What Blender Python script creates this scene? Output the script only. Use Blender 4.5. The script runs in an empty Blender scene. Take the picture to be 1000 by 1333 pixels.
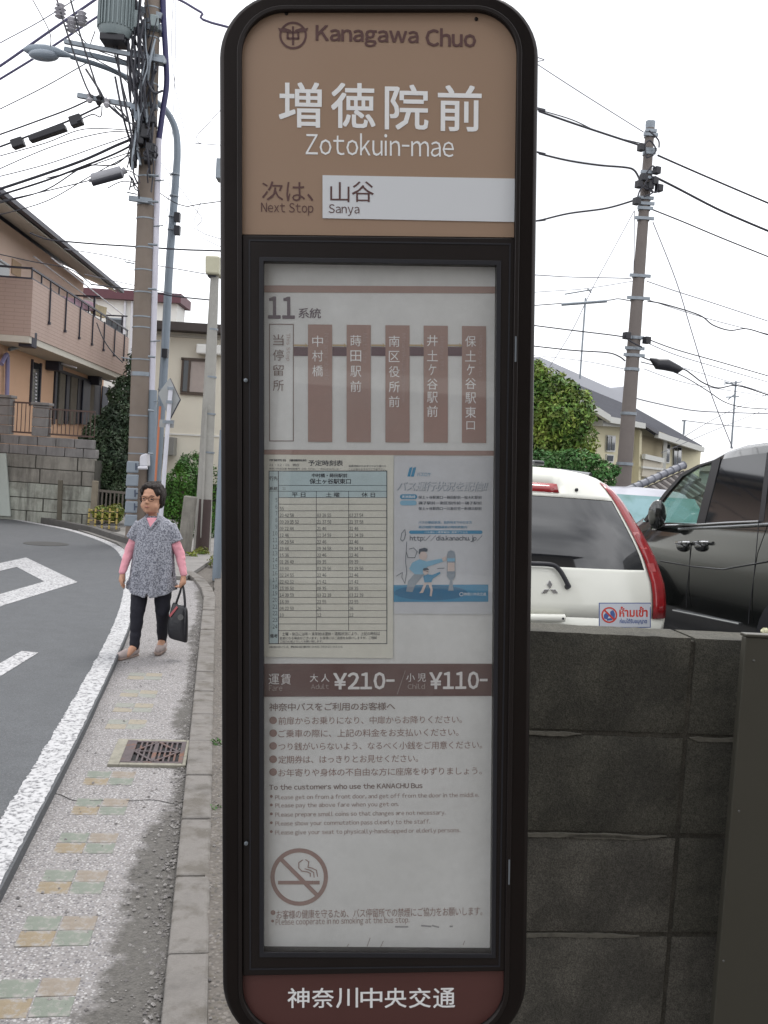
import bpy, bmesh, math, random
from mathutils import Vector, Matrix, noise
R = math.radians
random.seed(7)
SC = bpy.context.scene
COL = SC.collection

# ------------------------------------------------------------------ camera, sky, sun, exposure
F = 1250.0                      # focal length in photograph pixels (1000 x 1333)
PITCH, ROLL, EYE = 2.66, 3.75, 1.68
cam_d = bpy.data.cameras.new('camera'); cam = bpy.data.objects.new('camera', cam_d); COL.objects.link(cam)
cam_d.sensor_fit = 'VERTICAL'; cam_d.sensor_height = 36.0; cam_d.lens = F / 1333 * 36
cam_d.clip_start = 0.05; cam_d.clip_end = 600
CR = (Matrix.Rotation(R(90 - PITCH), 4, 'X') @ Matrix.Rotation(R(ROLL), 4, 'Z'))
cam.matrix_world = Matrix.Translation((0, 0, EYE)) @ CR
SC.camera = cam
CR3 = CR.to_3x3(); C0 = Vector((0, 0, EYE))

W = bpy.data.worlds.new('World'); SC.world = W; W.use_nodes = True
nt = W.node_tree; nt.nodes.clear()
wo = nt.nodes.new('ShaderNodeOutputWorld'); bg = nt.nodes.new('ShaderNodeBackground')
sky = nt.nodes.new('ShaderNodeTexSky'); sky.sky_type = 'NISHITA'; sky.sun_disc = False
SUN_EL, SUN_AZ = 62, 15        # high, behind the clouds, ahead of the camera and a little right
sky.sun_elevation = R(SUN_EL); sky.sun_rotation = R(SUN_AZ)
tc = nt.nodes.new('ShaderNodeTexCoord'); cn = nt.nodes.new('ShaderNodeTexNoise'); cr = nt.nodes.new('ShaderNodeValToRGB')
cn.inputs['Scale'].default_value = 2.6; cn.inputs['Detail'].default_value = 5; cn.inputs['Roughness'].default_value = .5
cr.color_ramp.elements[0].position = .33; cr.color_ramp.elements[0].color = (6.7, 6.85, 7.15, 1)
cr.color_ramp.elements[1].position = .60; cr.color_ramp.elements[1].color = (16.5, 16.6, 16.9, 1)
mx = nt.nodes.new('ShaderNodeMix'); mx.data_type = 'RGBA'; mx.inputs[0].default_value = .93
nt.links.new(tc.outputs['Generated'], cn.inputs['Vector']); nt.links.new(cn.outputs['Fac'], cr.inputs['Fac'])
nt.links.new(sky.outputs['Color'], mx.inputs[6]); nt.links.new(cr.outputs['Color'], mx.inputs[7])
nt.links.new(mx.outputs[2], bg.inputs['Color']); bg.inputs['Strength'].default_value = .1
nt.links.new(bg.outputs[0], wo.inputs['Surface'])
sl = bpy.data.lights.new('sun', 'SUN'); sl.energy = 1.5; sl.angle = R(18); sl.color = (1, .97, .93)
so = bpy.data.objects.new('sun', sl); COL.objects.link(so)
sd = Vector((math.sin(R(SUN_AZ)) * math.cos(R(SUN_EL)), math.cos(R(SUN_AZ)) * math.cos(R(SUN_EL)), math.sin(R(SUN_EL))))
so.rotation_euler = sd.to_track_quat('Z', 'Y').to_euler(); so.location = (0, 0, 20)
SC.view_settings.view_transform = 'Standard'; SC.view_settings.look = 'None'
SC.view_settings.exposure = 0.35; SC.view_settings.gamma = 1.0; SC.view_settings.use_curve_mapping = False

# ------------------------------------------------------------------ photograph pixel -> world
def ray(px, py):
    return CR3 @ Vector(((px - 500) / F, -(py - 666.5) / F, -1))
def U(px, py, Y):                       # point at depth Y
    d = ray(px, py); return C0 + d * (Y / d.y)
def G(px, py, z=0.0):                   # point on the ground
    d = ray(px, py); return C0 + d * ((z - EYE) / d.z)
class Plane:                            # a vertical plane through p0 along dir (towards the picture's right)
    def __init__(s, p0, ang):
        s.p = Vector((p0[0], p0[1], 0)); s.u = Vector((math.cos(R(ang)), math.sin(R(ang)), 0))
        n = Vector((s.u.y, -s.u.x, 0)); s.n = n if n.dot(-s.p) > 0 else -n
    def at(s, px, py, off=0):
        d = ray(px, py); q = s.p + s.n * off
        return C0 + d * ((q - C0).dot(s.n) / d.dot(s.n))
def lin(c):
    return tuple(((v / 255) / 12.92 if v / 255 <= .04045 else ((v / 255 + .055) / 1.055) ** 2.4) for v in c)
def S(r, g, b, k=1.0):
    return tuple(min(.9, v / k) for v in lin((r, g, b)))

# ------------------------------------------------------------------ materials
MATS = {}
def mat(name, col=(.5, .5, .5), rough=.6, metal=0, var=.0, vs=8, bump=0, bs=40, col2=None, c2s=3, c2t=.55, spec=.5,
        grime=0, gs=2.0, island=0, coat=0, streak=0, grain=0):
    if name in MATS: return MATS[name]
    m = bpy.data.materials.new(name); m.use_nodes = True; MATS[name] = m
    n = m.node_tree.nodes; l = m.node_tree.links; b = n['Principled BSDF']
    b.inputs['Roughness'].default_value = rough; b.inputs['Metallic'].default_value = metal
    b.inputs['Specular IOR Level'].default_value = spec; b.inputs['Coat Weight'].default_value = coat
    b.inputs['Coat Roughness'].default_value = .04
    b.inputs['Base Color'].default_value = (*col, 1)
    t = n.new('ShaderNodeTexCoord'); src = None
    def rgb(c):
        q = n.new('ShaderNodeRGB'); q.outputs[0].default_value = (*c, 1); return q.outputs[0]
    cur = rgb(col)
    def mixc(fac, a, bb, mode='MIX'):
        q = n.new('ShaderNodeMix'); q.data_type = 'RGBA'; q.blend_type = mode
        if isinstance(fac, float): q.inputs[0].default_value = fac
        else: l.new(fac, q.inputs[0])
        l.new(a, q.inputs[6]); l.new(bb, q.inputs[7]); return q.outputs[2]
    def nz(scale, det=6, ro=.6, w=None):
        q = n.new('ShaderNodeTexNoise'); q.inputs['Scale'].default_value = scale; q.inputs['Detail'].default_value = det
        q.inputs['Roughness'].default_value = ro; l.new(t.outputs['Object'], q.inputs['Vector']); return q.outputs['Fac']
    def ramp(f, a, bb, lo=0., hi=1.):
        q = n.new('ShaderNodeMapRange'); q.inputs[1].default_value = a; q.inputs[2].default_value = bb
        q.inputs[3].default_value = lo; q.inputs[4].default_value = hi; l.new(f, q.inputs[0]); return q.outputs[0]
    if col2 is not None:
        cur = mixc(ramp(nz(c2s), c2t - .08, c2t + .08), cur, rgb(col2))
    if island:
        g = n.new('ShaderNodeNewGeometry'); h = n.new('ShaderNodeHueSaturation')
        l.new(cur, h.inputs['Color']); l.new(ramp(g.outputs['Random Per Island'], 0, 1, 1 - island, 1 + island), h.inputs['Value'])
        l.new(ramp(g.outputs['Random Per Island'], 0, 1, .5 - island * .05, .5 + island * .04), h.inputs['Hue'])
        cur = h.outputs[0]
    if var:
        h = n.new('ShaderNodeHueSaturation'); l.new(cur, h.inputs['Color'])
        l.new(ramp(nz(vs, 8, .65), .3, .7, 1 - var, 1 + var), h.inputs['Value']); cur = h.outputs[0]
    if grain:
        h = n.new('ShaderNodeHueSaturation'); l.new(cur, h.inputs['Color']); l.new(ramp(nz(420, 2, .5), .36, .64, 1 - grain, 1 + grain), h.inputs['Value']); cur = h.outputs[0]
        h = n.new('ShaderNodeHueSaturation'); l.new(cur, h.inputs['Color']); l.new(ramp(nz(110, 3, .6), .34, .66, 1 - grain * .5, 1 + grain * .5), h.inputs['Value']); cur = h.outputs[0]
    if streak:
        mp = n.new('ShaderNodeMapping'); mp.inputs['Scale'].default_value = (5, 5, .8); l.new(t.outputs['Object'], mp.inputs[0])
        q = n.new('ShaderNodeTexNoise'); q.inputs['Scale'].default_value = 1.3; q.inputs['Detail'].default_value = 9; q.inputs['Roughness'].default_value = .7; l.new(mp.outputs[0], q.inputs['Vector'])
        cur = mixc(ramp(q.outputs['Fac'], .45, .72, 0, streak), cur, rgb((.04, .036, .03)))
    if grime:
        cur = mixc(ramp(nz(gs, 8, .7), .48, .75, 0, grime), cur, rgb((.05, .045, .04)))
        l.new(ramp(nz(gs * 3), .3, .7, rough * .85, min(1, rough * 1.15)), b.inputs['Roughness'])
    l.new(cur, b.inputs['Base Color'])
    if bump:
        q = n.new('ShaderNodeBump'); q.inputs['Strength'].default_value = bump; q.inputs['Distance'].default_value = .01
        l.new(nz(bs, 4, .7), q.inputs['Height']); l.new(q.outputs[0], b.inputs['Normal'])
    return m
def speckle(name, base, cols, scale, bump=.5, rough=.9, stain=None):     # exposed aggregate
    m = mat(name, base, rough, var=.12, vs=6); n = m.node_tree.nodes; l = m.node_tree.links; b = n['Principled BSDF']
    t = n.new('ShaderNodeTexCoord'); v = n.new('ShaderNodeTexVoronoi'); v.inputs['Scale'].default_value = scale
    l.new(t.outputs['Object'], v.inputs['Vector'])
    r = n.new('ShaderNodeValToRGB'); r.color_ramp.interpolation = 'CONSTANT'
    e = r.color_ramp.elements; e[0].color = (*cols[0], 1); e[1].position = 1 / len(cols); e[1].color = (*cols[1], 1)
    for i, c in enumerate(cols[2:]):
        q = e.new((i + 2) / len(cols)); q.color = (*c, 1)
    sep = n.new('ShaderNodeSeparateColor'); l.new(v.outputs['Color'], sep.inputs[0]); l.new(sep.outputs[0], r.inputs[0])
    old = b.inputs['Base Color'].links[0].from_socket
    q = n.new('ShaderNodeMix'); q.data_type = 'RGBA'
    mr = n.new('ShaderNodeMapRange'); mr.inputs[1].default_value = .42; mr.inputs[2].default_value = .5; mr.inputs[3].default_value = .85; mr.inputs[4].default_value = .0
    l.new(v.outputs['Distance'], mr.inputs[0]); l.new(mr.outputs[0], q.inputs[0])
    l.new(old, q.inputs[6]); l.new(r.outputs[0], q.inputs[7]); cur = q.outputs[2]
    if stain:
        a = n.new('ShaderNodeAttribute'); a.attribute_name = 'dirt'
        nn = n.new('ShaderNodeTexNoise'); nn.inputs['Scale'].default_value = 7; nn.inputs['Detail'].default_value = 9; nn.inputs['Roughness'].default_value = .7
        l.new(t.outputs['Object'], nn.inputs['Vector'])
        ad = n.new('ShaderNodeMath'); ad.operation = 'ADD'; l.new(a.outputs['Fac'], ad.inputs[0]); l.new(nn.outputs['Fac'], ad.inputs[1])
        mr2 = n.new('ShaderNodeMapRange'); mr2.inputs[1].default_value = .92; mr2.inputs[2].default_value = 1.12; l.new(ad.outputs[0], mr2.inputs[0])
        dn = n.new('ShaderNodeTexNoise'); dn.inputs['Scale'].default_value = 45; dn.inputs['Detail'].default_value = 8; dn.inputs['Roughness'].default_value = .8
        l.new(t.outputs['Object'], dn.inputs['Vector'])
        dr = n.new('ShaderNodeValToRGB'); dr.color_ramp.elements[0].position = .35; dr.color_ramp.elements[1].position = .7
        dr.color_ramp.elements[0].color = (*stain, 1); dr.color_ramp.elements[1].color = (*[c * 2.1 for c in stain], 1); l.new(dn.outputs['Fac'], dr.inputs[0])
        q2 = n.new('ShaderNodeMix'); q2.data_type = 'RGBA'; l.new(mr2.outputs[0], q2.inputs[0]); l.new(cur, q2.inputs[6]); l.new(dr.outputs[0], q2.inputs[7]); cur = q2.outputs[2]
    l.new(cur, b.inputs['Base Color'])
    bp = n.new('ShaderNodeBump'); bp.inputs['Strength'].default_value = bump; bp.inputs['Distance'].default_value = .006; bp.invert = True
    l.new(v.outputs['Distance'], bp.inputs['Height']); l.new(bp.outputs[0], b.inputs['Normal'])
    return m
def glassmat(name, tint=(1, 1, 1), haze=0, rough=.02):                 # a pane: see-through with fresnel reflection
    m = bpy.data.materials.new(name); m.use_nodes = True; MATS[name] = m
    n = m.node_tree.nodes; l = m.node_tree.links; n.clear()
    o = n.new('ShaderNodeOutputMaterial'); t = n.new('ShaderNodeBsdfTransparent'); g = n.new('ShaderNodeBsdfGlossy'); x = n.new('ShaderNodeMixShader'); f = n.new('ShaderNodeFresnel')
    gb = n.new('ShaderNodeNewGeometry'); ir = n.new('ShaderNodeMapRange'); ir.inputs[3].default_value = 1.5; ir.inputs[4].default_value = 1 / 1.5; l.new(gb.outputs['Backfacing'], ir.inputs[0]); l.new(ir.outputs[0], f.inputs[0]); t.inputs[0].default_value = (*tint, 1); g.inputs['Roughness'].default_value = rough; g.inputs[0].default_value = (.95, .95, .95, 1)
    l.new(f.outputs[0], x.inputs[0]); l.new(t.outputs[0], x.inputs[1]); l.new(g.outputs[0], x.inputs[2])
    if haze:  # milky sky reflection painted in as a patchy diffuse haze
        d = n.new('ShaderNodeBsdfDiffuse'); d.inputs[0].default_value = (.55, .55, .52, 1); y = n.new('ShaderNodeMixShader'); nz_ = n.new('ShaderNodeTexNoise'); nz_.inputs['Scale'].default_value = 7; nz_.inputs['Detail'].default_value = 10; nz_.inputs['Roughness'].default_value = .75
        tc_ = n.new('ShaderNodeTexCoord'); mr = n.new('ShaderNodeMapRange'); mr.inputs[1].default_value = .35; mr.inputs[2].default_value = .75; mr.inputs[3].default_value = .01; mr.inputs[4].default_value = haze
        l.new(tc_.outputs['Object'], nz_.inputs['Vector']); l.new(nz_.outputs[0], mr.inputs[0]); l.new(mr.outputs[0], y.inputs[0]); l.new(x.outputs[0], y.inputs[1]); l.new(d.outputs[0], y.inputs[2]); l.new(y.outputs[0], o.inputs[0])
    else: l.new(x.outputs[0], o.inputs[0])
    return m

# ------------------------------------------------------------------ mesh building
class MB:
    def __init__(s): s.v = []; s.f = []
    def add(s, vs, fs):
        b = len(s.v); s.v += [Vector(p) for p in vs]; s.f += [tuple(i + b for i in f) for f in fs]; return s
    def prism(s, pts, vec):
        n = len(pts); vec = Vector(vec); a = [Vector(p) for p in pts]
        s.add(a + [p + vec for p in a], [tuple(range(n))[::-1], tuple(range(n, 2 * n))] + [(i, (i + 1) % n, (i + 1) % n + n, i + n) for i in range(n)]); return s
    def box(s, c, d, rz=0):
        m = Matrix.Rotation(rz, 3, 'Z'); c = Vector(c); x, y, z = [q / 2 for q in d]
        return s.prism([c + m @ Vector(p) for p in ((-x, -y, -z), (x, -y, -z), (x, y, -z), (-x, y, -z))], (0, 0, 2 * z))
    def bar(s, a, b, w, h, up=(0, 0, 1)):
        a = Vector(a); b = Vector(b); d = (b - a).normalized(); up = Vector(up)
        if abs(d.dot(up)) > .98: up = Vector((0, 1, 0))
        r = d.cross(up).normalized(); q = r.cross(d)
        return s.prism([a + r * x * w / 2 + q * y * h / 2 for x, y in ((-1, -1), (1, -1), (1, 1), (-1, 1))], b - a)
    def tube(s, pts, r, seg=8, caps=True):
        pts = [Vector(p) for p in pts]; n = len(pts)
        if not isinstance(r, (list, tuple)): r = [r] * n
        b = len(s.v); up = None
        for i, p in enumerate(pts):
            d = (pts[min(i + 1, n - 1)] - pts[max(i - 1, 0)])
            d = d.normalized() if d.length > 1e-9 else Vector((0, 0, 1))
            if up is None: up = Vector((0, 0, 1)) if abs(d.z) < .9 else Vector((1, 0, 0))
            x = d.cross(up).normalized(); up = x.cross(d).normalized()
            for k in range(seg):
                a = 2 * math.pi * k / seg; s.v.append(p + (x * math.cos(a) + up * math.sin(a)) * r[i])
        for i in range(n - 1):
            for k in range(seg):
                s.f.append((b + i * seg + k, b + i * seg + (k + 1) % seg, b + (i + 1) * seg + (k + 1) % seg, b + (i + 1) * seg + k))
        if caps:
            s.f.append(tuple(b + k for k in range(seg))[::-1]); s.f.append(tuple(b + (n - 1) * seg + k for k in range(seg)))
        return s
    def lathe(s, c, prof, seg=20, axis=(0, 0, 1)):
        c = Vector(c); ax = Vector(axis).normalized()
        s.tube([c + ax * z for _, z in prof], [max(r, 1e-4) for r, _ in prof], seg); return s
    def ball(s, c, r, seg=12, rings=8):
        c = Vector(c); rx, ry, rz = (r, r, r) if not isinstance(r, (tuple, list)) else r
        vs = []; fs = []
        for i in range(rings + 1):
            t = math.pi * i / rings
            for k in range(seg):
                a = 2 * math.pi * k / seg; vs.append(c + Vector((rx * math.sin(t) * math.cos(a), ry * math.sin(t) * math.sin(a), rz * math.cos(t))))
        for i in range(rings):
            for k in range(seg): fs.append((i * seg + k, i * seg + (k + 1) % seg, (i + 1) * seg + (k + 1) % seg, (i + 1) * seg + k))
        return s.add(vs, fs)
    def build(s, name, m, parent=None, smooth=False, bevel=0, label=None, cat=None, group=None, kind=None, org=None, weld=False):
        me = bpy.data.meshes.new(name)
        if org is None:
            if parent is not None: org = ORG.get(parent, Vector((0, 0, 0)))
            elif s.v:
                lo = Vector([min(v[i] for v in s.v) for i in range(3)]); hi = Vector([max(v[i] for v in s.v) for i in range(3)])
                org = Vector(((lo.x + hi.x) / 2, (lo.y + hi.y) / 2, lo.z))
            else: org = Vector((0, 0, 0))
        own = org if parent is None else org
        me.from_pydata([tuple(v - own) for v in s.v], [], s.f); me.validate()
        bm = bmesh.new(); bm.from_mesh(me)
        if weld: bmesh.ops.remove_doubles(bm, verts=bm.verts, dist=1e-5)
        bmesh.ops.recalc_face_normals(bm, faces=bm.faces); bm.to_mesh(me); bm.free()
        me.materials.append(m)
        if smooth:
            for p in me.polygons: p.use_smooth = True
            me.set_sharp_from_angle(angle=R(40))
        o = bpy.data.objects.new(name, me); COL.objects.link(o)
        if parent is None: o.location = own
        else:
            o.parent = parent
        ORG[o] = own if parent is not None else own
        if bevel:
            bv = o.modifiers.new('bevel', 'BEVEL'); bv.width = bevel; bv.segments = 2; bv.limit_method = 'ANGLE'; bv.angle_limit = R(40)
        return tag(o, label, cat, group, kind)
ORG = {}
def tag(o, label=None, cat=None, group=None, kind=None):
    if label: o['label'] = label
    if cat: o['category'] = cat
    if group: o['group'] = group
    if kind: o['kind'] = kind
    return o
def empty(name, loc, label, cat, group=None, matrix=None):
    o = bpy.data.objects.new(name, None); COL.objects.link(o); o.empty_display_size = .1
    if matrix is not None: o.matrix_world = matrix; ORG[o] = Vector((0, 0, 0))
    else: o.location = loc; ORG[o] = Vector(loc)
    return tag(o, label, cat, group)
def smoothpath(p, n=6):
    p = [Vector(q) for q in p]; out = []
    for i in range(len(p) - 1):
        a = p[max(i - 1, 0)]; b = p[i]; c = p[i + 1]; d = p[min(i + 2, len(p) - 1)]
        for k in range(n):
            t = k / n; out.append(.5 * ((2 * b) + (c - a) * t + (2 * a - 5 * b + 4 * c - d) * t * t + (-a + 3 * b - 3 * c + d) * t ** 3))
    out.append(p[-1]); return out
def subpart(p, mb, name, m, **k): return mb.build(name, m, p, **k)
def remesh(name, mb, m, parent, voxel, smooth_it=4, **k):
    o = mb.build(name, m, parent, **k)
    rm = o.modifiers.new('r', 'REMESH'); rm.mode = 'VOXEL'; rm.voxel_size = voxel; rm.use_smooth_shade = True
    sm = o.modifiers.new('s', 'SMOOTH'); sm.iterations = smooth_it; sm.factor = .5
    dg = bpy.context.evaluated_depsgraph_get(); me = bpy.data.meshes.new_from_object(o.evaluated_get(dg))
    o.modifiers.clear(); o.data = me
    for p in me.polygons: p.use_smooth = True
    return o

# ================================================================== common materials
M_asphalt = speckle('asphalt', S(112, 115, 119, 1.75), [S(106, 109, 112, 2.0), S(118, 121, 125, 2.0), S(96, 98, 101, 2.0), S(142, 143, 146, 2.0)], 160, .35)
M_walk = speckle('aggregate_pavement', S(150, 146, 145, 1.35), [S(186, 183, 184, 1.4), S(160, 158, 160, 1.4), S(112, 110, 114, 1.4), S(206, 204, 204, 1.4), S(174, 170, 170, 1.4)], 95, .7, stain=(.066, .062, .057))
M_dirt = speckle('bare_dirt', S(112, 106, 100, 1.4), [S(126, 120, 114, 1.4), S(92, 88, 84, 1.4), S(140, 134, 128, 1.4), S(108, 102, 92, 1.4)], 60, .9)
M_kerb = mat('kerb_concrete', S(158, 153, 148, 1.75), .9, var=.28, vs=5, bump=.6, bs=120, grime=.55, gs=5, col2=S(128, 122, 114, 1.75), c2s=9, c2t=.55)
M_paint = mat('road_paint', S(218, 218, 220, 1.5), .7, var=.1, vs=14, bump=.3, bs=120, col2=S(120, 120, 124, 1.5), c2s=44, c2t=.56)
M_paintw = mat('worn_road_paint', S(216, 216, 218, 1.5), .75, var=.12, vs=14, bump=.3, bs=120, col2=S(120, 120, 124, 1.5), c2s=44, c2t=.55)
M_conc = mat('pole_concrete', S(130, 118, 108, 1.15), .85, var=.14, vs=3, bump=.25, bs=60, grime=.25, gs=1.5)
M_conc2 = mat('pale_pole_concrete', S(166, 164, 158, 1.15), .85, var=.12, vs=3, bump=.25, bs=60, grime=.2)
M_galv = mat('galvanised_steel', S(150, 158, 166, 1.3), .45, .5, var=.12, vs=6)
M_black = mat('black_rubber', (.015, .015, .02), .5)
M_wire = mat('cable_sheath', (.03, .03, .04), .55)
M_wirel = mat('pale_cable', (.16, .16, .19), .5)
M_lampgrey = mat('lamp_pole_paint', S(138, 150, 162, 1.3), .45, .1, var=.06, vs=4)
M_white = mat('white_plastic', S(225, 225, 232, 1.3), .45, var=.05)
M_soil = mat('soil', (.08, .065, .05), .95, var=.3, bump=.6, bs=20)

# ================================================================== ground, road, pavement
ZR = .05                                   # road surface stands above the worn pavement
MB().prism([(-160, -60, -.2), (160, -60, -.2), (160, 330, -.2), (-160, 330, -.2)], (0, 0, .18)).build('ground', M_dirt, kind='structure')
def along(a, b, t): return a + (b - a) * t
edge_px = [(0, 1160), (118, 930), (168, 819), (178, 775), (179, 748), (172, 727), (152, 709), (100, 691), (50, 681), (0, 672)]
edge = [G(x, y, ZR) for x, y in edge_px]
e0 = edge[0] + (edge[0] - edge[1]).normalized() * 8
wl = (edge[-1] - edge[-2]).normalized()
far = edge[-1] + wl * 40
edge_s = [e0] + smoothpath(edge, 6) + [far]
road = [Vector((v.x, v.y, ZR)) for v in edge_s] + [Vector((far.x, -10, ZR)), Vector((e0.x - .5, -10, ZR))]
mbr = MB(); n_ = len(road)
mbr.prism([Vector((v.x, v.y, -.02)) for v in road], (0, 0, ZR + .02))
mbr.build('road', M_asphalt, kind='structure', org=Vector((0, 0, 0)))
def offs(path, d):                         # offset a ground path to its left (d>0) in plan
    out = []
    for i, p in enumerate(path):
        t = (path[min(i + 1, len(path) - 1)] - path[max(i - 1, 0)]).normalized(); out.append(p + Vector((-t.y, t.x, 0)) * d)
    return out
def ribbon(path, d0, d1, z, h=.003):
    a = offs(path, d0); b = offs(path, d1); m = MB(); n = len(a)
    vs = [Vector((p.x, p.y, z)) for p in a] + [Vector((p.x, p.y, z)) for p in b] + [Vector((p.x, p.y, z + h)) for p in a] + [Vector((p.x, p.y, z + h)) for p in b]
    fs = []
    for i in range(n - 1):
        fs += [(2 * n + i, 2 * n + i + 1, 3 * n + i + 1, 3 * n + i), (i, n + i, n + i + 1, i + 1), (i, i + 1, 2 * n + i + 1, 2 * n + i), (n + i, 3 * n + i, 3 * n + i + 1, n + i + 1)]
    fs += [(0, 2 * n, 3 * n, n), (n - 1, 2 * n - 1, 4 * n - 1, 3 * n - 1)]
    return m.add(vs, fs)
el_path = [p for p in edge_s]
dense = []
for a_, b_ in zip(el_path, el_path[1:]):
    L_ = (b_ - a_).length; k_ = max(1, min(400, int(L_ / .018)))
    dense += [a_ + (b_ - a_) * (i / k_) for i in range(k_)]
dense.append(el_path[-1])
def ragged(path):
    lo = offs(path, .012); m = MB(); vs = []; n = len(path)
    for i, p in enumerate(path):
        t = (path[min(i + 1, n - 1)] - path[max(i - 1, 0)]).normalized(); nn = Vector((-t.y, t.x, 0))
        w_ = .150 + .008 * noise.noise(Vector((p.x * 5, p.y * 5, 0))) + .012 * noise.noise(Vector((p.x * 60, p.y * 60, 3)))
        w0 = .012 + .006 * noise.noise(Vector((p.x * 20, p.y * 20, 9)))
        a, b = p + nn * w0, p + nn * w_
        vs += [(a.x, a.y, ZR + .0035), (b.x, b.y, ZR + .0035), (b.x, b.y, ZR - .002), (a.x, a.y, ZR - .002)]
    fs = []
    for i in range(n - 1): q = i * 4; fs += [(q, q + 1, q + 5, q + 4), (q + 1, q + 2, q + 6, q + 5), (q + 3, q, q + 4, q + 7)]
    return m.add(vs, fs)
ragged(dense).build('edge_line', M_paint, kind='structure', org=Vector((0, 0, 0)))
# diamond marking warning of a crossing ahead
A, B, Cc = G(34, 726, ZR), G(101, 758, ZR), G(-42, 803, ZR); D = A + Cc - B
cen = (A + Cc) / 2
def ring(outer, inner, z, h, name, m):
    n = len(outer); q = MB(); o1 = [Vector((p.x, p.y, z + h)) for p in outer]; i1 = [Vector((p.x, p.y, z + h)) for p in inner]
    o0 = [Vector((p.x, p.y, z)) for p in outer]; i0 = [Vector((p.x, p.y, z)) for p in inner]
    fs = []
    for i in range(n):
        j = (i + 1) % n
        fs += [(i, j, n + j, n + i), (2 * n + i, 2 * n + j, j, i), (n + i, n + j, 3 * n + j, 3 * n + i), (2 * n + j, 2 * n + i, 3 * n + i, 3 * n + j)]
    q.add(o1 + i1 + o0 + i0, fs).build(name, m, kind='structure', org=Vector((0, 0, 0)))
ring([A, B, Cc, D], [cen + (p - cen) * .55 for p in (A, B, Cc, D)], ZR + .001, .003, 'diamond_marking', M_paintw)
d1, d2 = G(28, 848, ZR), G(50, 850, ZR); d3, d4 = G(0, 881, ZR), G(0, 864, ZR)
MB().prism([Vector((p.x, p.y, ZR + .001)) for p in (d1, d2, d3 + (d3 - d2) * .5, d4 + (d4 - d1) * .5)], (0, 0, .003)).build('centre_line_dash', M_paint, kind='structure', org=Vector((0, 0, 0)))
mh = G(60, 708, ZR)
MB().lathe((mh.x, mh.y, ZR + .001), [(.36, 0), (.36, .004)], 24).build('manhole_cover', mat('old_iron', (.06, .06, .06), .8, .2, var=.2), label='flat dark round manhole cover in the far lane of the road', cat='manhole cover')

# pavement with a kerb strip on its right
kerb_px = [(215, 1333), (219, 1232), (233, 1142), (242, 1039), (250, 960), (255, 900), (265.5, 774)]
kL = [G(x, y, .06) for x, y in kerb_px]
ax_a, ax_b = kL[1], kL[-1]; kd = (ax_b - ax_a).normalized()
k_start = ax_a - kd * 6
kpath = [Vector((p.x, p.y, 0)) for p in (k_start, ax_a, ax_b)]
# pavement grid: between the road edge and beyond the kerb, with a dirt mask kept on the mesh
road_r = [e0] + edge[:4]
def xr(y):                                  # road edge X at depth y
    pts = sorted([(p.y, p.x) for p in [e0] + edge[:5]])
    for (y0, x0), (y1, x1) in zip(pts, pts[1:]):
        if y0 <= y <= y1: return x0 + (x1 - x0) * (y - y0) / (y1 - y0)
    return pts[0][1] if y < pts[0][0] else pts[-1][1]
def xk(y): return ax_a.x + kd.x / kd.y * (y - ax_a.y)
dirt_px = [(224, 1045), (205, 1065), (180, 1100), (168, 1130), (158, 1170), (150, 1215), (140, 1260), (120, 1300), (100, 1333), (80, 1400)]
dl = sorted([(G(x, y).y, G(x, y).x) for x, y in dirt_px])
def xd(y):
    if y > dl[-1][0]: return xk(y) - .06 - .05 * max(0, math.sin(y * 2.3))
    if y < dl[0][0]: return dl[0][1]
    for (y0, x0), (y1, x1) in zip(dl, dl[1:]):
        if y0 <= y <= y1: return x0 + (x1 - x0) * (y - y0) / (y1 - y0)
ys = [1.2 + i * .06 for i in range(194)]; NX = 28; vs = []; msk = []; fs = []
for j, y in enumerate(ys):
    a, b = xr(y) - .03, xk(y) + .02
    for i in range(NX + 1):
        x = a + (b - a) * i / NX
        z = .008 * noise.noise(Vector((x * 2, y * 2, 0))) - .004
        vs.append((x, y, z)); msk.append(max(0, min(1, .5 + (x - xd(y)) * 3.2)))
for j in range(len(ys) - 1):
    for i in range(NX):
        q = j * (NX + 1) + i; fs.append((q, q + 1, q + NX + 2, q + NX + 1))
pv = MB().add(vs, fs).build('pavement', M_walk, kind='structure', org=Vector((0, 0, 0)), smooth=True)
at = pv.data.attributes.new('dirt', 'FLOAT', 'POINT')
for i, v in enumerate(msk): at.data[i].value = v
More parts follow.
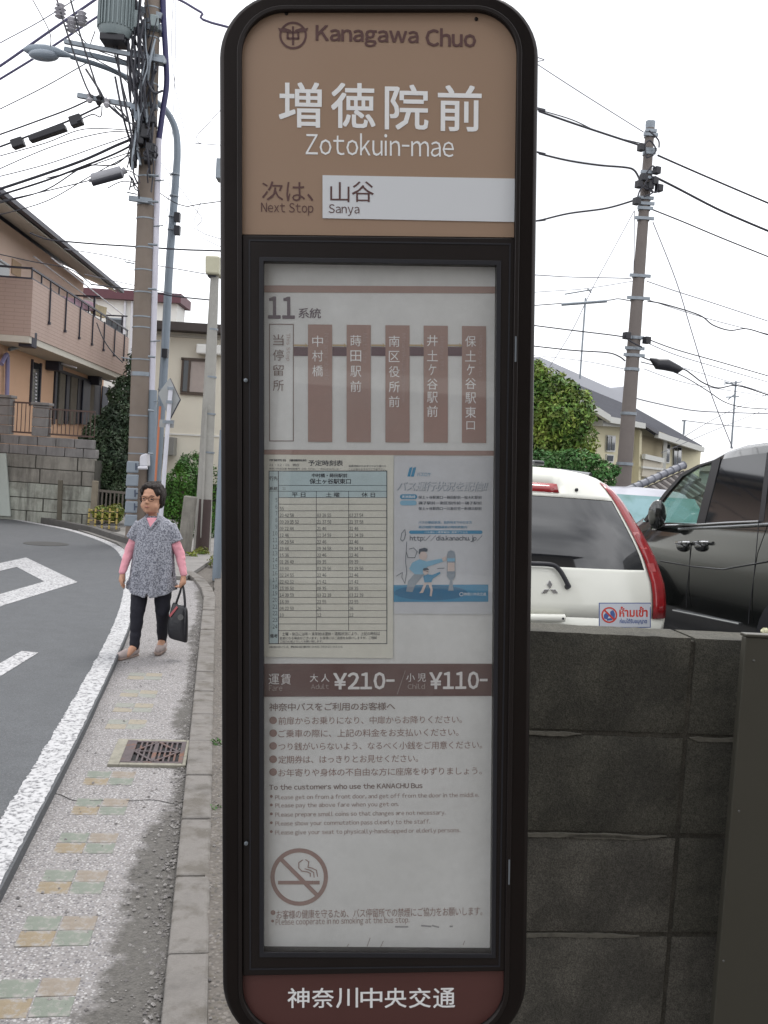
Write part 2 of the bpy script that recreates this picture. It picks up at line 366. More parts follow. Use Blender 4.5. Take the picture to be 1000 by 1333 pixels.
# pavement base under the poles and on the far side of the bend
far_n = [G(x, y) for x, y in ((179, 748), (172, 727), (152, 709), (100, 691), (50, 681), (0, 672), (-120, 652))]
fp = MB(); q1 = [Vector((p.x, p.y, .03)) for p in far_n]
fp.prism([Vector((p.x, p.y, -.01)) for p in q1] + [Vector((far_n[-1].x, 24, -.01)), Vector((-3.0, 24, -.01)), Vector((-2.6, 12.85, -.01)), Vector((far_n[0].x + .1, 12.85, -.01))], (0, 0, .05))
fp.build('far_footpath', mat('footpath_concrete', S(150, 147, 144, 1.4), .9, var=.2, vs=2, bump=.3, bs=80, grime=.25, gs=1), kind='structure', org=Vector((0, 0, 0)))
kp = offs([Vector((p.x, p.y, 0)) for p in edge[4:] + [far]], -.32)
for i in range(len(kp) - 1):               # dark kerb stones of the far footpath
    a, b = kp[i], kp[i + 1]; L_ = (b - a).length; nseg = max(1, int(L_ / 1.0))
    if i >= len(kp) - 2: nseg = 10; b = a + (b - a).normalized() * 10
    for k in range(nseg):
        p = along(a, b, k / nseg); q = along(a, b, (k + 1) / nseg); dd = (q - p).normalized() * .008
        MB().bar((p + dd) + Vector((0, 0, .07)), (q - dd) + Vector((0, 0, .07)), .14, .14).build('kerb_stone', mat('dark_kerb', S(104, 102, 100, 1.4), .9, var=.2, vs=4, bump=.3), pv, bevel=.01)
# kerb slabs (own pieces) beside the pavement
kn = Vector((kd.y, -kd.x, 0)); kk = 0; pos = 0.0
ktot = (Vector((ax_b.x, ax_b.y, 0)) - kpath[0]).length
while pos < ktot - .1:
    L_ = .6; a = kpath[0] + Vector((kd.x, kd.y, 0)).normalized() * pos; b = kpath[0] + Vector((kd.x, kd.y, 0)).normalized() * min(pos + L_ - .008, ktot)
    j = random.uniform(-.004, .004)
    if b.y > 1.2:
        MB().prism([a + Vector((0, 0, -.05)), a + kn * .135 + Vector((0, 0, -.05)), b + kn * .135 + Vector((0, 0, -.05)), b + Vector((0, 0, -.05))], (0, 0, .092 + j)).build('kerb_stone', M_kerb, pv, bevel=.012)
    pos += L_
bend = [G(x, y, .06) for x, y in ((265.5, 774), (262, 763), (252, 750), (238, 741))]
for i in range(3):
    a, b = bend[i], bend[i + 1]; t = (b - a).normalized(); nn = Vector((t.y, -t.x, 0)) * .14
    MB().prism([Vector((p.x, p.y, -.05)) for p in (a, a + nn, b + nn * 1.0, b - t * .012)], (0, 0, .092)).build('kerb_stone', M_kerb, pv, bevel=.01)
# coloured pavers set 2 x 2
tile_m = {'g': mat('green_paver', S(150, 158, 146, 1.75), .85, var=.14, vs=20, bump=.3, bs=150, grime=.25, gs=14, col2=S(176, 172, 168, 1.5), c2s=30, c2t=.58),
          'o': mat('ochre_paver', S(172, 156, 130, 1.75), .85, var=.16, vs=20, bump=.3, bs=150, grime=.3, gs=16, col2=S(176, 172, 168, 1.5), c2s=30, c2t=.57),
          'p': mat('pink_paver', S(170, 158, 144, 1.75), .85, var=.16, vs=20, bump=.3, bs=150, grime=.3, gs=16, col2=S(176, 172, 168, 1.5), c2s=30, c2t=.57)}
faded = {'g': mat('faded_green_paver', S(160, 162, 154, 1.4), .9, var=.2, vs=30, bump=.4, bs=150, grime=.5, gs=20), 'o': mat('faded_ochre_paver', S(168, 160, 144, 1.4), .9, var=.2, vs=30, grime=.5, gs=20)}
faded['p'] = faded['o']
tang = R(8.5); tu = Vector((math.cos(tang), math.sin(tang), 0)); tv = Vector((-math.sin(tang), math.cos(tang), 0))
def tilemesh(w, d):
    return MB().prism([tu * x * w / 2 + tv * y * d / 2 for x, y in ((-1, -1), (1, -1), (1, 1), (-1, 1))], (0, 0, .03))
proto = {}
for gi, (x, y) in enumerate([(143, 1012), (131, 1049), (113, 1096), (95, 1146), (75, 1211), (45, 1297), (166, 942), (174, 921), (181, 902), (189, 880)]):
    c = G(x, y); fd = gi > 5
    for i, j, k in ((-1, 1, 'g'), (1, 1, 'p'), (-1, -1, 'o'), (1, -1, 'g')):
        mm = (faded if fd else tile_m)[k]; key = mm.name
        p = c + tu * i * .062 + tv * j * .055 ; p.z = .008 * noise.noise(Vector((p.x * 2, p.y * 2, 0))) - .004 - .03 + .0022 + random.uniform(-.0008, .0008) - (.0008 if fd else 0)
        if key not in proto:
            o = tilemesh(.119, .105).build('paver', mm, pv, org=Vector((0, 0, 0)), bevel=.0025); proto[key] = o
        else:
            o = proto[key].copy(); COL.objects.link(o); o.parent = pv
        o.location = p
# crack across the pavement and the dark open joint beside the kerb
ck = [G(x, y) for x, y in ((62, 1030), (80, 1034), (97, 1041), (130, 1041), (165, 1042), (200, 1041), (225, 1045), (241, 1043))]; ckp = smoothpath([Vector((p.x, p.y, 0)) for p in ck], 8); q = MB()
for i in range(len(ckp)): ckp[i] = ckp[i] + Vector((0, .006 * noise.noise(Vector((i * .6, 2, 0))), .008 * noise.noise(Vector((ckp[i].x * 2, ckp[i].y * 2, 0))) - .0022))
a_ = offs(ckp, .003); b_ = offs(ckp, -.003); q.add(a_ + b_, [(i, i + 1, len(ckp) + i + 1, len(ckp) + i) for i in range(len(ckp) - 1)]); q.build('crack', mat('crack_dark', (.03, .028, .026), .95), pv, org=Vector((0, 0, 0)))
# drain grate with its concrete frame
g0 = G(201, 981); gu, gv = tu, tv
dr = empty('drain_grate', (g0.x, g0.y, 0), 'rusty iron drain grate in a pale concrete frame set into the pavement', 'drain grate')
def gp(x, y, z=0): return g0 + gu * x + gv * y + Vector((0, 0, z))
M_iron = mat('rusty_iron', S(96, 86, 88, 1.3), .7, .3, var=.2, vs=30, col2=(.16, .07, .04), c2s=9, c2t=.6, bump=.2)
M_frame = mat('drain_concrete', S(170, 166, 152, 1.7), .9, var=.25, vs=20, bump=.3)
wx, wy = .165, .20
for n_, (x0, y0, x1, y1) in enumerate([(-wx - .06, -wy - .035, -wx, wy + .035), (wx, -wy - .035, wx + .02, wy + .035), (-wx, wy, wx, wy + .035), (-wx, -wy - .035, wx, -wy)]):
    MB().prism([gp(x0, y0, -.03), gp(x1, y0, -.03), gp(x1, y1, -.03), gp(x0, y1, -.03)], (0, 0, .042)).build('frame_stone', M_frame, dr, bevel=.004)
MB().prism([gp(-wx, -wy, -.01), gp(wx, -wy, -.01), gp(wx, wy, -.01), gp(-wx, wy, -.01)], (0, 0, .0125)).build('pit', mat('pit_dark', (.012, .012, .014), .9), dr)
MB().prism([gp(-wx, -wy, .003), gp(-wx + .055, -wy, .003), gp(-wx + .055, wy, .003), gp(-wx, wy, .003)], (0, 0, .012)).build('side_plate', M_iron, dr, bevel=.002)
def gbar(a, b, w, z0, n='bar'): MB().bar(gp(a[0], a[1], z0 + .004), gp(b[0], b[1], z0 + .004), w, .009).build(n, M_iron, dr)
gx0 = -wx + .055
gbar((gx0, wy - .012), (wx, wy - .012), .024, .0035, 'rim'); gbar((gx0, -wy + .012), (wx, -wy + .012), .024, .0035, 'rim'); gbar((wx - .012, -wy, ), (wx - .012, wy), .024, .0042, 'rim')
for k in range(1, 9):
    x = gx0 + k * (wx - .02 - gx0) / 9; gbar((x, -wy + .02), (x, wy - .02), .022 if k == 4 else .010, .0048)
gbar((gx0, 0), (wx - .02, 0), .014, .0056)
xm = gx0 + 4.2 * (wx - .02 - gx0) / 9
for a, b in (((gx0, 0), (xm, wy - .02)), ((xm, wy - .02), (wx - .03, 0)), ((wx - .03, 0), (xm, -wy + .02)), ((xm, -wy + .02), (gx0, 0))): gbar(a, b, .014, .0062)
# loose gravel along the kerb
gm = MB(); random.seed(3)
def pebble(x, y, z, r):
    a = random.uniform(0, 6); vs = []
    for i in range(4): vs.append((x + r * math.cos(a + i * 1.57) * random.uniform(.7, 1.2), y + r * math.sin(a + i * 1.57) * random.uniform(.7, 1.2), z))
    vs += [(x, y, z + r * random.uniform(.5, .9)), (x, y, z - r * .3)]
    gm.add(vs, [(0, 1, 4), (1, 2, 4), (2, 3, 4), (3, 0, 4), (1, 0, 5), (2, 1, 5), (3, 2, 5), (0, 3, 5)])
for _ in range(5200):
    y = 1.8 + random.random() ** 1.3 * 9; k = random.random()
    if k < .35: x = xk(y) - abs(random.gauss(0, .035)) - .004; z = 0
    elif k < .65: x = random.uniform(xd(y), xk(y)); z = 0
    elif k < .9: x = xk(y) + .11 + abs(random.gauss(0, .2)); z = .034
    else: x = random.uniform(xr(y), xk(y)); z = 0
    pebble(x, y, z, random.choice((.002, .003, .003, .004, .0055, .009)))
gm.build('gravel', mat('gravel_stone', S(150, 146, 144, 1.4), .9, island=.45), kind='stuff', org=Vector((0, 0, 0)))
# ground right of the kerb, rising slightly as packed dirt
vs = []; fs = []; ny, nx = 120, 30
for j in range(ny + 1):
    y = 1.0 + j * .14
    for i in range(nx + 1):
        x = xk(y) + .118 + .012 * noise.noise(Vector((0, y * 4, 7))) * (i == 0) + i * .085; vs.append((x, y, .006 * noise.noise(Vector((x * 3, y * 3, 1))) + .010 * noise.noise(Vector((x * 9, y * 9, 1))) + .033))
for j in range(ny):
    for i in range(nx): q = j * (nx + 1) + i; fs.append((q, q + 1, q + nx + 2, q + nx + 1))
MB().add(vs, fs).build('dirt_verge', M_dirt, kind='structure', org=Vector((0, 0, 0)), smooth=True)

# ================================================================== foliage helper
def leaves(m, blobs, n, size, fill=.55, seed=1):
    rnd = random.Random(seed); tot = sum(b[1][0] * b[1][1] * b[1][2] for b in blobs)
    for c, r in blobs:
        c = Vector(c)
        for _ in range(int(n * r[0] * r[1] * r[2] / tot)):
            d = Vector((rnd.gauss(0, 1), rnd.gauss(0, 1), rnd.gauss(0, 1))).normalized()
            rad = (fill + (1 - fill) * rnd.random() ** .5) * (1 + .16 * noise.noise(d * 2.3 + c) + .1 * noise.noise(d * 6 + c))
            p = c + Vector((d.x * r[0], d.y * r[1], d.z * r[2])) * rad
            nn = (d + Vector((rnd.gauss(0, .6), rnd.gauss(0, .6), rnd.gauss(0, .6) + .3))).normalized()
            t = nn.orthogonal().normalized(); t.rotate(Matrix.Rotation(rnd.uniform(0, 6.28), 3, nn)); b = nn.cross(t)
            s = size * rnd.uniform(.6, 1.3)
            m.add([p - t * s, p + b * s * .42 + nn * s * .08, p + t * s, p - b * s * .42 + nn * s * .08], [(0, 1, 2, 3)])
    return m
def foliage_mat(name, c, c2, isl=.4, t=.5): 
    m = mat(name, c, .55, island=isl, col2=c2, c2s=2.2, c2t=t, spec=.3)
    return m

# ================================================================== the bus stop sign
YAW, LEAN = 2.75, 3.55
D0 = 1.36
s_c = C0 + ray(492, 666) * (D0 / ray(492, 666).y)
su = Vector((math.cos(R(YAW)), math.sin(R(YAW)), 0)); sn = Vector((su.y, -su.x, 0)); sv = Vector((0, 0, 1))
rot = Matrix.Rotation(R(-LEAN), 3, -sn)      # lean in its own plane
# choose the lean so that the sign's left edge stands upright in the picture
sv = (rot @ sv).normalized(); su = (rot @ su).normalized(); sn = su.cross(sv)
def SP(px, py, w=0.0):                        # photo pixel -> sign plane local (u, v), w = distance towards the viewer
    d = ray(px, py); o = s_c + sn * w; t = (o - C0).dot(sn) / d.dot(sn); q = C0 + d * t - s_c; return Vector((q.dot(su), q.dot(sv)))
if SP(287, 1100).x > SP(287, 100).x: pass
base = s_c - sv * (s_c.z / sv.z)              # where the axis meets the ground
Hs = (s_c - base).length
SM = Matrix(((su.x, sv.x, sn.x, base.x), (su.y, sv.y, sn.y, base.y), (su.z, sv.z, sn.z, base.z), (0, 0, 0, 1)))
SIGN = empty('bus_stop_sign', base, 'tall dark bronze bus stop sign board with route map, timetable and fares', 'bus stop sign', matrix=SM)
def LV(p, w): return Vector((p[0], p[1] + Hs, w))
def sp(px, py, w=0.): return LV(SP(px, py, w), w)
M_bronze = mat('dark_bronze_anodised', S(34, 28, 27, 1.0), .32, .55, var=.18, vs=2, bump=.03, bs=5, grime=.15)
M_bronze2 = mat('dark_bronze_matt', S(38, 32, 31, 1.1), .42, .4, var=.12, vs=6)
M_head = mat('brown_panel', S(145, 121, 102, .785), .42, var=.04, vs=3, grime=.05, gs=3)
M_foot = mat('maroon_panel', S(78, 48, 45, .785), .4, var=.05, vs=3, grime=.1)
M_board = mat('white_board', S(199, 200, 199, .785), .55, var=.02, vs=4, grime=.06, gs=9)
def flat(name, c, k=.785, r=.6): return mat('ink_' + name, S(*c, k), r)
I_white = flat('white', (222, 222, 222), .785); I_dbrown = flat('dark_brown', (84, 58, 56)); I_brown = flat('brown', (146, 120, 112))
I_purple = flat('plum', (86, 72, 84)); I_grey = flat('grey_brown', (118, 102, 98)); I_strip = flat('strip', (198, 200, 203), .785)
I_cream = mat('timetable_paper', S(196, 195, 185, .785), .7, var=.03, vs=12); I_blue = flat('pale_blue', (166, 183, 186)); I_line = flat('print_dark', (50, 54, 62))
I_pblue = flat('poster_blue', (58, 128, 164)); I_plb = flat('poster_light_blue', (120, 165, 190)); I_band = flat('fare_band', (84, 56, 54))
I_paper = flat('poster_paper', (186, 188, 192), .785); I_dk = flat('poster_dark', (72, 80, 92)); I_skin = flat('poster_skin', (190, 176, 170)); I_pgrey = flat('poster_grey', (132, 142, 152)); I_db = flat('poster_deep', (44, 104, 140))
I_plum2 = flat('connector', (88, 66, 74)); I_tx = flat('faint_text', (160, 140, 134)); I_yel = flat('warm_print', (170, 150, 118))
def arc(cx, cy, r, a0, a1, n=10): return [(cx + r * math.cos(R(a0 + (a1 - a0) * i / n)), cy + r * math.sin(R(a0 + (a1 - a0) * i / n))) for i in range(n + 1)]
def closed_frame(outer, inner, w0, w1, name, m, bevel=0, px=True):
    n = len(outer); a = [sp(x, y, 0) for x, y in outer]; b = [sp(x, y, 0) for x, y in inner]; q = MB()
    vs = []
    for w in (w1, w0):
        for p in a: vs.append(Vector((p.x, p.y, w)))
        for p in b: vs.append(Vector((p.x, p.y, w)))
    fs = []
    for i in range(n):
        j = (i + 1) % n
        fs += [(i, j, n + j, n + i), (2 * n + j, 2 * n + i, 3 * n + i, 3 * n + j), (i, 2 * n + i, 2 * n + j, j), (n + j, 3 * n + j, 3 * n + i, n + i)]
    return q.add(vs, fs).build(name, m, SIGN, bevel=bevel, smooth=True)
N = 12
def rr(l, r, t, b, rad, skew=(0, 0, 0, 0)):     # rounded outline with N+1 points per corner, in photo pixels; skew moves bottom left/right x
    lb, rb = l + skew[0], r + skew[1]
    return (arc(l + rad, t + rad, rad, 180, 270, N) + arc(r - rad, t + rad, rad, 270, 360, N)
            + arc(rb - rad, b - rad, rad, 0, 90, N) + arc(lb + rad, b - rad, rad, 90, 180, N))
outer = rr(286, 701, -9, 1362, 84, (4, -16)); inner = rr(315, 673, 15, 1341, 56, (1, -17))
closed_frame(outer, inner, -.052, .004, 'outer_frame', M_bronze, bevel=.006)
ring2 = rr(309, 679, 9, 1347, 62, (2, -17))
closed_frame(ring2, inner, .0035, .006, 'frame_lip', M_bronze2, bevel=.001)
bk = MB(); bk.prism([Vector((p.x, p.y, -.05)) for p in [sp(x, y) for x, y in rr(300, 688, 0, 1352, 70, (3, -17))]], (0, 0, .028)); bk.build('back_panel', M_bronze2, SIGN)
def ppoly(name, pts, w, m, parent=None, th=.0006):
    o = MB().prism([LV(SP(x, y, w), w - th) for x, y in pts], (0, 0, th)); return o.build(name, m, parent or SIGN)
# header panel
hp = [(315, 305), *[(x, y) for x, y in arc(371, 71, 56, 180, 270, N)], *[(x, y) for x, y in arc(617, 71, 56, 270, 360, N)], (672.5, 309)]
HW = -.004
HEAD = ppoly('header_panel', [(x if x > 320 else x - .6, y) for x, y in hp], HW, M_head, th=.004)
# cross rail and door
closed_frame([(315, 306), (672.5, 310), (657.5, 1264), (316, 1270)], [(343, 340), (647, 345), (640, 1241), (343, 1239)], -.030, .001, 'door_frame', M_bronze2, bevel=.0015)
closed_frame([(338, 335), (652, 340), (645, 1246), (338, 1245)], [(343.5, 340.5), (646.5, 345.5), (639.5, 1240.5), (343.5, 1238.5)], .001, .003, 'glazing_bead', M_black, bevel=.0005)
closed_frame([(324, 312), (665, 317), (651, 1258), (325, 1262)], [(326, 314), (663, 319), (649, 1256), (327, 1260)], .0008, .0018, 'door_groove', M_black)
for a, b in (((671.5, 438), (671, 471)), ((663, 1119), (662.5, 1151))):
    MB().bar(sp(*a, .006), sp(*b, .006), .0022, .003, (0, 0, 1)).build('hinge_pin', M_galv, SIGN)
for x, y in ((320, 495), (320.5, 1098)): MB().lathe(sp(x, y, .006), [(.0028, -.002), (.0028, .0012), (.001, .0018)], 10, (0, 0, 1)).build('screw', M_galv, SIGN, smooth=True)
for x, y in ((373, 17.5), (620, 25)): MB().lathe(sp(x, y, HW), [(.0028, 0), (.0026, .0012), (.001, .0018)], 10, (0, 0, 1)).build('screw', M_bronze, SIGN, smooth=True)
# lower panel
lp = [(316, 1270), (657.5, 1263.5), *arc(600, 1284, 56, 0, 90, N), *arc(372, 1285, 56, 90, 180, N)]
FOOT = ppoly('lower_panel', lp, HW, M_foot, th=.004)
# display board, glass
BW = -.016
BOARD = ppoly('display_board', [(341, 336), (650, 341), (643, 1245), (341, 1243)], BW, M_board, th=.003)
GLASS = ppoly('glass_pane', [(341, 338), (649, 343), (642, 1243), (341, 1241)], -.004, glassmat('sign_glass', haze=.10), th=.003)
# post and foot out of the picture
pb = SP(490, 1350).y + Hs
for x_ in (-.12, .12): MB().tube([(x_, .0, -.03), (x_, pb + .02, -.03)], .022, 14).build('post', M_bronze, SIGN, smooth=True)
bp_ = MB(); c_ = SM.inverted() @ Vector((base.x, base.y, 0)); Rinv = SM.to_3x3().inverted()
bx_, by_, bz_ = Rinv @ Vector((1, 0, 0)), Rinv @ Vector((0, 1, 0)), Rinv @ Vector((0, 0, 1))
bp_.prism([c_ + bx_ * x + by_ * y + bz_ * .02 for x, y in ((-.24, -.13), (.24, -.13), (.24, .17), (-.24, .17))], bz_ * .07).build('base_plate', M_conc2, SIGN, bevel=.01)

GL = {}
def glyph(ch, bold):
    """outline of one character; Latin letters are taken from the full-width block, drawn by the same sans face as the kanji"""
    key = ch; bold = 0
    if key in GL: return GL[key]
    k = chr(ord(ch) + 0xFEE0) if 0x21 <= ord(ch) <= 0x7e else ('\uffe5' if ch == '¥' else ch)
    c = bpy.data.curves.new('t', 'FONT'); c.body = k; c.resolution_u = 2
    o = bpy.data.objects.new('t', c); COL.objects.link(o)
    dg = bpy.context.evaluated_depsgraph_get(); me = bpy.data.meshes.new_from_object(o.evaluated_get(dg))
    sq = .5 if ch == '-' else 1
    vs = [(v.co.x * sq, v.co.y) for v in me.vertices]; fs = [tuple(p.vertices) for p in me.polygons]
    bpy.data.objects.remove(o); bpy.data.curves.remove(c); bpy.data.meshes.remove(me)
    x0 = min(v[0] for v in vs); x1 = max(v[0] for v in vs)
    GL[key] = ([(x - x0, y) for x, y in vs], fs, x1 - x0, x0); return GL[key]
def text(s, box, w, m, parent, name='lettering', bold=0., rotcw=False, shear=0., track=.085):
    """box = (x0,y0,x1,y1) photo pixels of the glyph bounds"""
    vs = []; fs = []; x = 0; copies = [(0, 0)] if bold < .008 else [(d * bold * .8, e * bold * .8) for d in (-1, 1) for e in (-1, 1)]
    if bold > .02: copies += [(bold, 0), (-bold, 0)]
    for ch in s:
        if ch in ' \u3000': x += .30; continue
        g, f, wd, lsb = glyph(ch, bold); wide = ord(ch) > 0x2000
        ox = x + (max(0, lsb) if wide and len(s) > 1 else 0)
        for ci, (dx, dy) in enumerate(copies):
            b0 = len(vs); vs += [(p[0] + ox + p[1] * shear + dx, p[1] + dy, ci * .00003) for p in g]; fs += [tuple(i + b0 for i in q) for q in f]
        x += (.96 if wide else wd + track * (1.5 if ch in "l1i" else .4 if ch in ':/' else 1))
    xs = [v[0] for v in vs]; ys = [v[1] for v in vs]; x0, x1, y0, y1 = min(xs), max(xs), min(ys), max(ys)
    P0, P1 = SP(box[0], (box[1] + box[3]) / 2, w), SP(box[2], (box[1] + box[3]) / 2, w)
    Pt, Pb = SP((box[0] + box[2]) / 2, box[1], w), SP((box[0] + box[2]) / 2, box[3], w)
    cx, cy = (P0.x + P1.x) / 2, (Pt.y + Pb.y) / 2; bw, bh = P1.x - P0.x, Pt.y - Pb.y; out = []
    for vx, vy, vz in vs:
        a = (vx - (x0 + x1) / 2) / (x1 - x0); b = (vy - (y0 + y1) / 2) / (y1 - y0)
        if rotcw: a, b = b, -a
        out.append(Vector((cx + a * bw, cy + b * bh + Hs, w + vz)))
    me = bpy.data.meshes.new(name); me.from_pydata([tuple(v) for v in out], [], fs); me.materials.append(m)
    q = bpy.data.objects.new(name, me); COL.objects.link(q); q.parent = parent; return q
def circle(cx, cy, r, n=28): return [(cx + r * math.cos(2 * math.pi * i / n), cy + r * math.sin(2 * math.pi * i / n)) for i in range(n)]
def pring(cx, cy, r1, r0, w, m, parent, name='ring', n=32):
    a = circle(cx, cy, r1, n); b = circle(cx, cy, r0, n); q = MB()
    q.add([LV(SP(x, y, w), w) for x, y in a] + [LV(SP(x, y, w), w) for x, y in b], [(i, (i + 1) % n, n + (i + 1) % n, n + i) for i in range(n)])
    return q.build(name, m, parent)
def strokes(name, segs, wd, w, m, parent):       # printed strokes: flat ribbons through pixel points
    q = MB()
    for pts in segs:
        pp = [LV(SP(x, y, w), w) for x, y in pts]
        for a, b in zip(pp, pp[1:]):
            d = (b - a); 
            if d.length < 1e-7: continue
            t = Vector((-d.y, d.x, 0)).normalized() * wd / 2 * D0 / F; e = d.normalized() * wd * .3 * D0 / F
            q.add([a + t - e, b + t + e, b - t + e, a - t - e], [(0, 1, 2, 3)])
    return q.build(name, m, parent)
def pflat(name, pts, w, m, parent):
    return MB().add([LV(SP(x, y, w), w) for x, y in pts], [tuple(range(len(pts)))]).build(name, m, parent)
T = HW + .0006
# emblem
pring(381.6, 46, 18, 15.2, T, I_dbrown, HEAD, 'emblem_ring')
strokes('emblem', [[(374.5, 42), (388.5, 42), (388.5, 50), (374.5, 50), (374.5, 42)], [(381.5, 35), (381.5, 58)], [(369, 37), (378, 40)], [(394, 37), (385, 40)]], 2.6, T, I_dbrown, HEAD)
pflat('emblem_wing', [(362, 36), (374, 39), (373, 42), (364, 41)], T + .0002, I_dbrown, HEAD); pflat('emblem_wing', [(401.5, 36), (389, 39), (390, 42), (399, 41)], T + .0002, I_dbrown, HEAD)
text('Kanagawa', (411, 34, 545, 61), T, I_dbrown, HEAD, bold=.022); text('Chuo', (554, 37, 620, 61), T, I_dbrown, HEAD, bold=.022)
for ch, b in zip('増徳院前', ((363, 107, 419, 166), (431, 108, 489, 167), (501, 110, 558, 169), (570, 111, 627, 171))): text(ch, b, T, I_white, HEAD, bold=.014)
text('Zotokuin-mae', (398, 174, 591, 203), T, I_white, HEAD, bold=-.004)
for ch, b in zip('次は', ((341, 236, 369, 261), (373, 237, 397, 262))): text(ch, b, T, I_dbrown, HEAD, bold=.004)
text('、', (400, 252, 408, 262), T, I_dbrown, HEAD)
text('Next Stop', (340, 264, 408, 280), T, I_dbrown, HEAD)
NS = ppoly('next_stop_strip', [(420, 228), (672, 232.5), (672, 289), (420, 284)], T + .0006, I_strip, HEAD)
T2 = T + .0010
text('山', (430, 237, 455, 263), T2, I_dbrown, NS, bold=.004); text('谷', (458, 236, 487, 263), T2, I_dbrown, NS, bold=.004); text('Sanya', (428, 266, 468, 281), T2, I_dbrown, NS)
for i, ch in enumerate('神奈川中央交通'): text(ch, (374.5 + i * 31.6, 1286, 374.5 + i * 31.6 + 28.5, 1312), T, I_white, FOOT, bold=.012)
# board prints
B = BW + .0005
strokes('rule', [[(341, 376), (648, 377.5)]], 9, B, I_brown, BOARD); strokes('rule', [[(341, 588.5), (645, 590)]], 6.5, B, I_brown, BOARD)
text('11', (349, 386, 384, 415), B, I_purple, BOARD, bold=.03); text('系統', (388.5, 401, 418, 414.5), B, I_purple, BOARD, bold=.01)
strokes('route_box', [[(351, 422), (382, 422.3), (382, 574), (351, 574), (351, 422)]], 1.2, B, I_grey, BOARD)
for i, x in enumerate((401, 451.3, 501.8, 551.6, 601.4)):
    b_ = ppoly('route_stop_bar', [(x, 422.3 + i * .5), (x + 31.5, 422.6 + i * .5), (x + 31.5, 575.5 + i * .3), (x, 575.2 + i * .3)], B + .0003, I_brown, BOARD, th=.0003)
    x0 = x - 18.5
    ppoly('route_connector', [(x0, 451.5), (x, 451.8), (x, 463.5), (x0, 463.2)], B + .0002, I_plum2, BOARD, th=.0002)
    pflat('arrow', [(x0, 448.3), (x - 3, 448.5), (x - 4, 446.3), (x + .4, 450), (x - 4, 452.4), (x - 3, 450.6), (x0, 450.5)], B + .0005, I_yel, BOARD)
B1 = B + .0006
vt = [('当停留所', 362.5, (442.4, 462.2, 482, 501.8), I_grey, 'This Stop', 375, (434, 470)), ('中村橋', 413.6, (444.2, 463.3, 482.7), I_white, 'Nakamurabashi', 425.5, (434, 494)),
      ('蒔田駅前', 463.3, (443.5, 463.3, 483.4, 502.9), I_white, 'Maita Sta', 475.5, (434, 472)), ('南区役所前', 513.3, (444.2, 464, 483.8, 503.6, 522.7), I_white, 'Minamikuyakushomae', 525.3, (434, 524)),
      ('井土ケ谷駅前', 563, (443.5, 462.9, 481.3, 500, 517.3, 535.3), I_white, 'Idogaya Sta', 575.5, (437, 482)), ('保土ヶ谷駅東口', 612.8, (444.2, 463.3, 481.3, 499.3, 518, 536.7, 554), I_white, 'Hodogaya Sta', 625.5, (437, 490))]
for s_, x, ys_, mm, en, ex, (ya, yb) in vt:
    for ch, y in zip(s_, ys_):
        hw = 5 if ch in 'ヶケ' else 7; text(ch, (x - hw, y - 7.2, x + hw, y + 7.2) if ch != '口' else (x - 5.5, y - 5.5, x + 5.5, y + 5.5), B1, mm, BOARD, bold=.006)
    text(en, (ex - 3.2, ya, ex + 3.2, yb), B1, I_tx, BOARD, rotcw=True)
# timetable sheet
PW = BW + .0018
PAP = ppoly('timetable_sheet', [(342.5, 592), (512.5, 592.5), (511.5, 857), (342.5, 855)], PW, I_cream, BOARD, th=.0006)
def z3(x, y): return (330 + .21 * x, 580 + .21 * y)
def zb(x0, y0, x1, y1): return (*z3(x0, y0), *z3(x1, y1))
P = PW + .0002
pflat('header_tint', [z3(97, 158), z3(827, 158), z3(827, 324), z3(97, 324)], P, I_blue, PAP); pflat('hour_tint', [z3(97, 324), z3(155, 324), z3(155, 1228), z3(97, 1228)], P, I_blue, PAP)
P = PW + .0004
rows = [322 + i * 41.25 for i in range(21)]
strokes('table_lines', [[z3(97, 158), z3(827, 158), z3(827, 1228), z3(97, 1228), z3(97, 158)], [z3(155, 158), z3(155, 1228)]], 1.0, P, I_line, PAP)
strokes('table_rules', [[z3(155, 247), z3(827, 247)], [z3(97, 283), z3(827, 283)], [z3(390, 283), z3(390, 1147)], [z3(590, 283), z3(590, 1147)]] + [[z3(155, y), z3(827, y)] for y in rows], .55, P, I_line, PAP)
text('予定時刻表', zb(340, 90, 555, 126), P, I_line, PAP, bold=.01)
text('中村橋・蒔田駅前', zb(362, 173, 582, 198), P, I_line, PAP, bold=.02); text('保土ヶ谷駅東口', zb(348, 205, 604, 238), P, I_line, PAP, bold=.02)
text('行先', zb(100, 190, 150, 216), P, I_line, PAP, bold=.02); text('系統', zb(100, 255, 150, 278), P, I_line, PAP, bold=.02); text('11', zb(180, 258, 200, 273), P, I_line, PAP)
for s_, x in (('平 日', 280), ('土 曜', 492), ('休 日', 712)): text(s_, zb(x - 42, 291, x + 42, 319), P, I_line, PAP, bold=.01)
text('備考', zb(103, 1168, 150, 1193), P, I_line, PAP, bold=.02)
text('停留所名  増徳院前', zb(97, 84, 330, 98), P, I_line, PAP, bold=.02); text('21・12・01  現在', zb(97, 112, 285, 128), P, I_line, PAP); text('神奈川中央交通 舞岡営業所  045  http://dia.kanachu.jp/', zb(97, 138, 545, 152), P, I_line, PAP)
text('道路混雑のためダイヤより遅れる', zb(590, 120, 822, 134), P, I_line, PAP); text('ことがありますのでご了承下さい。', zb(590, 140, 822, 155), P, I_line, PAP)
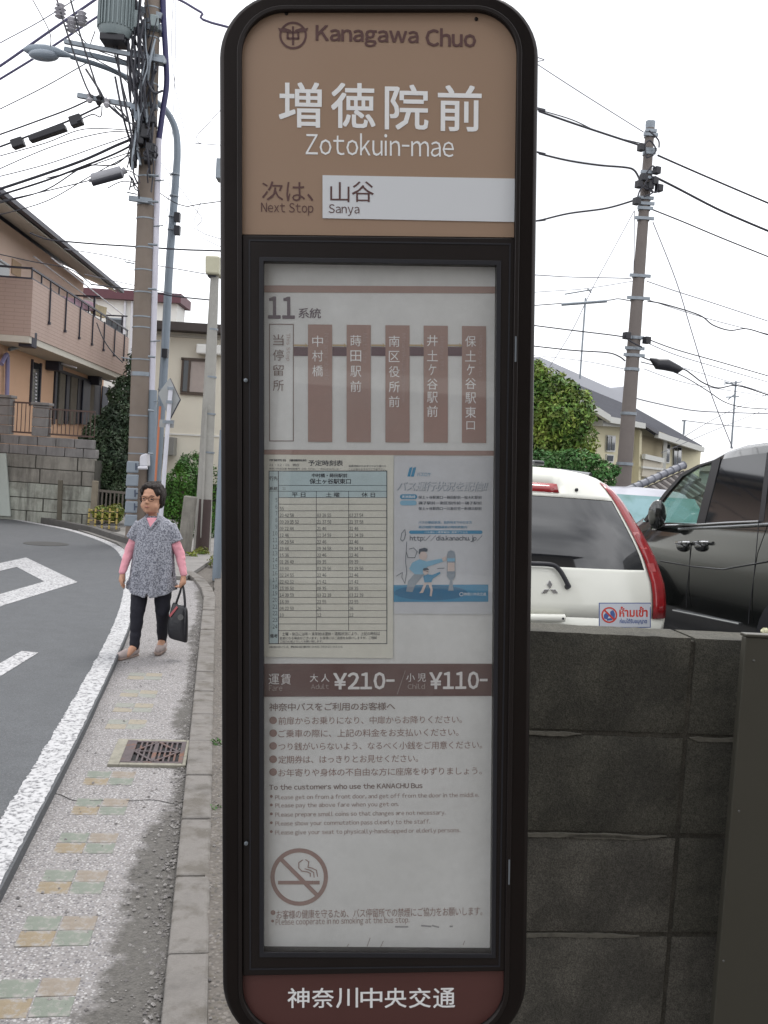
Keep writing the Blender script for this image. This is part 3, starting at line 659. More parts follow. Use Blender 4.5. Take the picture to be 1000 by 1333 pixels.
tt = {6: ('55', '', ''), 7: ('20 42 58', '03 28 55', '03 27 54'), 8: ('09 20 35 52', '21 37 58', '21 37 58'), 9: ('09 22 44', '21 46', '21 46'), 10: ('12 46', '11 34 59', '11 34 59'), 11: ('08 29 54', '22 46', '22 46'),
      12: ('19 44', '09 34 58', '09 34 58'), 13: ('15 36', '22 46', '22 46'), 14: ('01 26 49', '09 35', '09 39'), 15: ('19 40', '03 29 56', '03 29 56'), 16: ('02 24 55', '22 46', '22 46'), 17: ('22 42 52', '15 42', '15 42'),
      18: ('15 35 50', '08 35', '08 35'), 19: ('14 39 59', '03 22 39', '03 22 39'), 20: ('16 39', '22 55', '22 55'), 21: ('04 22 50', '26', '26'), 22: ('10', '12', '12')}
for i in range(20):
    h = str(i + 5); y = rows[i] + 16
    text(h, zb(137 - 18 * (len(h) - 1), y - 13, 148, y + 13), P, I_line, PAP)
    for x, s_ in zip((163, 395, 594), tt.get(i + 5, ('', '', ''))):
        if s_: text(s_, zb(x, y + 1, x + (len(s_.split()) * 31 - 6), y + 22), P, I_line, PAP)
text('土曜・休日には年・末年始は運休・道路状況により、上記の時刻は', zb(178, 1156, 785, 1178), P, I_line, PAP); text('変更になる場合がございます。お客様にはご迷惑をお掛けしますが、ご理解', zb(163, 1184, 765, 1202), P, I_line, PAP); text('ご協力の程よろしくお願い致します。', zb(165, 1207, 430, 1222), P, I_line, PAP)
text('神奈中バス 舞岡営業所 045 (822) 0101', zb(97, 1241, 555, 1255), P, I_line, PAP)
# information poster
POS = ppoly('poster', [(512.8, 594), (642.5, 594.5), (641, 800), (512.8, 799)], BW + .0012, I_paper, BOARD, th=.0006)
Q = BW + .0016
def z4(x, y): return (500 + .16 * x, 590 + .16 * y)
def zc(x0, y0, x1, y1): return (*z4(x0, y0), *z4(x1, y1))
pflat('logo', [z4(190, 188), z4(208, 118), z4(232, 112), z4(213, 190)], Q, I_pblue, POS); pflat('logo', [z4(218, 190), z4(238, 118), z4(262, 112), z4(243, 190)], Q, I_pblue, POS)
text('バスロケ', zc(268, 155, 382, 188), Q, I_pblue, POS)
text('バス運行状況を配信!!', zc(105, 232, 850, 310), Q, I_pgrey, POS, bold=.02, shear=.25); text('バス運行状況を配信!!', zc(99, 228, 844, 306), Q + .0001, I_paper, POS, bold=.01, shear=.25)
def pill(name, x0, y0, x1, y1, m, w=Q):
    r = (y1 - y0) / 2; return pflat(name, [z4(x, y) for x, y in arc(x1 - r, y0 + r, r, -90, 90, 8) + arc(x0 + r, y0 + r, r, 90, 270, 8)], w, m, POS)
pill('pill', 130, 334, 270, 374, I_pblue); pill('pill', 130, 384, 266, 424, I_plb); text('実施路線', zc(145, 342, 255, 366), Q + .0001, I_white, POS)
for s_, y, x1 in (('保土ヶ谷駅東口ー蒔田駅前ー桜木町駅前', 359, 795), ('磯子駅前ー南区役所前ー磯子駅前', 405, 795), ('保土ヶ谷駅西口ー川島住宅ー新横浜駅前', 450, 795)): text(s_, zc(280, y - 13, x1, y + 13), Q, I_dk, POS, bold=.01)
text('バスの接近状況、目的地までの行き方', zc(280, 551, 715, 574), Q, I_pblue, POS, bold=.01); text('周辺地図や経路検索の時刻表案内', zc(280, 590, 675, 612), Q, I_pblue, POS, bold=.01)
pill('web_bar', 205, 628, 802, 656, I_pblue); text('バス停から携帯電話に簡単アクセス', zc(330, 634, 680, 651), Q + .0001, I_white, POS)
text('http://dia.kanachu.jp/', zc(210, 668, 800, 722), Q, I_dk, POS, bold=.014)
pflat('blue_band', [z4(78, 1072), z4(848, 1068), z4(848, 1208), z4(78, 1210)], Q, I_pblue, POS)
pflat('shadow_oval', [z4(380 + 300 * math.cos(t), 1135 + 62 * math.sin(t)) for t in [k * .2618 for k in range(24)]], Q + .0001, I_db, POS)
text('神奈川中央交通', zc(650, 1133, 830, 1160), Q + .0002, I_white, POS); pring(*z4(630, 1147), 2.6, 2.0, Q + .0002, I_white, POS, 'small_emblem')
K = Q + .0003                                   # generic cartoon: a man, a child and a dog pointing at a stop pole
pflat('cartoon_stop', [z4(x, y) for x, y in ((512, 830), (520, 800), (545, 790), (572, 800), (580, 830), (580, 1000), (562, 1030), (530, 1030), (512, 1000))], K, I_pgrey, POS)
pflat('cartoon_stop', [z4(x, y) for x, y in ((517, 890), (575, 890), (575, 960), (517, 960))], K + .0001, I_skin, POS); pflat('cartoon_stop', [z4(x, y) for x, y in ((515, 855), (577, 855), (577, 880), (515, 880))], K + .0001, I_plb, POS)
pflat('cartoon_stop', [z4(x, y) for x, y in ((538, 1030), (554, 1030), (566, 1118), (522, 1118))], K, I_pgrey, POS)
pflat('cartoon_man', [z4(x, y) for x, y in ((230, 890), (290, 862), (345, 880), (480, 855), (486, 880), (350, 925), (330, 985), (250, 985), (205, 940))], K, I_plb, POS)
pflat('cartoon_man', [z4(x, y) for x, y in ((245, 985), (325, 985), (265, 1060), (225, 1130), (180, 1125), (195, 1040))], K, I_pgrey, POS)
pflat('cartoon_face', [z4(318 + 34 * math.cos(t), 835 + 36 * math.sin(t)) for t in [k * .5236 for k in range(12)]], K + .0001, I_skin, POS)
pflat('cartoon_hair', [z4(x, y) for x, y in ((282, 815), (285, 780), (330, 768), (356, 778), (352, 800), (300, 800), (290, 825))], K + .0002, I_dk, POS)
pflat('cartoon_hand', [z4(x, y) for x, y in ((470, 855), (508, 835), (505, 870), (480, 880))], K + .0001, I_skin, POS)
pflat('cartoon_child', [z4(x, y) for x, y in ((318, 1000), (352, 985), (392, 990), (455, 965), (460, 978), (398, 1020), (385, 1050), (330, 1052))], K + .0003, I_pblue, POS)
pflat('cartoon_face', [z4(340 + 24 * math.cos(t), 962 + 26 * math.sin(t)) for t in [k * .5236 for k in range(12)]], K + .0004, I_skin, POS)
pflat('cartoon_hair', [z4(x, y) for x, y in ((314, 955), (322, 936), (350, 932), (366, 944), (362, 952), (330, 952))], K + .0005, I_dk, POS)
pflat('cartoon_leg', [z4(x, y) for x, y in ((330, 1052), (352, 1052), (318, 1135), (286, 1138), (300, 1122))], K + .0003, I_skin, POS); pflat('cartoon_leg', [z4(x, y) for x, y in ((356, 1052), (384, 1050), (396, 1110), (388, 1165), (372, 1160), (378, 1110))], K + .0003, I_skin, POS)
pflat('cartoon_leg', [z4(x, y) for x, y in ((262, 1050), (300, 1000), (325, 985), (250, 1000), (215, 1060), (208, 1128), (232, 1130))], K + .0002, I_pgrey, POS)
strokes('cartoon_lines', [[z4(x, y) for x, y in s_] for s_ in (((135, 700), (145, 650), (170, 620), (175, 660), (165, 700), (150, 715), (135, 700)), ((185, 720), (180, 800), (195, 850), (250, 850), (270, 800), (240, 770), (205, 780)), ((100, 1000), (150, 970), (145, 1010), (170, 1060), (185, 960), (175, 880), (180, 800)), ((435, 938), (490, 935)), ((318, 950), (360, 965)))], .8, K + .0005, I_dk, POS)
# fare band and notes
BAND = ppoly('fare_band', [(342, 864), (640.5, 864), (640, 906), (342, 907)], B + .0003, I_band, BOARD, th=.0003)
def z5(x, y): return (320 + .34 * x, 850 + .34 * y)
def zd(x0, y0, x1, y1): return (*z5(x0, y0), *z5(x1, y1))
B2 = B + .0006; I_fare = flat('fare_white', (205, 203, 203)); I_soft = flat('fare_soft', (150, 138, 134))
text('運', zd(88, 80, 128, 120), B2, I_fare, BAND, bold=.005); text('賃', zd(134, 80, 173, 121), B2, I_fare, BAND, bold=.005); text('Fare', zd(89, 124, 140, 145), B2, I_soft, BAND)
text('大 人', zd(246, 80, 320, 111), B2, I_fare, BAND); text('Adult', zd(250, 119, 318, 138), B2, I_soft, BAND); text('¥210-', zd(335, 74, 570, 140), B2, I_fare, BAND, bold=.025)
strokes('slash', [[z5(580, 158), z5(611, 68)]], .6, B2, I_soft, BAND)
text('小 児', zd(615, 78, 690, 110), B2, I_fare, BAND); text('Child', zd(620, 118, 686, 138), B2, I_soft, BAND); text('¥110-', zd(703, 71, 926, 139), B2, I_fare, BAND, bold=.025)
text('神奈中バスをご利用のお客様へ', zd(90, 190, 572, 221), B, I_grey, BOARD, bold=.012)
I_rb = flat('red_brown', (136, 112, 106))
for y, x1, s_ in ((257, 828, '前扉からお乗りになり、中扉からお降りください。'), (306, 815, 'ご乗車の際に、上記の料金をお支払いください。'), (355, 905, 'つり銭がいらないよう、なるべく小銭をご用意ください。'), (406, 660, '定期券は、はっきりとお見せください。'), (455, 904, 'お年寄りや身体の不自由な方に座席をゆずりましょう。')):
    pflat('bullet', circle(*z5(105, y + 1), 5, 18), B, I_rb, BOARD); text(s_, zd(125, y - 15, x1, y + 15), B, I_rb, BOARD, bold=.004)
text('To the customers who use the KANACHU Bus', zd(90, 500, 677, 521), B, I_grey, BOARD, bold=.018)
for y, x1, s_ in ((549, 893, 'Please get on from a front door, and get off from the door in the middle.'), (582, 585, 'Please pay the above fare when you get on.'), (616, 765, 'Please prepare small coins so that changes are not necessary.'), (650, 706, 'Please show your commutation pass clearly to the staff.'), (684, 822, 'Please give your seat to physically-handicapped or elderly persons.')):
    pflat('bullet', circle(*z5(98, y), 1.9, 12), B, I_rb, BOARD); text(s_, zd(113, y - 10, x1, y + 12), B, I_rb, BOARD)
NO = pring(389.6, 1141.7, 37.5, 32, B, I_rb, BOARD, 'no_smoking_ring', 40)
strokes('no_smoking_bar', [[(364.5, 1117), (414.5, 1167)]], 5.5, B + .0002, I_rb, BOARD)
strokes('cigarette', [[(363.5, 1149), (407, 1149)], [(410, 1149), (411.2, 1149)], [(413.6, 1149), (414.8, 1149)]], 5, B + .0001, I_rb, BOARD)
strokes('smoke', [[(404, 1141), (404, 1137), (400, 1135), (393, 1134), (389, 1130), (389, 1123), (394, 1119.5)], [(413.5, 1141), (412, 1133), (406, 1130), (401, 1129), (402, 1122), (398, 1119)], [(409, 1142), (408.5, 1136), (404, 1133), (397, 1131)]], 1.3, B + .0001, I_rb, BOARD)
pflat('bullet', circle(355.6, 1188, 3.2, 14), B, I_rb, BOARD); text('お客様の健康を守るため、バス停留所での禁煙にご協力をお願いします。', (360, 1182.5, 628, 1194), B, I_rb, BOARD)
pflat('bullet', circle(355, 1199, 1.9, 12), B, I_rb, BOARD); text('Please cooperate in no smoking at the bus stop.', (359, 1194.5, 533, 1205), B, I_rb, BOARD)
strokes('scratch', [[(451, 1234), (454, 1229)], [(478, 1232), (482, 1221)], [(494, 1236), (499, 1225)], [(603, 1230), (605, 1225)], [(368, 1235), (370, 1232)], [(371, 1200), (372, 1191)]], .7, B, I_grey, BOARD)
strokes('smudge', [[(515, 1206.5), (531, 1206.5)], [(549, 1205), (561, 1206)], [(563, 1205), (571, 1207)], [(586, 1206), (589, 1206)]], 2.2, B, flat('smudge', (140, 140, 142)), BOARD)

# ================================================================== block wall on the right
WB = Plane((.292, 1.825), 7.0)
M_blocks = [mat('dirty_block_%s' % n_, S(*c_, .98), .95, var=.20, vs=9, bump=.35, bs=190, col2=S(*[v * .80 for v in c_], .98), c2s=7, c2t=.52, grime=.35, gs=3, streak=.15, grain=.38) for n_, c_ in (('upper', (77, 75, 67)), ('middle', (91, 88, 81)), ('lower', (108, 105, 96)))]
M_block = M_blocks[0]
M_mortar = mat('old_mortar', S(68, 65, 58, .95), .95, var=.35, vs=14, bump=.6, bs=90, grain=.3)
WALL = empty('block_wall', WB.p, 'low wall of dirty grey concrete blocks right of the bus stop sign', 'wall')
ZT = 1.391; joint = .333
def wp(t, off, z): q = WB.p + WB.u * t + WB.n * off; return Vector((q.x, q.y, z))
tl, tr = joint - .4 * 2 + .0, joint + .4 * 5
def wbox(t0, t1, z0, z1, o0, o1): return MB().prism([wp(t0, o0, z0), wp(t1, o0, z0), wp(t1, o1, z0), wp(t0, o1, z0)], (0, 0, z1 - z0))
wbox(tl, tr, -.02, ZT - .012, -.095, -.0075).build('mortar', M_mortar, WALL)
random.seed(11); bproto = []
for v in range(6):                          # six slightly uneven block meshes
    q = MB(); nx, nz_ = 16, 8; L_, H_ = .39, .189
    vs = []; fs = []
    for j in range(nz_ + 1):
        for i in range(nx + 1):
            x = L_ * i / nx; z = H_ * j / nz_; e = (i in (0, nx)) or (j in (0, nz_))
            d = .0016 * noise.noise(Vector((x * 22 + v * 9, z * 22, v))) + .0008 * noise.noise(Vector((x * 60 + v, z * 60, v)))
            vs.append(WB.u * (x + (.0015 * noise.noise(Vector((z * 50, v, 5))) if i in (0, nx) else 0)) + WB.n * (d - (.004 if e else 0)) + Vector((0, 0, z + (.002 * noise.noise(Vector((x * 40, v * 3, 2))) if j in (0, nz_) else 0))))
    for j in range(nz_):
        for i in range(nx): a = j * (nx + 1) + i; fs.append((a, a + 1, a + nx + 2, a + nx + 1))
    q.add(vs, fs)
    per = [i for i in range(nx + 1)] + [(j * (nx + 1) + nx) for j in range(1, nz_ + 1)] + [nz_ * (nx + 1) + i for i in range(nx - 1, -1, -1)] + [j * (nx + 1) for j in range(nz_ - 1, 0, -1)]
    back = [vs[i] - WB.n * .1 for i in per]; b0 = len(q.v); q.v += back; m_ = len(per)
    for i in range(m_): q.f.append((per[i], b0 + i, b0 + (i + 1) % m_, per[(i + 1) % m_]))
    q.f.append(tuple(b0 + i for i in range(m_))); bproto.append(q)
bobj = {}
for c in range(7):
    for k in range(7):
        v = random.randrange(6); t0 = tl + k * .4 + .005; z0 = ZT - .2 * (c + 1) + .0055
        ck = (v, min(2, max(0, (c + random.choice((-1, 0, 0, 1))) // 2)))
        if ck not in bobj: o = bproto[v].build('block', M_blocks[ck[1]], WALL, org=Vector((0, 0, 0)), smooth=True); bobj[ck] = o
        else: o = bobj[ck].copy(); COL.objects.link(o); o.parent = WALL
        p = wp(t0, random.uniform(-.002, .001), z0); o.location = p - ORG[WALL]
# patches of smeared mortar and a grey steel cabinet
for t0, t1, z in ((-.06, .31, ZT - .402), (.10, .26, ZT - .404), (-.08, .27, ZT - .602), (.34, .45, ZT - .203), (-.1, .12, ZT - .202)):
    q = MB(); n_ = 40; top = []; bot = []
    for i in range(n_ + 1):
        f = i / n_; t = t0 + (t1 - t0) * f; e = min(1, f * 6, (1 - f) * 6) ; h_ = .005 * e * (.75 + .9 * abs(noise.noise(Vector((t * 30, z * 9, 0)))))
        zz = z + .003 * noise.noise(Vector((t * 14, z, 2))); top.append(wp(t, -.0018, zz + h_ * .7)); bot.append(wp(t, -.0018, zz - h_))
    q.prism(top + bot[::-1], -WB.n * .006).build('mortar_smear', mat('pale_mortar', S(104, 101, 92, .95), .95, var=.3, vs=60, bump=.4, bs=220, grime=.4, gs=30), WALL)
CB = Plane((U(969, 900, 1.80).x, 1.80), 7)
cab_m = mat('olive_steel', S(76, 74, 66, .95), .45, .3, var=.06, vs=3, grime=.15, gs=3)
CAB = empty('steel_cabinet', (CB.p.x, CB.p.y, 0), 'plain dark grey sheet steel cabinet with small rivets at right frame edge', 'cabinet')
zt = CB.at(969, 829).z; q0 = CB.at(971, 830)
def cbp(t, off, z): q = q0 + CB.u * t + CB.n * off; return Vector((q.x, q.y, z))
MB().prism([cbp(0, 0, 0), cbp(.5, 0, 0), cbp(.5, -.018, 0), cbp(0, -.018, 0)], (0, 0, zt)).build('steel_sheet', cab_m, CAB, bevel=.003)
MB().prism([cbp(-.002, .003, zt), cbp(.502, .003, zt), cbp(.502, -.020, zt), cbp(-.002, -.020, zt)], (0, 0, .006)).build('lid', cab_m, CAB, bevel=.002)
for x, y in ((981.5, 860), (962, 1056), (942, 1251)):
    p = CB.at(x, y); MB().lathe(p, [(.0026, 0), (.002, .0012), (.001, .0016)], 10, CB.n).build('rivet', mat('dull_rivet', (.16, .16, .15), .5, .6), CAB, smooth=True)


# ================================================================== left side: retaining wall, house, fence
def V(px, py, Y, off=0): return U(px, py, Y - off)
def pg(pl, pts, off, th, name, m, parent=None, **k):      # slab on a vertical plane: front face at off, thickness th behind it
    return MB().prism([pl.at(x, y, off) for x, y in pts], -pl.n * th).build(name, m, parent, **k)
def rect(x0, y0, x1, y1, s=.062):                          # picture rectangle following the camera's roll
    return [(x0, y0), (x1, y0 + (x1 - x0) * s), (x1 - (y1 - y0) * s, y1 + (x1 - x0) * s), (x0 - (y1 - y0) * s, y1)]
M_stone = mat('retaining_stone', S(168, 170, 160, 1.1), .9, streak=.8, var=.25, vs=2.5, bump=.9, bs=14, col2=S(116, 112, 102, 1.15), c2s=1.6, c2t=.58, grime=.5, gs=1.3)
M_stone2 = mat('dark_stone', S(142, 138, 130, 1.15), .9, streak=.7, var=.25, vs=2, bump=.8, bs=12, grime=.6, gs=1.2)
M_cb = mat('grey_block', S(136, 133, 132, 1.2), .9, streak=.4, var=.18, vs=3, bump=.5, bs=30, grime=.25, gs=2)
PW_ = Plane((-7.2, 20.4), -2)
RET = empty('retaining_wall', PW_.at(60, 680, 0) * 1.0, 'weathered stone retaining wall with stained courses below the orange house', 'retaining wall')
RET.location = (PW_.at(60, 680).x, PW_.at(60, 680).y, 0); ORG[RET] = Vector(RET.location)
pr = [(-60, 582), (119, 602), (122, 700), (-60, 690)]
gnd = [PW_.at(-60, 560), PW_.at(126, 560)]
MB().prism([Vector((gnd[0].x, gnd[0].y, 0)) - PW_.n * .015, Vector((gnd[1].x, gnd[1].y, 0)) - PW_.n * .015, Vector((gnd[1].x, gnd[1].y, 0)) - PW_.n * .5, Vector((gnd[0].x, gnd[0].y, 0)) - PW_.n * .5], (0, 0, 1.42)).build('core', mat('wall_joint', S(84, 82, 76, 1.4), .95, var=.2), RET)
random.seed(5)
crs = [(-.05, .26), (.26, .54), (.54, .86), (.86, 1.17), (1.17, 1.46)]
for ci, (z0, z1) in enumerate(crs):
    a0 = gnd[0]; L_ = (gnd[1] - gnd[0]).length; x = 0
    while x < L_ - .05:
        w_ = random.choice((.9, 1.2, .75, 1.0)) if ci < 4 else .9; x1 = min(x + w_, L_)
        p = a0 + PW_.u * (x + .012); q = a0 + PW_.u * (x1 - .012); o = random.uniform(0, .014)
        MB().prism([Vector((p.x, p.y, z0 + .008)) + PW_.n * o, Vector((q.x, q.y, z0 + .008)) + PW_.n * o, Vector((q.x, q.y, z0 + .008)) - PW_.n * .14, Vector((p.x, p.y, z0 + .008)) - PW_.n * .14], (0, 0, z1 - z0 - .016)).build('stone', M_stone if ci < 3 else M_stone2, RET, bevel=.01)
        x = x1
pg(PW_, [(-60, 590), (7, 590), (13.5, 672), (-60, 668)], .09, .05, 'plaster_panel', mat('pale_render', S(205, 212, 205, 1.4), .8, var=.04), RET)
# grey block parapet standing on it, with two piers and iron railings between
PAR = empty('block_parapet', (PW_.at(60, 580).x, PW_.at(60, 580).y, 1.45), 'rough grey block parapet with piers and brown railings above the retaining wall', 'parapet wall')
def wzb(px): q = PW_.at(px, 590); return q
for ci, (ya, yb, y0b, y1b) in enumerate([(0, 0, 0, 0)] * 2):
    z0 = 1.46 + ci * .2; x = 0; L_ = (gnd[1] - gnd[0]).length
    k = 0
    while x < L_ - .05:
        x1 = min(x + .4 - (.2 if (ci and k == 0) else 0), L_); p = gnd[0] + PW_.u * (x + .006) - PW_.n * .02; q = gnd[0] + PW_.u * (x1 - .006) - PW_.n * .02
        if L_ - x > .2: MB().prism([Vector((p.x, p.y, z0)), Vector((q.x, q.y, z0)), Vector((q.x, q.y, z0)) - PW_.n * .2, Vector((p.x, p.y, z0)) - PW_.n * .2], (0, 0, .19)).build('block', M_cb, PAR, bevel=.012)
        x = x1; k += 1
for (xa, xb, yt) in ((-25, 12, 518), (41, 61, 528)):
    a = PW_.at(xa, 560); b = PW_.at(xb, 560); zt_ = PW_.at(xb, yt).z; z = 1.861; k = 0
    while z < zt_ - .02:
        h = min(.2, zt_ - z)
        MB().prism([Vector((a.x, a.y, z)), Vector((b.x, b.y, z)), Vector((b.x, b.y, z)) - PW_.n * .24, Vector((a.x, a.y, z)) - PW_.n * .24], (0, 0, h - .01)).build('block', M_cb, PAR, bevel=.01); z += h
    MB().prism([Vector((a.x, a.y, z)) + PW_.n * .03 - PW_.u * .03, Vector((b.x, b.y, z)) + PW_.n * .03 + PW_.u * .03, Vector((b.x, b.y, z)) - PW_.n * .27 + PW_.u * .03, Vector((a.x, a.y, z)) - PW_.n * .27 - PW_.u * .03], (0, 0, .06)).build('coping', M_cb, PAR, bevel=.01)
M_rail = mat('brown_railing', S(92, 72, 66, 1.3), .5, .2)
for (xa, xb, za, zb_) in ((13.5, 41, 1.86, 2.55), (61.5, 121, 1.86, 2.45)):
    a = PW_.at(xa, 560) - PW_.n * .1; b = PW_.at(xb, 560) - PW_.n * .1; L_ = (b - a).length
    for z in (za + .06, zb_): MB().bar(Vector((a.x, a.y, z)), Vector((b.x, b.y, z)), .03, .035).build('rail', M_rail, PAR)
    n_ = int(L_ / .085)
    for i in range(n_ + 1):
        p = along(a, b, i / n_); MB().bar((p.x, p.y, za + .05), (p.x, p.y, zb_), .014, .014).build('baluster', M_rail, PAR)
# raised ground behind
rg = [gnd[0] - PW_.n * .5, gnd[1] - PW_.n * .5]
MB().prism([Vector((rg[0].x - 30, rg[0].y, -.05)), Vector((rg[0].x, rg[0].y, -.05)), Vector((rg[1].x - .7, rg[1].y, -.05)), Vector((rg[1].x - 2.0, 60, -.05)), Vector((-60, 60, -.05))], (0, 0, 1.55)).build('raised_ground', M_soil, kind='structure')

# ---- orange house: long side recedes towards the picture's middle
ang = 90 + 3.2
HS = Plane((-7.9, 21.0), ang)               # balcony front plane
HW_ = Plane((-8.75, 21.0), ang)             # wall plane behind the balcony
HOU = empty('orange_house', (-9, 25, 1.5), 'two-storey orange stucco house with long pink-brown balcony above the retaining wall', 'house')
M_or = mat('orange_stucco', S(212, 174, 146, 1.05), .85, var=.05, vs=1.2, bump=.2, bs=60)
M_orup = mat('upper_stucco', S(214, 190, 176, 1.05), .85, var=.05, vs=1.2)
M_eave = mat('eave_board', S(190, 186, 176, 1.0), .8, var=.05)
M_dk = mat('dark_trim', S(62, 62, 76, 1.5), .5, .1)
M_gl = mat('window_glass_dark', (.03, .035, .04), .06, spec=.8, var=.2, vs=.8)
M_curt = mat('curtain_cloth', S(128, 122, 112, 1.4), .9, var=.15, vs=6)
M_shut = mat('slate_shutter', S(78, 82, 98, 1.35), .5, .1, var=.06)
def sid(name, c, scale=11):                  # horizontal siding courses as fine relief
    m = mat(name, c, .75, var=.05, vs=2); n = m.node_tree.nodes; l = m.node_tree.links; b = n['Principled BSDF']
    t = n.new('ShaderNodeTexCoord'); w = n.new('ShaderNodeTexBrick'); w.inputs['Scale'].default_value = 1; w.inputs['Brick Width'].default_value = .45; w.inputs['Row Height'].default_value = 1 / scale
    w.inputs['Mortar Size'].default_value = .006; mp = n.new('ShaderNodeVectorMath'); mp.operation = 'MULTIPLY'
    sx = n.new('ShaderNodeSeparateXYZ'); cx = n.new('ShaderNodeCombineXYZ'); ad = n.new('ShaderNodeMath'); l.new(t.outputs['Object'], sx.inputs[0]); l.new(sx.outputs[0], ad.inputs[0]); l.new(sx.outputs[1], ad.inputs[1])
    l.new(ad.outputs[0], cx.inputs[0]); l.new(sx.outputs[2], cx.inputs[1]); l.new(cx.outputs[0], w.inputs['Vector'])
    old = b.inputs['Base Color'].links[0].from_socket; q = n.new('ShaderNodeMix'); q.data_type = 'RGBA'; l.new(w.outputs['Fac'], q.inputs[0]); l.new(old, q.inputs[6]); q.inputs[7].default_value = (*[v * .78 for v in c], 1); l.new(q.outputs[2], b.inputs['Base Color'])
    bp = n.new('ShaderNodeBump'); bp.inputs['Strength'].default_value = .4; bp.inputs['Distance'].default_value = .01; bp.invert = True; l.new(w.outputs['Fac'], bp.inputs['Height']); l.new(bp.outputs[0], b.inputs['Normal']); return m
M_sid = sid('balcony_siding', S(176, 154, 144, 1.08), 12)
u = HS.u
def hp(pl, t, z, off=0): q = pl.p + pl.u * t + pl.n * off; return Vector((q.x, q.y, z))
if HS.u.y < 0: pass
# ground-floor and upper walls
MB().prism([hp(HW_, -2.5, 1.4), hp(HW_, 10.2, 1.4), hp(HW_, 10.2, 1.4, -7), hp(HW_, -2.5, 1.4, -7)], (0, 0, 2.62)).build('ground_floor_wall', M_or, HOU)
MB().prism([hp(HW_, -2.5, 4.02), hp(HW_, 7.2, 4.02), hp(HW_, 7.2, 4.02, -7), hp(HW_, -2.5, 4.02, -7)], (0, 0, 2.5)).build('upper_wall', M_orup, HOU)
# balcony: floor slab, front and end parapets
zb0, zb1 = 4.0, 5.22
t1 = 9.6
MB().prism([hp(HS, 0, zb0 - .14, .0), hp(HS, t1, zb0 - .14, .0), hp(HS, t1, zb0 - .14, -.84), hp(HS, -0, zb0 - .14, -.84)], (0, 0, .14)).build('balcony_floor', M_eave, HOU)
MB().prism([hp(HS, 0, zb0, .02), hp(HS, t1, zb0, .02), hp(HS, t1, zb0, -.10), hp(HS, 0, zb0, -.10)], (0, 0, zb1 - zb0)).build('balcony_parapet', M_sid, HOU)
MB().prism([hp(HS, -.12, zb0, .02), hp(HS, -.002, zb0, .02), hp(HS, -.002, zb0, -3.4), hp(HS, -.12, zb0, -3.4)], (0, 0, zb1 - zb0)).build('balcony_end_wall', M_sid, HOU)
MB().prism([hp(HS, -.12, zb0 - .14, .0), hp(HS, -.0, zb0 - .14, .0), hp(HS, -.0, zb0 - .14, -3.4), hp(HS, -.12, zb0 - .14, -3.4)], (0, 0, .138)).build('balcony_edge', M_eave, HOU)
for z in (zb1 + .02, zb1 + .24):
    MB().bar(hp(HS, -.12, z, -.03), hp(HS, t1, z, -.03), .05, .04).build('handrail', M_dk, HOU)
    MB().bar(hp(HS, -.09, z, -.05), hp(HS, -.09, z, -3.4), .05, .04).build('handrail', M_dk, HOU)
for i in range(15): t = -.05 + i * t1 / 14; MB().bar(hp(HS, t, zb1 + .02, -.03), hp(HS, t, zb1 + .24, -.03), .03, .03).build('rail_post', M_dk, HOU)
for i in range(7): t = 1.1 + i * 1.3; MB().bar(hp(HS, t, zb1 - .75, .045), hp(HS, t, zb1 + .04, .045), .03, .03).build('rail_stay', M_dk, HOU)
for i in range(7): t = 1.1 + i * 1.3; MB().box(hp(HS, t, zb1 - .76, .045), (.06, .08, .06), R(3)).build('stay_foot', M_dk, HOU)
for t in (5.6, 9.1): MB().bar(hp(HS, t, zb1, -.1), hp(HS, t, zb1 + .62, -.1), .05, .05).build('laundry_post', M_dk, HOU); MB().bar(hp(HS, t, zb1 + .62, .05), hp(HS, t, zb1 + .6, -.7), .04, .04).build('laundry_arm', M_dk, HOU)
for o in (-.1, -.5): MB().tube([hp(HS, 1.5, zb1 + .8, o), hp(HS, 9.4, zb1 + .66, o)], .018, 8).build('laundry_pole', M_white, HOU, smooth=True)
# roof with deep eave
ez = 6.35
M_tile = mat('dark_roof', S(92, 96, 112, 1.3), .6, var=.1, vs=3)
rfm = MB(); a, b = hp(HS, -3, ez, .1), hp(HS, 7.6, ez, .1); c, d = hp(HS, 7.6, ez + 1.75, -4.4), hp(HS, -3, ez + 1.75, -4.4); e_, f_ = hp(HS, 7.6, ez, -8.9), hp(HS, -3, ez, -8.9)
th = Vector((0, 0, .12))
rfm.add([a, b, c, d, e_, f_] + [p + th for p in (a, b, c, d, e_, f_)], [(0, 1, 2, 3), (3, 2, 4, 5), (6, 9, 8, 7), (9, 11, 10, 8), (0, 6, 7, 1), (1, 7, 8, 2), (2, 8, 10, 4), (0, 3, 9, 6), (3, 5, 11, 9), (5, 4, 10, 11)])
RF = rfm.build('roof', M_tile, HOU)
MB().prism([hp(HS, -3, ez - .03, .06), hp(HS, 7.5, ez - .03, .06), hp(HS, 7.5, ez + .3, -.86), hp(HS, -3, ez + .3, -.86)], (0, 0, -.03)).build('soffit', M_eave, HOU)
MB().bar(hp(HS, -3, ez + .02, .16), hp(HS, 7.7, ez + .02, .16), .12, .10).build('gutter', M_dk, RF)
gb = MB(); gb.prism([hp(HW_, 7.2, 6.5, 0), hp(HW_, 7.2, 8.0, -3.6), hp(HW_, 7.2, 6.5, -7)], HW_.u * -.1); gb.build('gable', M_orup, HOU)
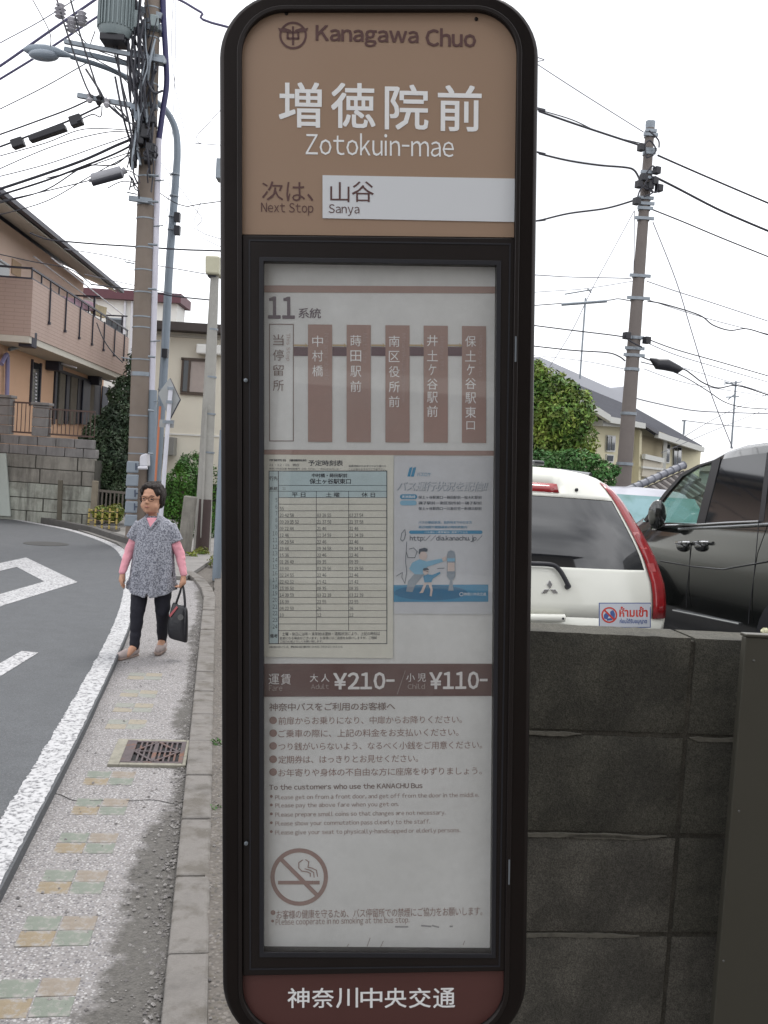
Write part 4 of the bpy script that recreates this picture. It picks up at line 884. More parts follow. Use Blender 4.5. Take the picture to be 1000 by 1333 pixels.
# windows and details on the ground floor
def hwin(x0, x1, yt, yb, off, name, m, parent, th=.05): 
    p0, p1 = HW_.at(x0, (yt + yb) / 2), HW_.at(x1, (yt + yb) / 2); z1 = HW_.at(x0, yt).z; z0 = HW_.at(x0, yb).z
    a = Vector((p0.x, p0.y, z0)) + HW_.n * off; b = Vector((p1.x, p1.y, z0)) + HW_.n * off
    return MB().prism([a, b, b - HW_.n * th, a - HW_.n * th], (0, 0, z1 - z0)).build(name, m, parent)
w1 = hwin(40, 50.5, 470, 527, .02, 'slit_window', M_gl, HOU); hwin(39, 40.2, 467, 528, .05, 'frame', M_dk, w1, .07); hwin(50.2, 51.4, 472, 528, .05, 'frame', M_dk, w1, .07)
for i in range(9): hwin(44.5, 46.5, 485 + i * 4.6, 487 + i * 4.6, .035, 'grille_bar', M_white, w1, .02)
w2 = hwin(69, 118, 482, 545, .015, 'sliding_window', M_gl, HOU)
hwin(68, 120, 478, 482, .07, 'frame', M_dk, w2, .09)
for xa, xb, mm in ((69, 71.5, M_dk), (75, 82, M_curt), (84, 88, M_dk), (90, 98, M_curt), (99, 104, M_dk), (103.5, 113, M_shut), (113, 121, M_curt), (120, 123, M_dk), (122, 129, M_dk), (129, 137, M_shut)):
    hwin(xa, xb, 483 + (xa - 69) * .31, 552, .05 if mm is not M_shut else .1, 'shutter' if mm is M_shut else 'curtain' if mm is M_curt else 'frame', mm, w2, .03)
for x, y in ((62, 472), (116, 492)): p = HW_.at(x, y); MB().box(p + HW_.n * .18, (.36, .36, .4), R(3)).build('bracket_lamp', M_dk, HOU, bevel=.02); MB().bar(p + HW_.n * .36, p + HW_.n * .75 + Vector((0, 0, -.08)), .05, .04).build('bracket', M_white, HOU)
MB().tube(smoothpath([HW_.at(2, 474, .1), HW_.at(8, 462, .1), HW_.at(10, 470, .1), HW_.at(9, 525, .1)], 4), .05, 8).build('downpipe', mat('lilac_pipe', S(150, 146, 186, 1.3), .5), HOU, smooth=True)
MB().tube(smoothpath([HW_.at(12, 455, .1), HW_.at(30, 449, .3), HW_.at(37, 443, .7)], 4), .045, 8).build('downpipe', M_galv, HOU, smooth=True)
MB().box(HW_.at(36.5, 442, .72), (.3, .3, .35)).build('rain_hopper', M_dk, HOU, bevel=.02)
w3 = hwin(-12, 12, 330, 352, .02, 'upper_window', M_gl, HOU); hwin(15, 27, 336, 356, .02, 'wooden_door', mat('tan_wood', S(190, 160, 128, 1.35), .7, var=.1), HOU)
bl = MB(); bl.prism([HW_.at(64, 383, .5), HW_.at(110, 392, .5), HW_.at(111, 405, .5), HW_.at(80, 398, .5)], HW_.n * .25); tag(bl.build('futon', mat('pink_bedding', S(196, 160, 176, 1.35), .9, var=.12, vs=5, bump=.4, bs=8), bevel=.05), 'pink bedding aired over the balcony rail of the orange house', 'bedding')
sc_ = MB(); sc_.prism([HW_.at(118, 395, .5), HW_.at(135, 400, .5), HW_.at(133, 414, .5), HW_.at(118, 408, .5)], HW_.n * .1); sc_.build('reed_screen', mat('straw_screen', S(186, 172, 140, 1.35), .9, var=.15), HOU)
# small rooftop aerials
def aerial(px, ptop, pbot, Y, label, els, roll=.06):
    a = U(px, pbot, Y); b = U(px + (pbot - ptop) * roll, ptop, Y); r = .02 * Y / 20
    e = empty('tv_aerial', a, label, 'tv aerial', 'tv aerials on the roofs')
    MB().tube([a, b], r, 6).build('mast', M_galv, e)
    for (x0, y0, x1, y1) in els: MB().tube([U(x0, y0, Y), U(x1, y1, Y)], r * .7, 6).build('element', M_galv, e)
aerial(82, 313, 345, 34, 'small tv aerial on a thin mast just above the orange house roof', [(74, 321, 88, 323), (70, 326, 80, 327), (78, 312, 84, 314)])

# ---- white house with a maroon fascia behind
PB = Plane((-11.5, 40), 0)
WH = empty('white_house', (-9.5, 43, 1.5), 'white house with a flat maroon fascia between the balcony and the poles', 'house')
M_wh = mat('cream_white_wall', S(226, 226, 222, 1.05), .85, var=.03, vs=1); M_mar = mat('maroon_fascia', S(104, 62, 72, 1.3), .6, var=.05)
a, b = PB.at(95, 400), PB.at(234, 400)
MB().prism([Vector((a.x, a.y, 0)), Vector((b.x - .1, b.y, 0)), Vector((b.x - .1, b.y + 1.5, 0)), Vector((a.x, a.y + 1.5, 0))], (0, 0, PB.at(160, 391).z)).build('wall', M_wh, WH)
zf = PB.at(160, 391).z; h = PB.at(160, 379).z - zf
MB().prism([Vector((a.x - .2, a.y - .3, zf)), Vector((b.x + .1, b.y - .3, zf)), Vector((b.x + .1, b.y + 1.7, zf)), Vector((a.x - .2, a.y + 1.7, zf))], (0, 0, h)).build('fascia', M_mar, WH)
wq = pg(PB, rect(139, 415, 158, 432), .03, .06, 'window', M_gl, WH); pg(PB, rect(137.5, 413, 159.5, 415), .06, .08, 'frame', M_galv, wq)
MB().tube([PB.at(163, 392, .1), PB.at(161, 470, .1)], .05, 8).build('drainpipe', M_white, WH); MB().tube([PB.at(172, 392, .1), PB.at(170, 470, .1)], .05, 8).build('drainpipe', M_white, WH)

# ---- beige house with a dark roof
PC = Plane((-6, 27), 0)
BH = empty('beige_house', (-5.6, 29, 0), 'beige rendered house with dark roof and a brown shuttered window behind the poles', 'house')
M_bg = mat('beige_render', S(208, 203, 189, .88), .85, var=.04, vs=1, bump=.1, bs=40)
a, b = PC.at(200, 500), PC.at(330, 500); zt_ = PC.at(250, 434).z
MB().prism([Vector((a.x, a.y, .9)), Vector((b.x, b.y, .9)), Vector((b.x, b.y + 6, .9)), Vector((a.x, a.y + 6, .9))], (0, 0, zt_ - .9)).build('wall', M_bg, BH)
MB().prism([Vector((a.x + .1, a.y + .8, 0)), Vector((b.x, b.y + .8, 0)), Vector((b.x, b.y + 6, 0)), Vector((a.x + .1, a.y + 6, 0))], (0, 0, .898)).build('dark_base', mat('garage_dark', (.03, .025, .025), .9), BH)
zr = zt_; ah, bh_ = Vector((a.x - .3, a.y - .55, zr)), Vector((b.x + .3, b.y - .55, zr)); apex = PC.at(285, 412).z
rf = MB(); hgt = PC.at(250, 419).z - zr
rf.add([ah, bh_, bh_ + Vector((0, 3.5, hgt + .28)), ah + Vector((.6, 3.5, hgt + .28)), ah + Vector((0, 0, hgt * .7)), bh_ + Vector((0, 0, hgt * .7)), bh_ + Vector((0, 3.5, hgt + .38)), ah + Vector((.6, 3.5, hgt + .38)), ah + Vector((0, 7.2, 0)), bh_ + Vector((0, 7.2, 0))],
       [(0, 1, 5, 4), (4, 5, 6, 7), (0, 4, 7, 3), (7, 6, 9, 8), (0, 8, 9, 1), (3, 7, 8, 0), (1, 9, 6, 5)])
RB = rf.build('roof', mat('brown_black_roof', S(70, 62, 60, 1.2), .7, var=.1, vs=3), BH)
pg(PC, [(203, 434), (330, 442), (330, 445), (203, 437)], .06, .05, 'eaves_trim', M_eave, BH)
wn = pg(PC, rect(237, 467, 278, 509, .06), .03, .05, 'window', mat('closed_shutter', S(178, 166, 160, 1.1), .7, var=.06), BH)
M_brn = mat('brown_frame', S(88, 74, 64, 1.3), .5)
for r_ in (rect(236, 465, 280, 468.5, .06), rect(234.6, 509.5, 278, 513, .06), rect(237, 467, 239.5, 510, .06), rect(246, 469, 248.5, 509, .06)): pg(PC, r_, .08, .08, 'frame', M_brn, wn)
pg(PC, rect(239, 469, 246.5, 509, .06), .05, .04, 'pane', M_gl, wn)
pg(PC, rect(255.5, 447, 290, 460, .06), .4, .38, 'shutter_box', M_wh, BH, bevel=.04)
pg(PC, rect(206, 563, 285, 565, .05), .03, .04, 'trim_line', M_wh, BH)
AC = pg(PC, rect(204, 568, 227, 592, .05), .5, .4, 'air_conditioner', mat('ac_grey', S(150, 150, 146, 1.35), .6, var=.05), bevel=.02); tag(AC, 'grey outdoor air conditioner unit on the beige house wall behind the white sign pole', 'air conditioner')
pg(PC, rect(231, 482, 300, 483, .06), .004, .01, 'trim_line', M_bg, BH)

# ---- far backdrop so the horizon is built up: rows of houses beyond
M_far = [mat('far_wall_%s' % n, S(*c, 1.4), .85, var=.04, vs=.6) for n, c in (('cream', (205, 200, 188)), ('grey', (186, 188, 190)), ('white', (218, 218, 214)))]
M_farr = [mat('far_roof_%s' % n, S(*c, 1.3), .7, var=.08, vs=1) for n, c in (('slate', (92, 96, 106)), ('brown', (104, 88, 80)))]
def farhouse(x, y, w, d, h, i, label):
    e = empty('far_house', (x, y, 0), label, 'house', 'houses beyond the street')
    MB().box((x, y, h / 2), (w, d, h)).build('wall', M_far[i % 3], e)
    MB().add([(x - w / 2 - .4, y - d / 2 - .4, h), (x + w / 2 + .4, y - d / 2 - .4, h), (x + w / 2 + .4, y + d / 2 + .4, h), (x - w / 2 - .4, y + d / 2 + .4, h), (x - w * .3, y, h + 1.6), (x + w * .3, y, h + 1.6)],
             [(0, 1, 5, 4), (1, 2, 5), (2, 3, 4, 5), (3, 0, 4), (0, 3, 2, 1)]).build('roof', M_farr[i % 2], e)
    for k in (-.3, 0, .3):
        f = MB().box((x + k * w, y - d / 2 - .03, h * .65), (1.4, .1, 1.0)).build('window', M_galv, e); MB().box((x + k * w, y - d / 2 - .09, h * .65), (1.25, .04, .85)).build('pane', M_gl, f)

# ================================================================== trees and hedges
def crownspec(name, label, cat, base, trunk_h, blobs, n, size, m, trunk=True, seed=1, r=.09, group=None, fill=.5):
    e = empty(name, base, label, cat, group); b = Vector(base)
    if trunk:
        q = MB(); top = Vector(blobs[0][0]); q.tube([b - Vector((0, 0, .1)), b + Vector((.03, 0, trunk_h * .5)), b + Vector((0, .03, trunk_h)), top], [r * 1.3, r, r * .8, r * .3], 8)
        for c, rr_ in blobs: q.tube([b + Vector((0, 0, trunk_h * .8)), (b + Vector((0, 0, trunk_h * .8)) + Vector(c)) / 2 + Vector((.05, 0, .1)), Vector(c)], [r * .6, r * .4, r * .15], 6)
        q.build('trunk', mat('bark', (.09, .065, .045), .9, var=.3, bump=.6, bs=30), e, smooth=True)
    rnd = random.Random(seed * 17); extra = []
    for c, rr_ in blobs:
        for _ in range(7):
            d = Vector((rnd.gauss(0, 1), rnd.gauss(0, 1), rnd.gauss(0, 1) + .3)).normalized(); f = rnd.uniform(.16, .34)
            extra.append(((c[0] + d.x * rr_[0] * .92, c[1] + d.y * rr_[1] * .92, c[2] + d.z * rr_[2] * .92), tuple(v * f for v in rr_)))
    leaves(MB_ := MB(), blobs, int(n * .72), size, fill, seed); leaves(MB_, extra, int(n * .45), size * 1.15, .15, seed + 50); MB_.build('crown', m, e); return e
FD = foliage_mat('dark_leaf', (.040, .062, .028), (.024, .040, .022), .5)
FR = foliage_mat('fresh_leaf', (.20, .26, .042), (.075, .145, .032), .55, .50)
FY = foliage_mat('yellow_leaf', (.20, .21, .035), (.10, .15, .03), .45, .5)
FH = foliage_mat('hedge_leaf', (.07, .17, .038), (.045, .11, .030), .5)
FS = foliage_mat('shrub_leaf', (.060, .15, .018), (.036, .095, .016), .45)
def B_(px, py, Y, rpx, rpy=None, ry=None): rpy = rpy or rpx; k = Y / F; return (tuple(U(px, py, Y)), (rpx * k, (ry or min(rpx, rpy)) * k, rpy * k))
b0 = U(146, 690, 21.6)
crownspec('dark_tree', 'large dark evergreen tree between the orange house and the utility pole', 'tree', (b0.x, b0.y, 0), 1.5,
          [B_(140, 600, 21.4, 36, 46), B_(150, 565, 21.6, 24, 38), B_(124, 590, 21.5, 20, 34), B_(158, 518, 22, 15, 30), B_(172, 495, 22.2, 12, 42), B_(150, 640, 21.2, 34, 26), B_(128, 626, 21.2, 22, 26), B_(168, 600, 21.6, 20, 60), B_(158, 545, 21.8, 20, 24), B_(118, 610, 21.2, 13, 22), B_(135, 560, 21.6, 22, 20)], 42000, .042, FD, seed=2, r=.12, fill=.3)
b0 = U(236, 700, 19.5)
crownspec('rounded_bush', 'rounded bright green bush between the white sign pole and the pale pole', 'bush', (b0.x, b0.y, 0), .8,
          [B_(238, 640, 19.5, 25, 42), B_(252, 625, 19.8, 22, 36), B_(228, 670, 19.3, 18, 30), B_(270, 650, 19.6, 20, 46), B_(262, 690, 19.4, 20, 26)], 16000, .03, FS, seed=3, fill=.7)
b0 = U(738, 660, 15)
crownspec('leafy_tree', 'dense leafy tree with yellow green young leaves behind the white car', 'tree', (b0.x, b0.y, .2), 1.2,
          [B_(722, 545, 15, 46, 48), B_(712, 512, 15, 30, 32), B_(748, 540, 15, 30, 36), B_(700, 575, 15, 46, 42), B_(750, 575, 15, 30, 30), B_(690, 530, 15, 40, 50)], 24000, .038, FR, seed=4, fill=.5)
crownspec('clipped_hedge', 'darker green hedge below the leafy tree and above the white car roof', 'hedge', (U(745, 650, 14.2).x, 14.2, .2), .6,
          [B_(715, 612, 14.2, 42, 26), B_(752, 608, 14.2, 34, 24), B_(782, 620, 14.2, 22, 22), B_(690, 615, 14.2, 40, 26), B_(735, 635, 14.2, 60, 24)], 16000, .03, FH, seed=5, fill=.7)
b0 = U(143, 676, 19.6)
crownspec('low_shrub', 'low light green shrub planted behind the yellow and black barrier', 'shrub', (b0.x, b0.y, 0), .1,
          [B_(132, 668, 19.7, 12, 10), B_(150, 667, 19.7, 12, 11), B_(143, 672, 19.6, 18, 9)], 3000, .03, FY, trunk=False, seed=6, fill=.6)
# weeds by the poles and the kerb
def weed(px, py, Y, r_, label, m=FY, n=260, s=.03):
    c = G(px, py); e = MB(); leaves(e, [((c.x, c.y, r_ * .5), (r_, r_, r_ * .7))], n, s, .2, int(px)); e.build('weed_tuft', m, label=label, cat='weed', group='weeds along the verge', org=Vector((c.x, c.y, 0)))
weed(283, 737, 0, .16, 'yellow green weed tuft beside the sign edge near the poles'); weed(262, 724, 0, .14, 'small yellowish weed in front of the brown pole cover', n=160); weed(250, 727, 0, .1, 'tiny dry weed beside the pale concrete pole', n=90)
weed(281, 975, 0, .05, 'small weed growing in the gap right of the kerb by the drain', FH, 120, .012); weed(280, 1060, 0, .04, 'tiny weed right of the kerb below the drain', FH, 60, .01)

# ================================================================== poles
def pole_obj(name, label, cat, p0, p1, r0, r1, m, Y=None):
    base = Vector(p0); base.z = 0 if base.z < .6 else base.z; e = empty(name, base, label, cat)
    q = MB(); n = 10; q.tube([Vector(p0) + (Vector(p1) - Vector(p0)) * i / n for i in range(n + 1)], [r0 + (r1 - r0) * i / n for i in range(n + 1)], 22); q.build('shaft', m, e, smooth=True); return e
def ringband(e, a, b, t, r, h, m, name='band'):
    c = Vector(a) + (Vector(b) - Vector(a)) * t; ax = (Vector(b) - Vector(a)).normalized(); MB().lathe(c - ax * h / 2, [(r, 0), (r, h)], 22, ax).build(name, m, e, smooth=True)
YP = 17.0; k = YP / F
g_ = U(180, 700, YP); pb_ = Vector((g_.x, YP, 0)); pt_ = U(200.5, -60, YP); 
pb_ = U(176.5, 712, YP); pb_.z = 0
UP = pole_obj('utility_pole', 'thick brownish concrete utility pole carrying a transformer and many cables', 'utility pole', pb_, pt_, 13.6 * k, 9.8 * k, M_conc)
def onp(y): # centre of pole at picture row y
    t = (712 - y) / 772; return pb_ + (pt_ - pb_) * t
def prad(y): return (13.6 + (9.8 - 13.6) * (712 - y) / 772) * k
axp = (pt_ - pb_).normalized()
for y in (10, 30, 48, 107, 137, 160, 190, 204, 226, 262, 280, 318, 347, 376, 408, 422, 464, 485, 538, 567, 588, 607): MB().lathe(onp(y) - axp * .02, [(prad(y) + .007, 0), (prad(y) + .007, .022 + .05 * (y in (30, 137, 485)))], 20, axp).build('band', M_galv, UP, smooth=True)
# bracket plates, arms, transformer
def bx(px0, py0, px1, py1, w, h, name, m, par=UP, Y0=YP, Y1=YP): MB().bar(U(px0, py0, Y0), U(px1, py1, Y1), w, h).build(name, m, par, bevel=.004)
bx(84, 54, 214, 80, .07, .07, 'crossarm', M_galv, Y0=YP - .35, Y1=YP - .3); bx(84, 64, 190, 88, .07, .08, 'crossarm', M_lampgrey, Y0=YP + .3, Y1=YP + .3)
bx(101, 124, 180, 139, .07, .08, 'crossarm', M_galv, Y0=YP - .3, Y1=YP - .25); bx(176, 73, 216, 80, .35, .07, 'bracket', M_galv, Y0=YP - .1, Y1=YP - .1); bx(176, 140, 183, 160, .3, .12, 'bracket', M_lampgrey, Y0=YP - .2, Y1=YP - .2)
bx(172, 38, 212, 40, .3, .1, 'bracket', M_galv, Y0=YP, Y1=YP); bx(168, 258, 198, 262, .06, .09, 'bracket', M_galv, Y0=YP - .2, Y1=YP - .2); bx(171, 10, 212, 24, .2, .1, 'bracket', M_galv, Y0=YP, Y1=YP)
tcx = U(149, 0, YP - .35)
M_tr = mat('transformer_paint', S(140, 152, 154, 1.3), .5, .1, var=.05)
top = tcx + Vector((0, 0, .62)); bot = U(150, 50, YP - .35); rt = 20.5 * k
TR = MB().lathe(bot, [(rt * .82, 0), (rt, .1), (rt, .9), (rt * 1.03, .95), (rt * .9, 1.3), (0.02, 1.34)], 26).build('transformer', M_tr, UP, smooth=True)
for i in range(26):
    a = i * 2 * math.pi / 26; c = bot + Vector((math.cos(a) * (rt + .015), math.sin(a) * (rt + .015), 0)); MB().bar(c + Vector((0, 0, .14)), c + Vector((0, 0, .9)), .02, .03).build('fin', M_tr, TR)
MB().box(bot + Vector((0, 0, -.05)), (.42, .4, .12)).build('transformer_base', M_black, TR, bevel=.02)
M_ins = mat('porcelain', S(196, 194, 200, 1.3), .25)
for x, y in ((106, 22), (93, 30), (78, 12)):
    MB().lathe(U(x, y + 12, YP - .35), [(.04, 0), (.09, .03), (.05, .06), (.10, .09), (.05, .12), (.10, .15), (.05, .18), (.08, .22), (.02, .26)], 12).build('insulator', M_ins, UP, smooth=True)
for x, y in ((129, 129), (139, 132), (117, 126)): MB().lathe(U(x, y + 4, YP - .35), [(.03, -.05), (.06, 0), (.035, .04), (.06, .08), (.02, .12)], 10).build('insulator', M_ins if x != 129 else M_black, UP, smooth=True)
for x, y, w, h in ((174, 203, .12, .36), (196, 196, .16, .2), (181, 168, .22, .16), (190, 176, .18, .16), (182, 182, .14, .2), (176, 28, .12, .3), (201, 30, .14, .2), (199, 158, .12, .12), (193, 206, .14, .16)): MB().box(U(x, y, YP - .22), (w, .24, h), .2).build('junction_box', M_black if y > 100 else M_tr, UP, bevel=.02)
random.seed(21)
for i in range(34):                          # tangle of service cables running down the pole
    x0 = random.uniform(166, 206); y0 = random.uniform(-20, 120); P_ = []; y_ = y0; x_ = x0
    for s_ in range(random.randint(3, 5)):
        P_.append(U(x_, y_, YP - random.uniform(.18, .42))); y_ += random.uniform(18, 42); x_ += (186 - x_) * .25 + random.uniform(-7, 7)
        if y_ > 232: break
    if len(P_) > 2: MB().tube(smoothpath(P_, 6), random.choice((.009, .012, .017, .022)), 5).build('pole_cable', M_wire if i % 4 else M_galv, UP, smooth=True)
for i in range(16):
    y_ = random.uniform(165, 240); x_ = random.choice((random.uniform(166, 178), random.uniform(192, 202))); MB().tube(smoothpath([U(x_, y_, YP - .3), U(x_ + random.uniform(-7, 7), y_ + random.uniform(3, 10), YP - .38), U(x_ + random.uniform(-4, 8), y_ + random.uniform(10, 20), YP - .3)], 5), .011, 5).build('pole_cable', M_wire, UP, smooth=True)
# conduit beside it: dark cable above, white pipe, grey pipe below
MB().tube(smoothpath([U(212, -30, YP), U(213, 20, YP), U(216, 75, YP), U(217, 110, YP), U(212, 145, YP), U(207, 182, YP)], 5), 3.6 * k, 10).build('riser_cable', mat('dark_blue_sheath', S(52, 50, 96, 1.2), .5), UP, smooth=True)
MB().tube([U(206.5, 181, YP), U(197.5, 508, YP)], 4.2 * k, 14).build('conduit', mat('white_pipe', S(222, 220, 232, 1.35), .4, var=.03), UP, smooth=True)
MB().tube([U(199, 508, YP), U(197, 700, YP)], 5.6 * k, 14).build('conduit', M_lampgrey, UP, smooth=True)
for y in (228, 262, 318, 376, 464, 534, 590): MB().tube([U(193, y, YP - .3), U(207 - (y - 228) * .02, y + 1, YP - .3)], .02, 6).build('pipe_clip', M_galv, UP)
for i, y in enumerate((190, 231, 250, 290, 340, 440, 465, 519)): MB().tube([onp(y) + Vector((prad(y) * (1 if i % 2 else -1), -.05, 0)), onp(y) + Vector(((prad(y) + .17) * (1 if i % 2 else -1), -.06, .02))], .012, 6).build('step_bolt', M_galv, UP)
for pts in ([(171, -10), (172, 60), (170, 120), (175, 180)], [(160, -10), (166, 40), (172, 90), (180, 130), (178, 190)], [(178, -10), (176, 60), (184, 110), (183, 165)], [(150, -10), (152, 60), (160, 120), (172, 180), (174, 210)], [(142, -10), (146, 50), (152, 80), (168, 140), (186, 165)], [(182, 0), (180, 40), (181, 90), (178, 130), (185, 170)], [(165, 0), (168, 80), (175, 125), (190, 145)], [(112, 90), (128, 115), (140, 135), (166, 158)], [(150, 100), (160, 150), (170, 185), (178, 205)], [(186, 60), (174, 90), (177, 120), (172, 150)], [(190, 100), (200, 120), (212, 118)], [(150, 138), (160, 147), (168, 158)], [(195, 190), (200, 215), (197, 250)], [(176, 205), (174, 225), (180, 240)]):
    MB().tube(smoothpath([U(x, y, YP - .3 + random.uniform(-.1, .1)) for x, y in pts], 6), random.choice((.014, .02, .026)), 6).build('pole_cable', M_wire, UP, smooth=True)
# number plates strapped on the pole's lower left side
M_pl = mat('blue_grey_plate', S(148, 158, 168, 1.35), .5, var=.04)
M_ink = mat('plate_ink', S(70, 80, 100, 1.2), .6)
for i in range(5):
    y0 = 600 + i * 17.4; a, b, c, d = [U(x, y, YP - .42) for x, y in ((165 - i * .6, y0), (181 - i * .6, y0 + .5), (180 - i * .7, y0 + 15.8), (164 - i * .7, y0 + 15.4))]
    o = MB().prism([a, b, c, d], (0, .04, 0)).build('sign_plate', M_pl, UP, bevel=.02)
    if i in (0, 2, 3):
        pl_ = MB(); p = U(177 - i * .6, y0 + 3, YP - .43); q = U(177 - i * .6, y0 + 12, YP - .43); pl_.bar(p, q, .02, .006); pl_.bar(U(178 - i * .6, y0 + 7.5, YP - .43), U(181 - i * .6, y0 + 7.6, YP - .43), .006, .02); pl_.build('print', M_ink, o)
MB().prism([U(x, y, YP - .4) for x, y in ((182, 594), (184, 592), (191, 590), (191.5, 607), (181, 607))], (0, .25, 0)).build('cable_guard', M_white, UP, bevel=.02)
MB().tube([U(180, 609, YP - .42), U(192, 609, YP - .42)], .03, 8).build('strap', M_white, UP)

# street lamp on its own curved pole behind the utility pole
YL = 17.7; kl = YL / F; lb = U(198, 705, YL); lb.z = 0
LP = empty('street_lamp', lb, 'grey blue street lamp whose curved arm passes behind the utility pole', 'street lamp')
pts = smoothpath([lb, U(206, 590, YL), U(213.5, 480, YL), U(221, 340, YL), U(228.5, 240, YL), U(231, 195, YL), U(228, 167, YL), U(217, 145, YL), U(203, 132, YL), U(176, 108, YL), U(150, 93, YL - .2), U(120, 82, YL - .4), U(92, 74, YL - .6)], 6)
n_ = len(pts); MB().tube(pts, [5.8 * kl + (2.7 - 5.8) * kl * (i / n_) for i in range(n_)], 14).build('pole', M_lampgrey, LP, smooth=True)
hd = MB(); ps = [(94, 73.5, 2.2), (85, 71, 4.5), (74, 68, 7.2), (60, 66, 9), (48, 65.5, 9), (38, 65, 7), (31, 64.5, 2.5)]
hd.tube([U(x, y, YL - .62) for x, y, _ in ps], [r_ * kl * .8 for *_, r_ in ps], 16); HD = hd.build('lamp_head', M_lampgrey, LP, smooth=True)
MB().ball(U(57, 72, YL - .62), (19 * kl, .15, 7 * kl), 18, 10).build('lamp_glass', mat('milky_lens', S(150, 160, 172, 1.3), .2), HD, smooth=True)
for y in (228, 256, 283, 300, 508): p = U(230.5 - (y - 192) * .06, y, YL - .02); MB().lathe(p, [(.085, 0), (.085, .025)], 12).build('clamp', M_galv, LP)
for x, y in ((228, 283), (228, 300), (212, 460)): MB().box(U(x + 3, y, YL - .15), (.1, .12, .16)).build('junction_box', M_black, LP)

# orange marker pole and white pole with the back of a diamond warning sign
o0 = U(201, 640, 16.2); o0.z = 0; o1 = U(208.5, 529, 16.2)
op = MB().tube([o0, o1], .019, 8).build('marker_pole', mat('orange_paint', S(208, 128, 92, 1.3), .5, var=.05), smooth=True, label='thin orange marker pole between the street lamp pole and the white sign pole', cat='pole')
YS = 15.6; s0 = U(207, 700, YS); s0.z = 0; s1 = U(222.5, 503, YS)
WS = empty('warning_sign', s0, 'back of a diamond shaped warning sign on a slim white pole', 'road sign')
MB().tube([s0, s1], [.036, .036], 12).build('pole', mat('white_pole_paint', S(228, 228, 238, 1.35), .4, var=.03), WS, smooth=True)
M_sb = mat('sign_back', S(176, 178, 178, 1.35), .5, .3, var=.06, vs=5)
dm = [(221, 492), (234, 520), (221, 545), (206, 512)]
MB().prism([U(x, y, YS + .05) for x, y in dm], (0, .012, 0)).build('sign_board', M_sb, WS); MB().prism([U(x, y, YS + .062) for x, y in ((222, 492), (235.5, 520.5), (222, 546.5), (206, 512))], (0, .012, 0)).build('board_edge', M_dk, WS)
for y, w in ((505, 8), (523, 8), (549, 14)): MB().bar(U(222 - w / 2 - (y - 505) * .07, y, YS - .03), U(222 + w / 2 - (y - 505) * .07, y + .5, YS - .03), .03, .05).build('bracket', M_galv, WS)
MB().prism([U(x, y, YS + .05) for x, y in ((208, 546), (227, 547), (226, 557), (207, 556))], (0, .012, 0)).build('supplementary_plate', M_sb, WS)

# pale pole with box and brown cover, grey stump
YQ = 16.3; kq = YQ / F; q0 = U(263, 718, YQ); q0.z = 0; q1 = U(280, 352, YQ)
PP = pole_obj('utility_pole', 'pale smooth concrete pole with a cream box on top beside the sign edge', 'utility pole', q0, q1, 11.4 * kq, 5.2 * kq, M_conc2)
MB().prism([U(x, y, YQ - .2) for x, y in ((267, 332), (286, 333), (285, 357), (267, 356))], (0, .42, 0)).build('junction_box', mat('cream_box', S(206, 202, 176, 1.35), .5, var=.05), PP, bevel=.03)
MB().box(U(277, 359, YQ), (.14, .2, .06)).build('box_clamp', M_dk, PP)
for y in (430, 492, 540, 590): MB().lathe(U(277 - (y - 430) * .043, y, YQ), [((5.6 + (y - 352) * .0155) * kq, 0), ((5.6 + (y - 352) * .0155) * kq, .03)], 18).build('band', M_galv, PP, smooth=True)
MB().tube([U(268.5, 530, YQ - .16), U(262, 700, YQ - .17)], .022, 8).build('earth_pipe', M_conc2, PP, smooth=True)
cv = MB(); c0, c1 = U(263, 719, YQ - .08), U(267.5, 650, YQ - .08)
c0.z = max(c0.z, .0); cv.tube([c0, c1], [.115, .105], 16); cv.build('pole_cover', mat('brown_cover', S(72, 56, 54, 1.2), .6, var=.1, vs=4), PP, smooth=True)
YG = 15.9; st = MB(); a, b = U(240, 705, YG), U(248.5, 646, YG); a.z = -.02; st.bar(a, b, .21, .14); st.build('stone_post', M_stone2, bevel=.02, label='short grey stone post standing left of the pale concrete pole', cat='stone post')
# second thin grey-blue pole half hidden by the sign
tp = MB(); a, b = U(283, 735, 13.0), U(292, 560, 13.0); a.z = 0; tp.tube([a, b], .06, 12); tp.build('steel_pole', M_lampgrey, smooth=True, label='thin grey blue steel pole half hidden behind the sign edge', cat='pole')
# small fence left: posts of the gate and yellow-black barrier
YF = 19.9
FG = empty('metal_fence', U(145, 672, 20.5), 'brown grey metal fence with vertical bars behind the yellow and black barrier', 'fence'); FG.location.z = 0; ORG[FG] = Vector(FG.location)
M_fg = mat('fence_brown', S(116, 108, 100, 1.3), .6, .1)
for a, b in (((128, 638.5), (166, 642)), ((126, 668), (166, 671))): MB().bar(U(*a, 20.5), U(*b, 20.5), .04, .05).build('rail', M_fg, FG)
for i in range(8): x = 128.5 + i * 5.3; MB().bar(U(x, 638.5 + (x - 128) * .09, 20.5), U(x - 2, 669 + (x - 128) * .09, 20.5), .03, .03).build('bar', M_fg, FG)
GP = empty('gate_post', U(120, 680, 20.2), 'pale square wooden post where the retaining wall meets the fence', 'post', 'posts by the retaining wall'); GP.location.z = 0; ORG[GP] = Vector(GP.location)
MB().bar(U(120, 686, 20.0) , U(124.5, 626, 20.0), .11, .11).build('post', mat('pale_wood', S(146, 136, 120, 1.4), .8, var=.15, vs=5), GP, bevel=.01)
MB().bar(U(77, 684, 20.0), U(79, 625, 20.0), .085, .085).build('dark_post', mat('dark_wood', S(104, 98, 86, 1.35), .85, var=.15, vs=5), bevel=.01, label='slim dark square post standing in front of the stained stone wall', cat='post')
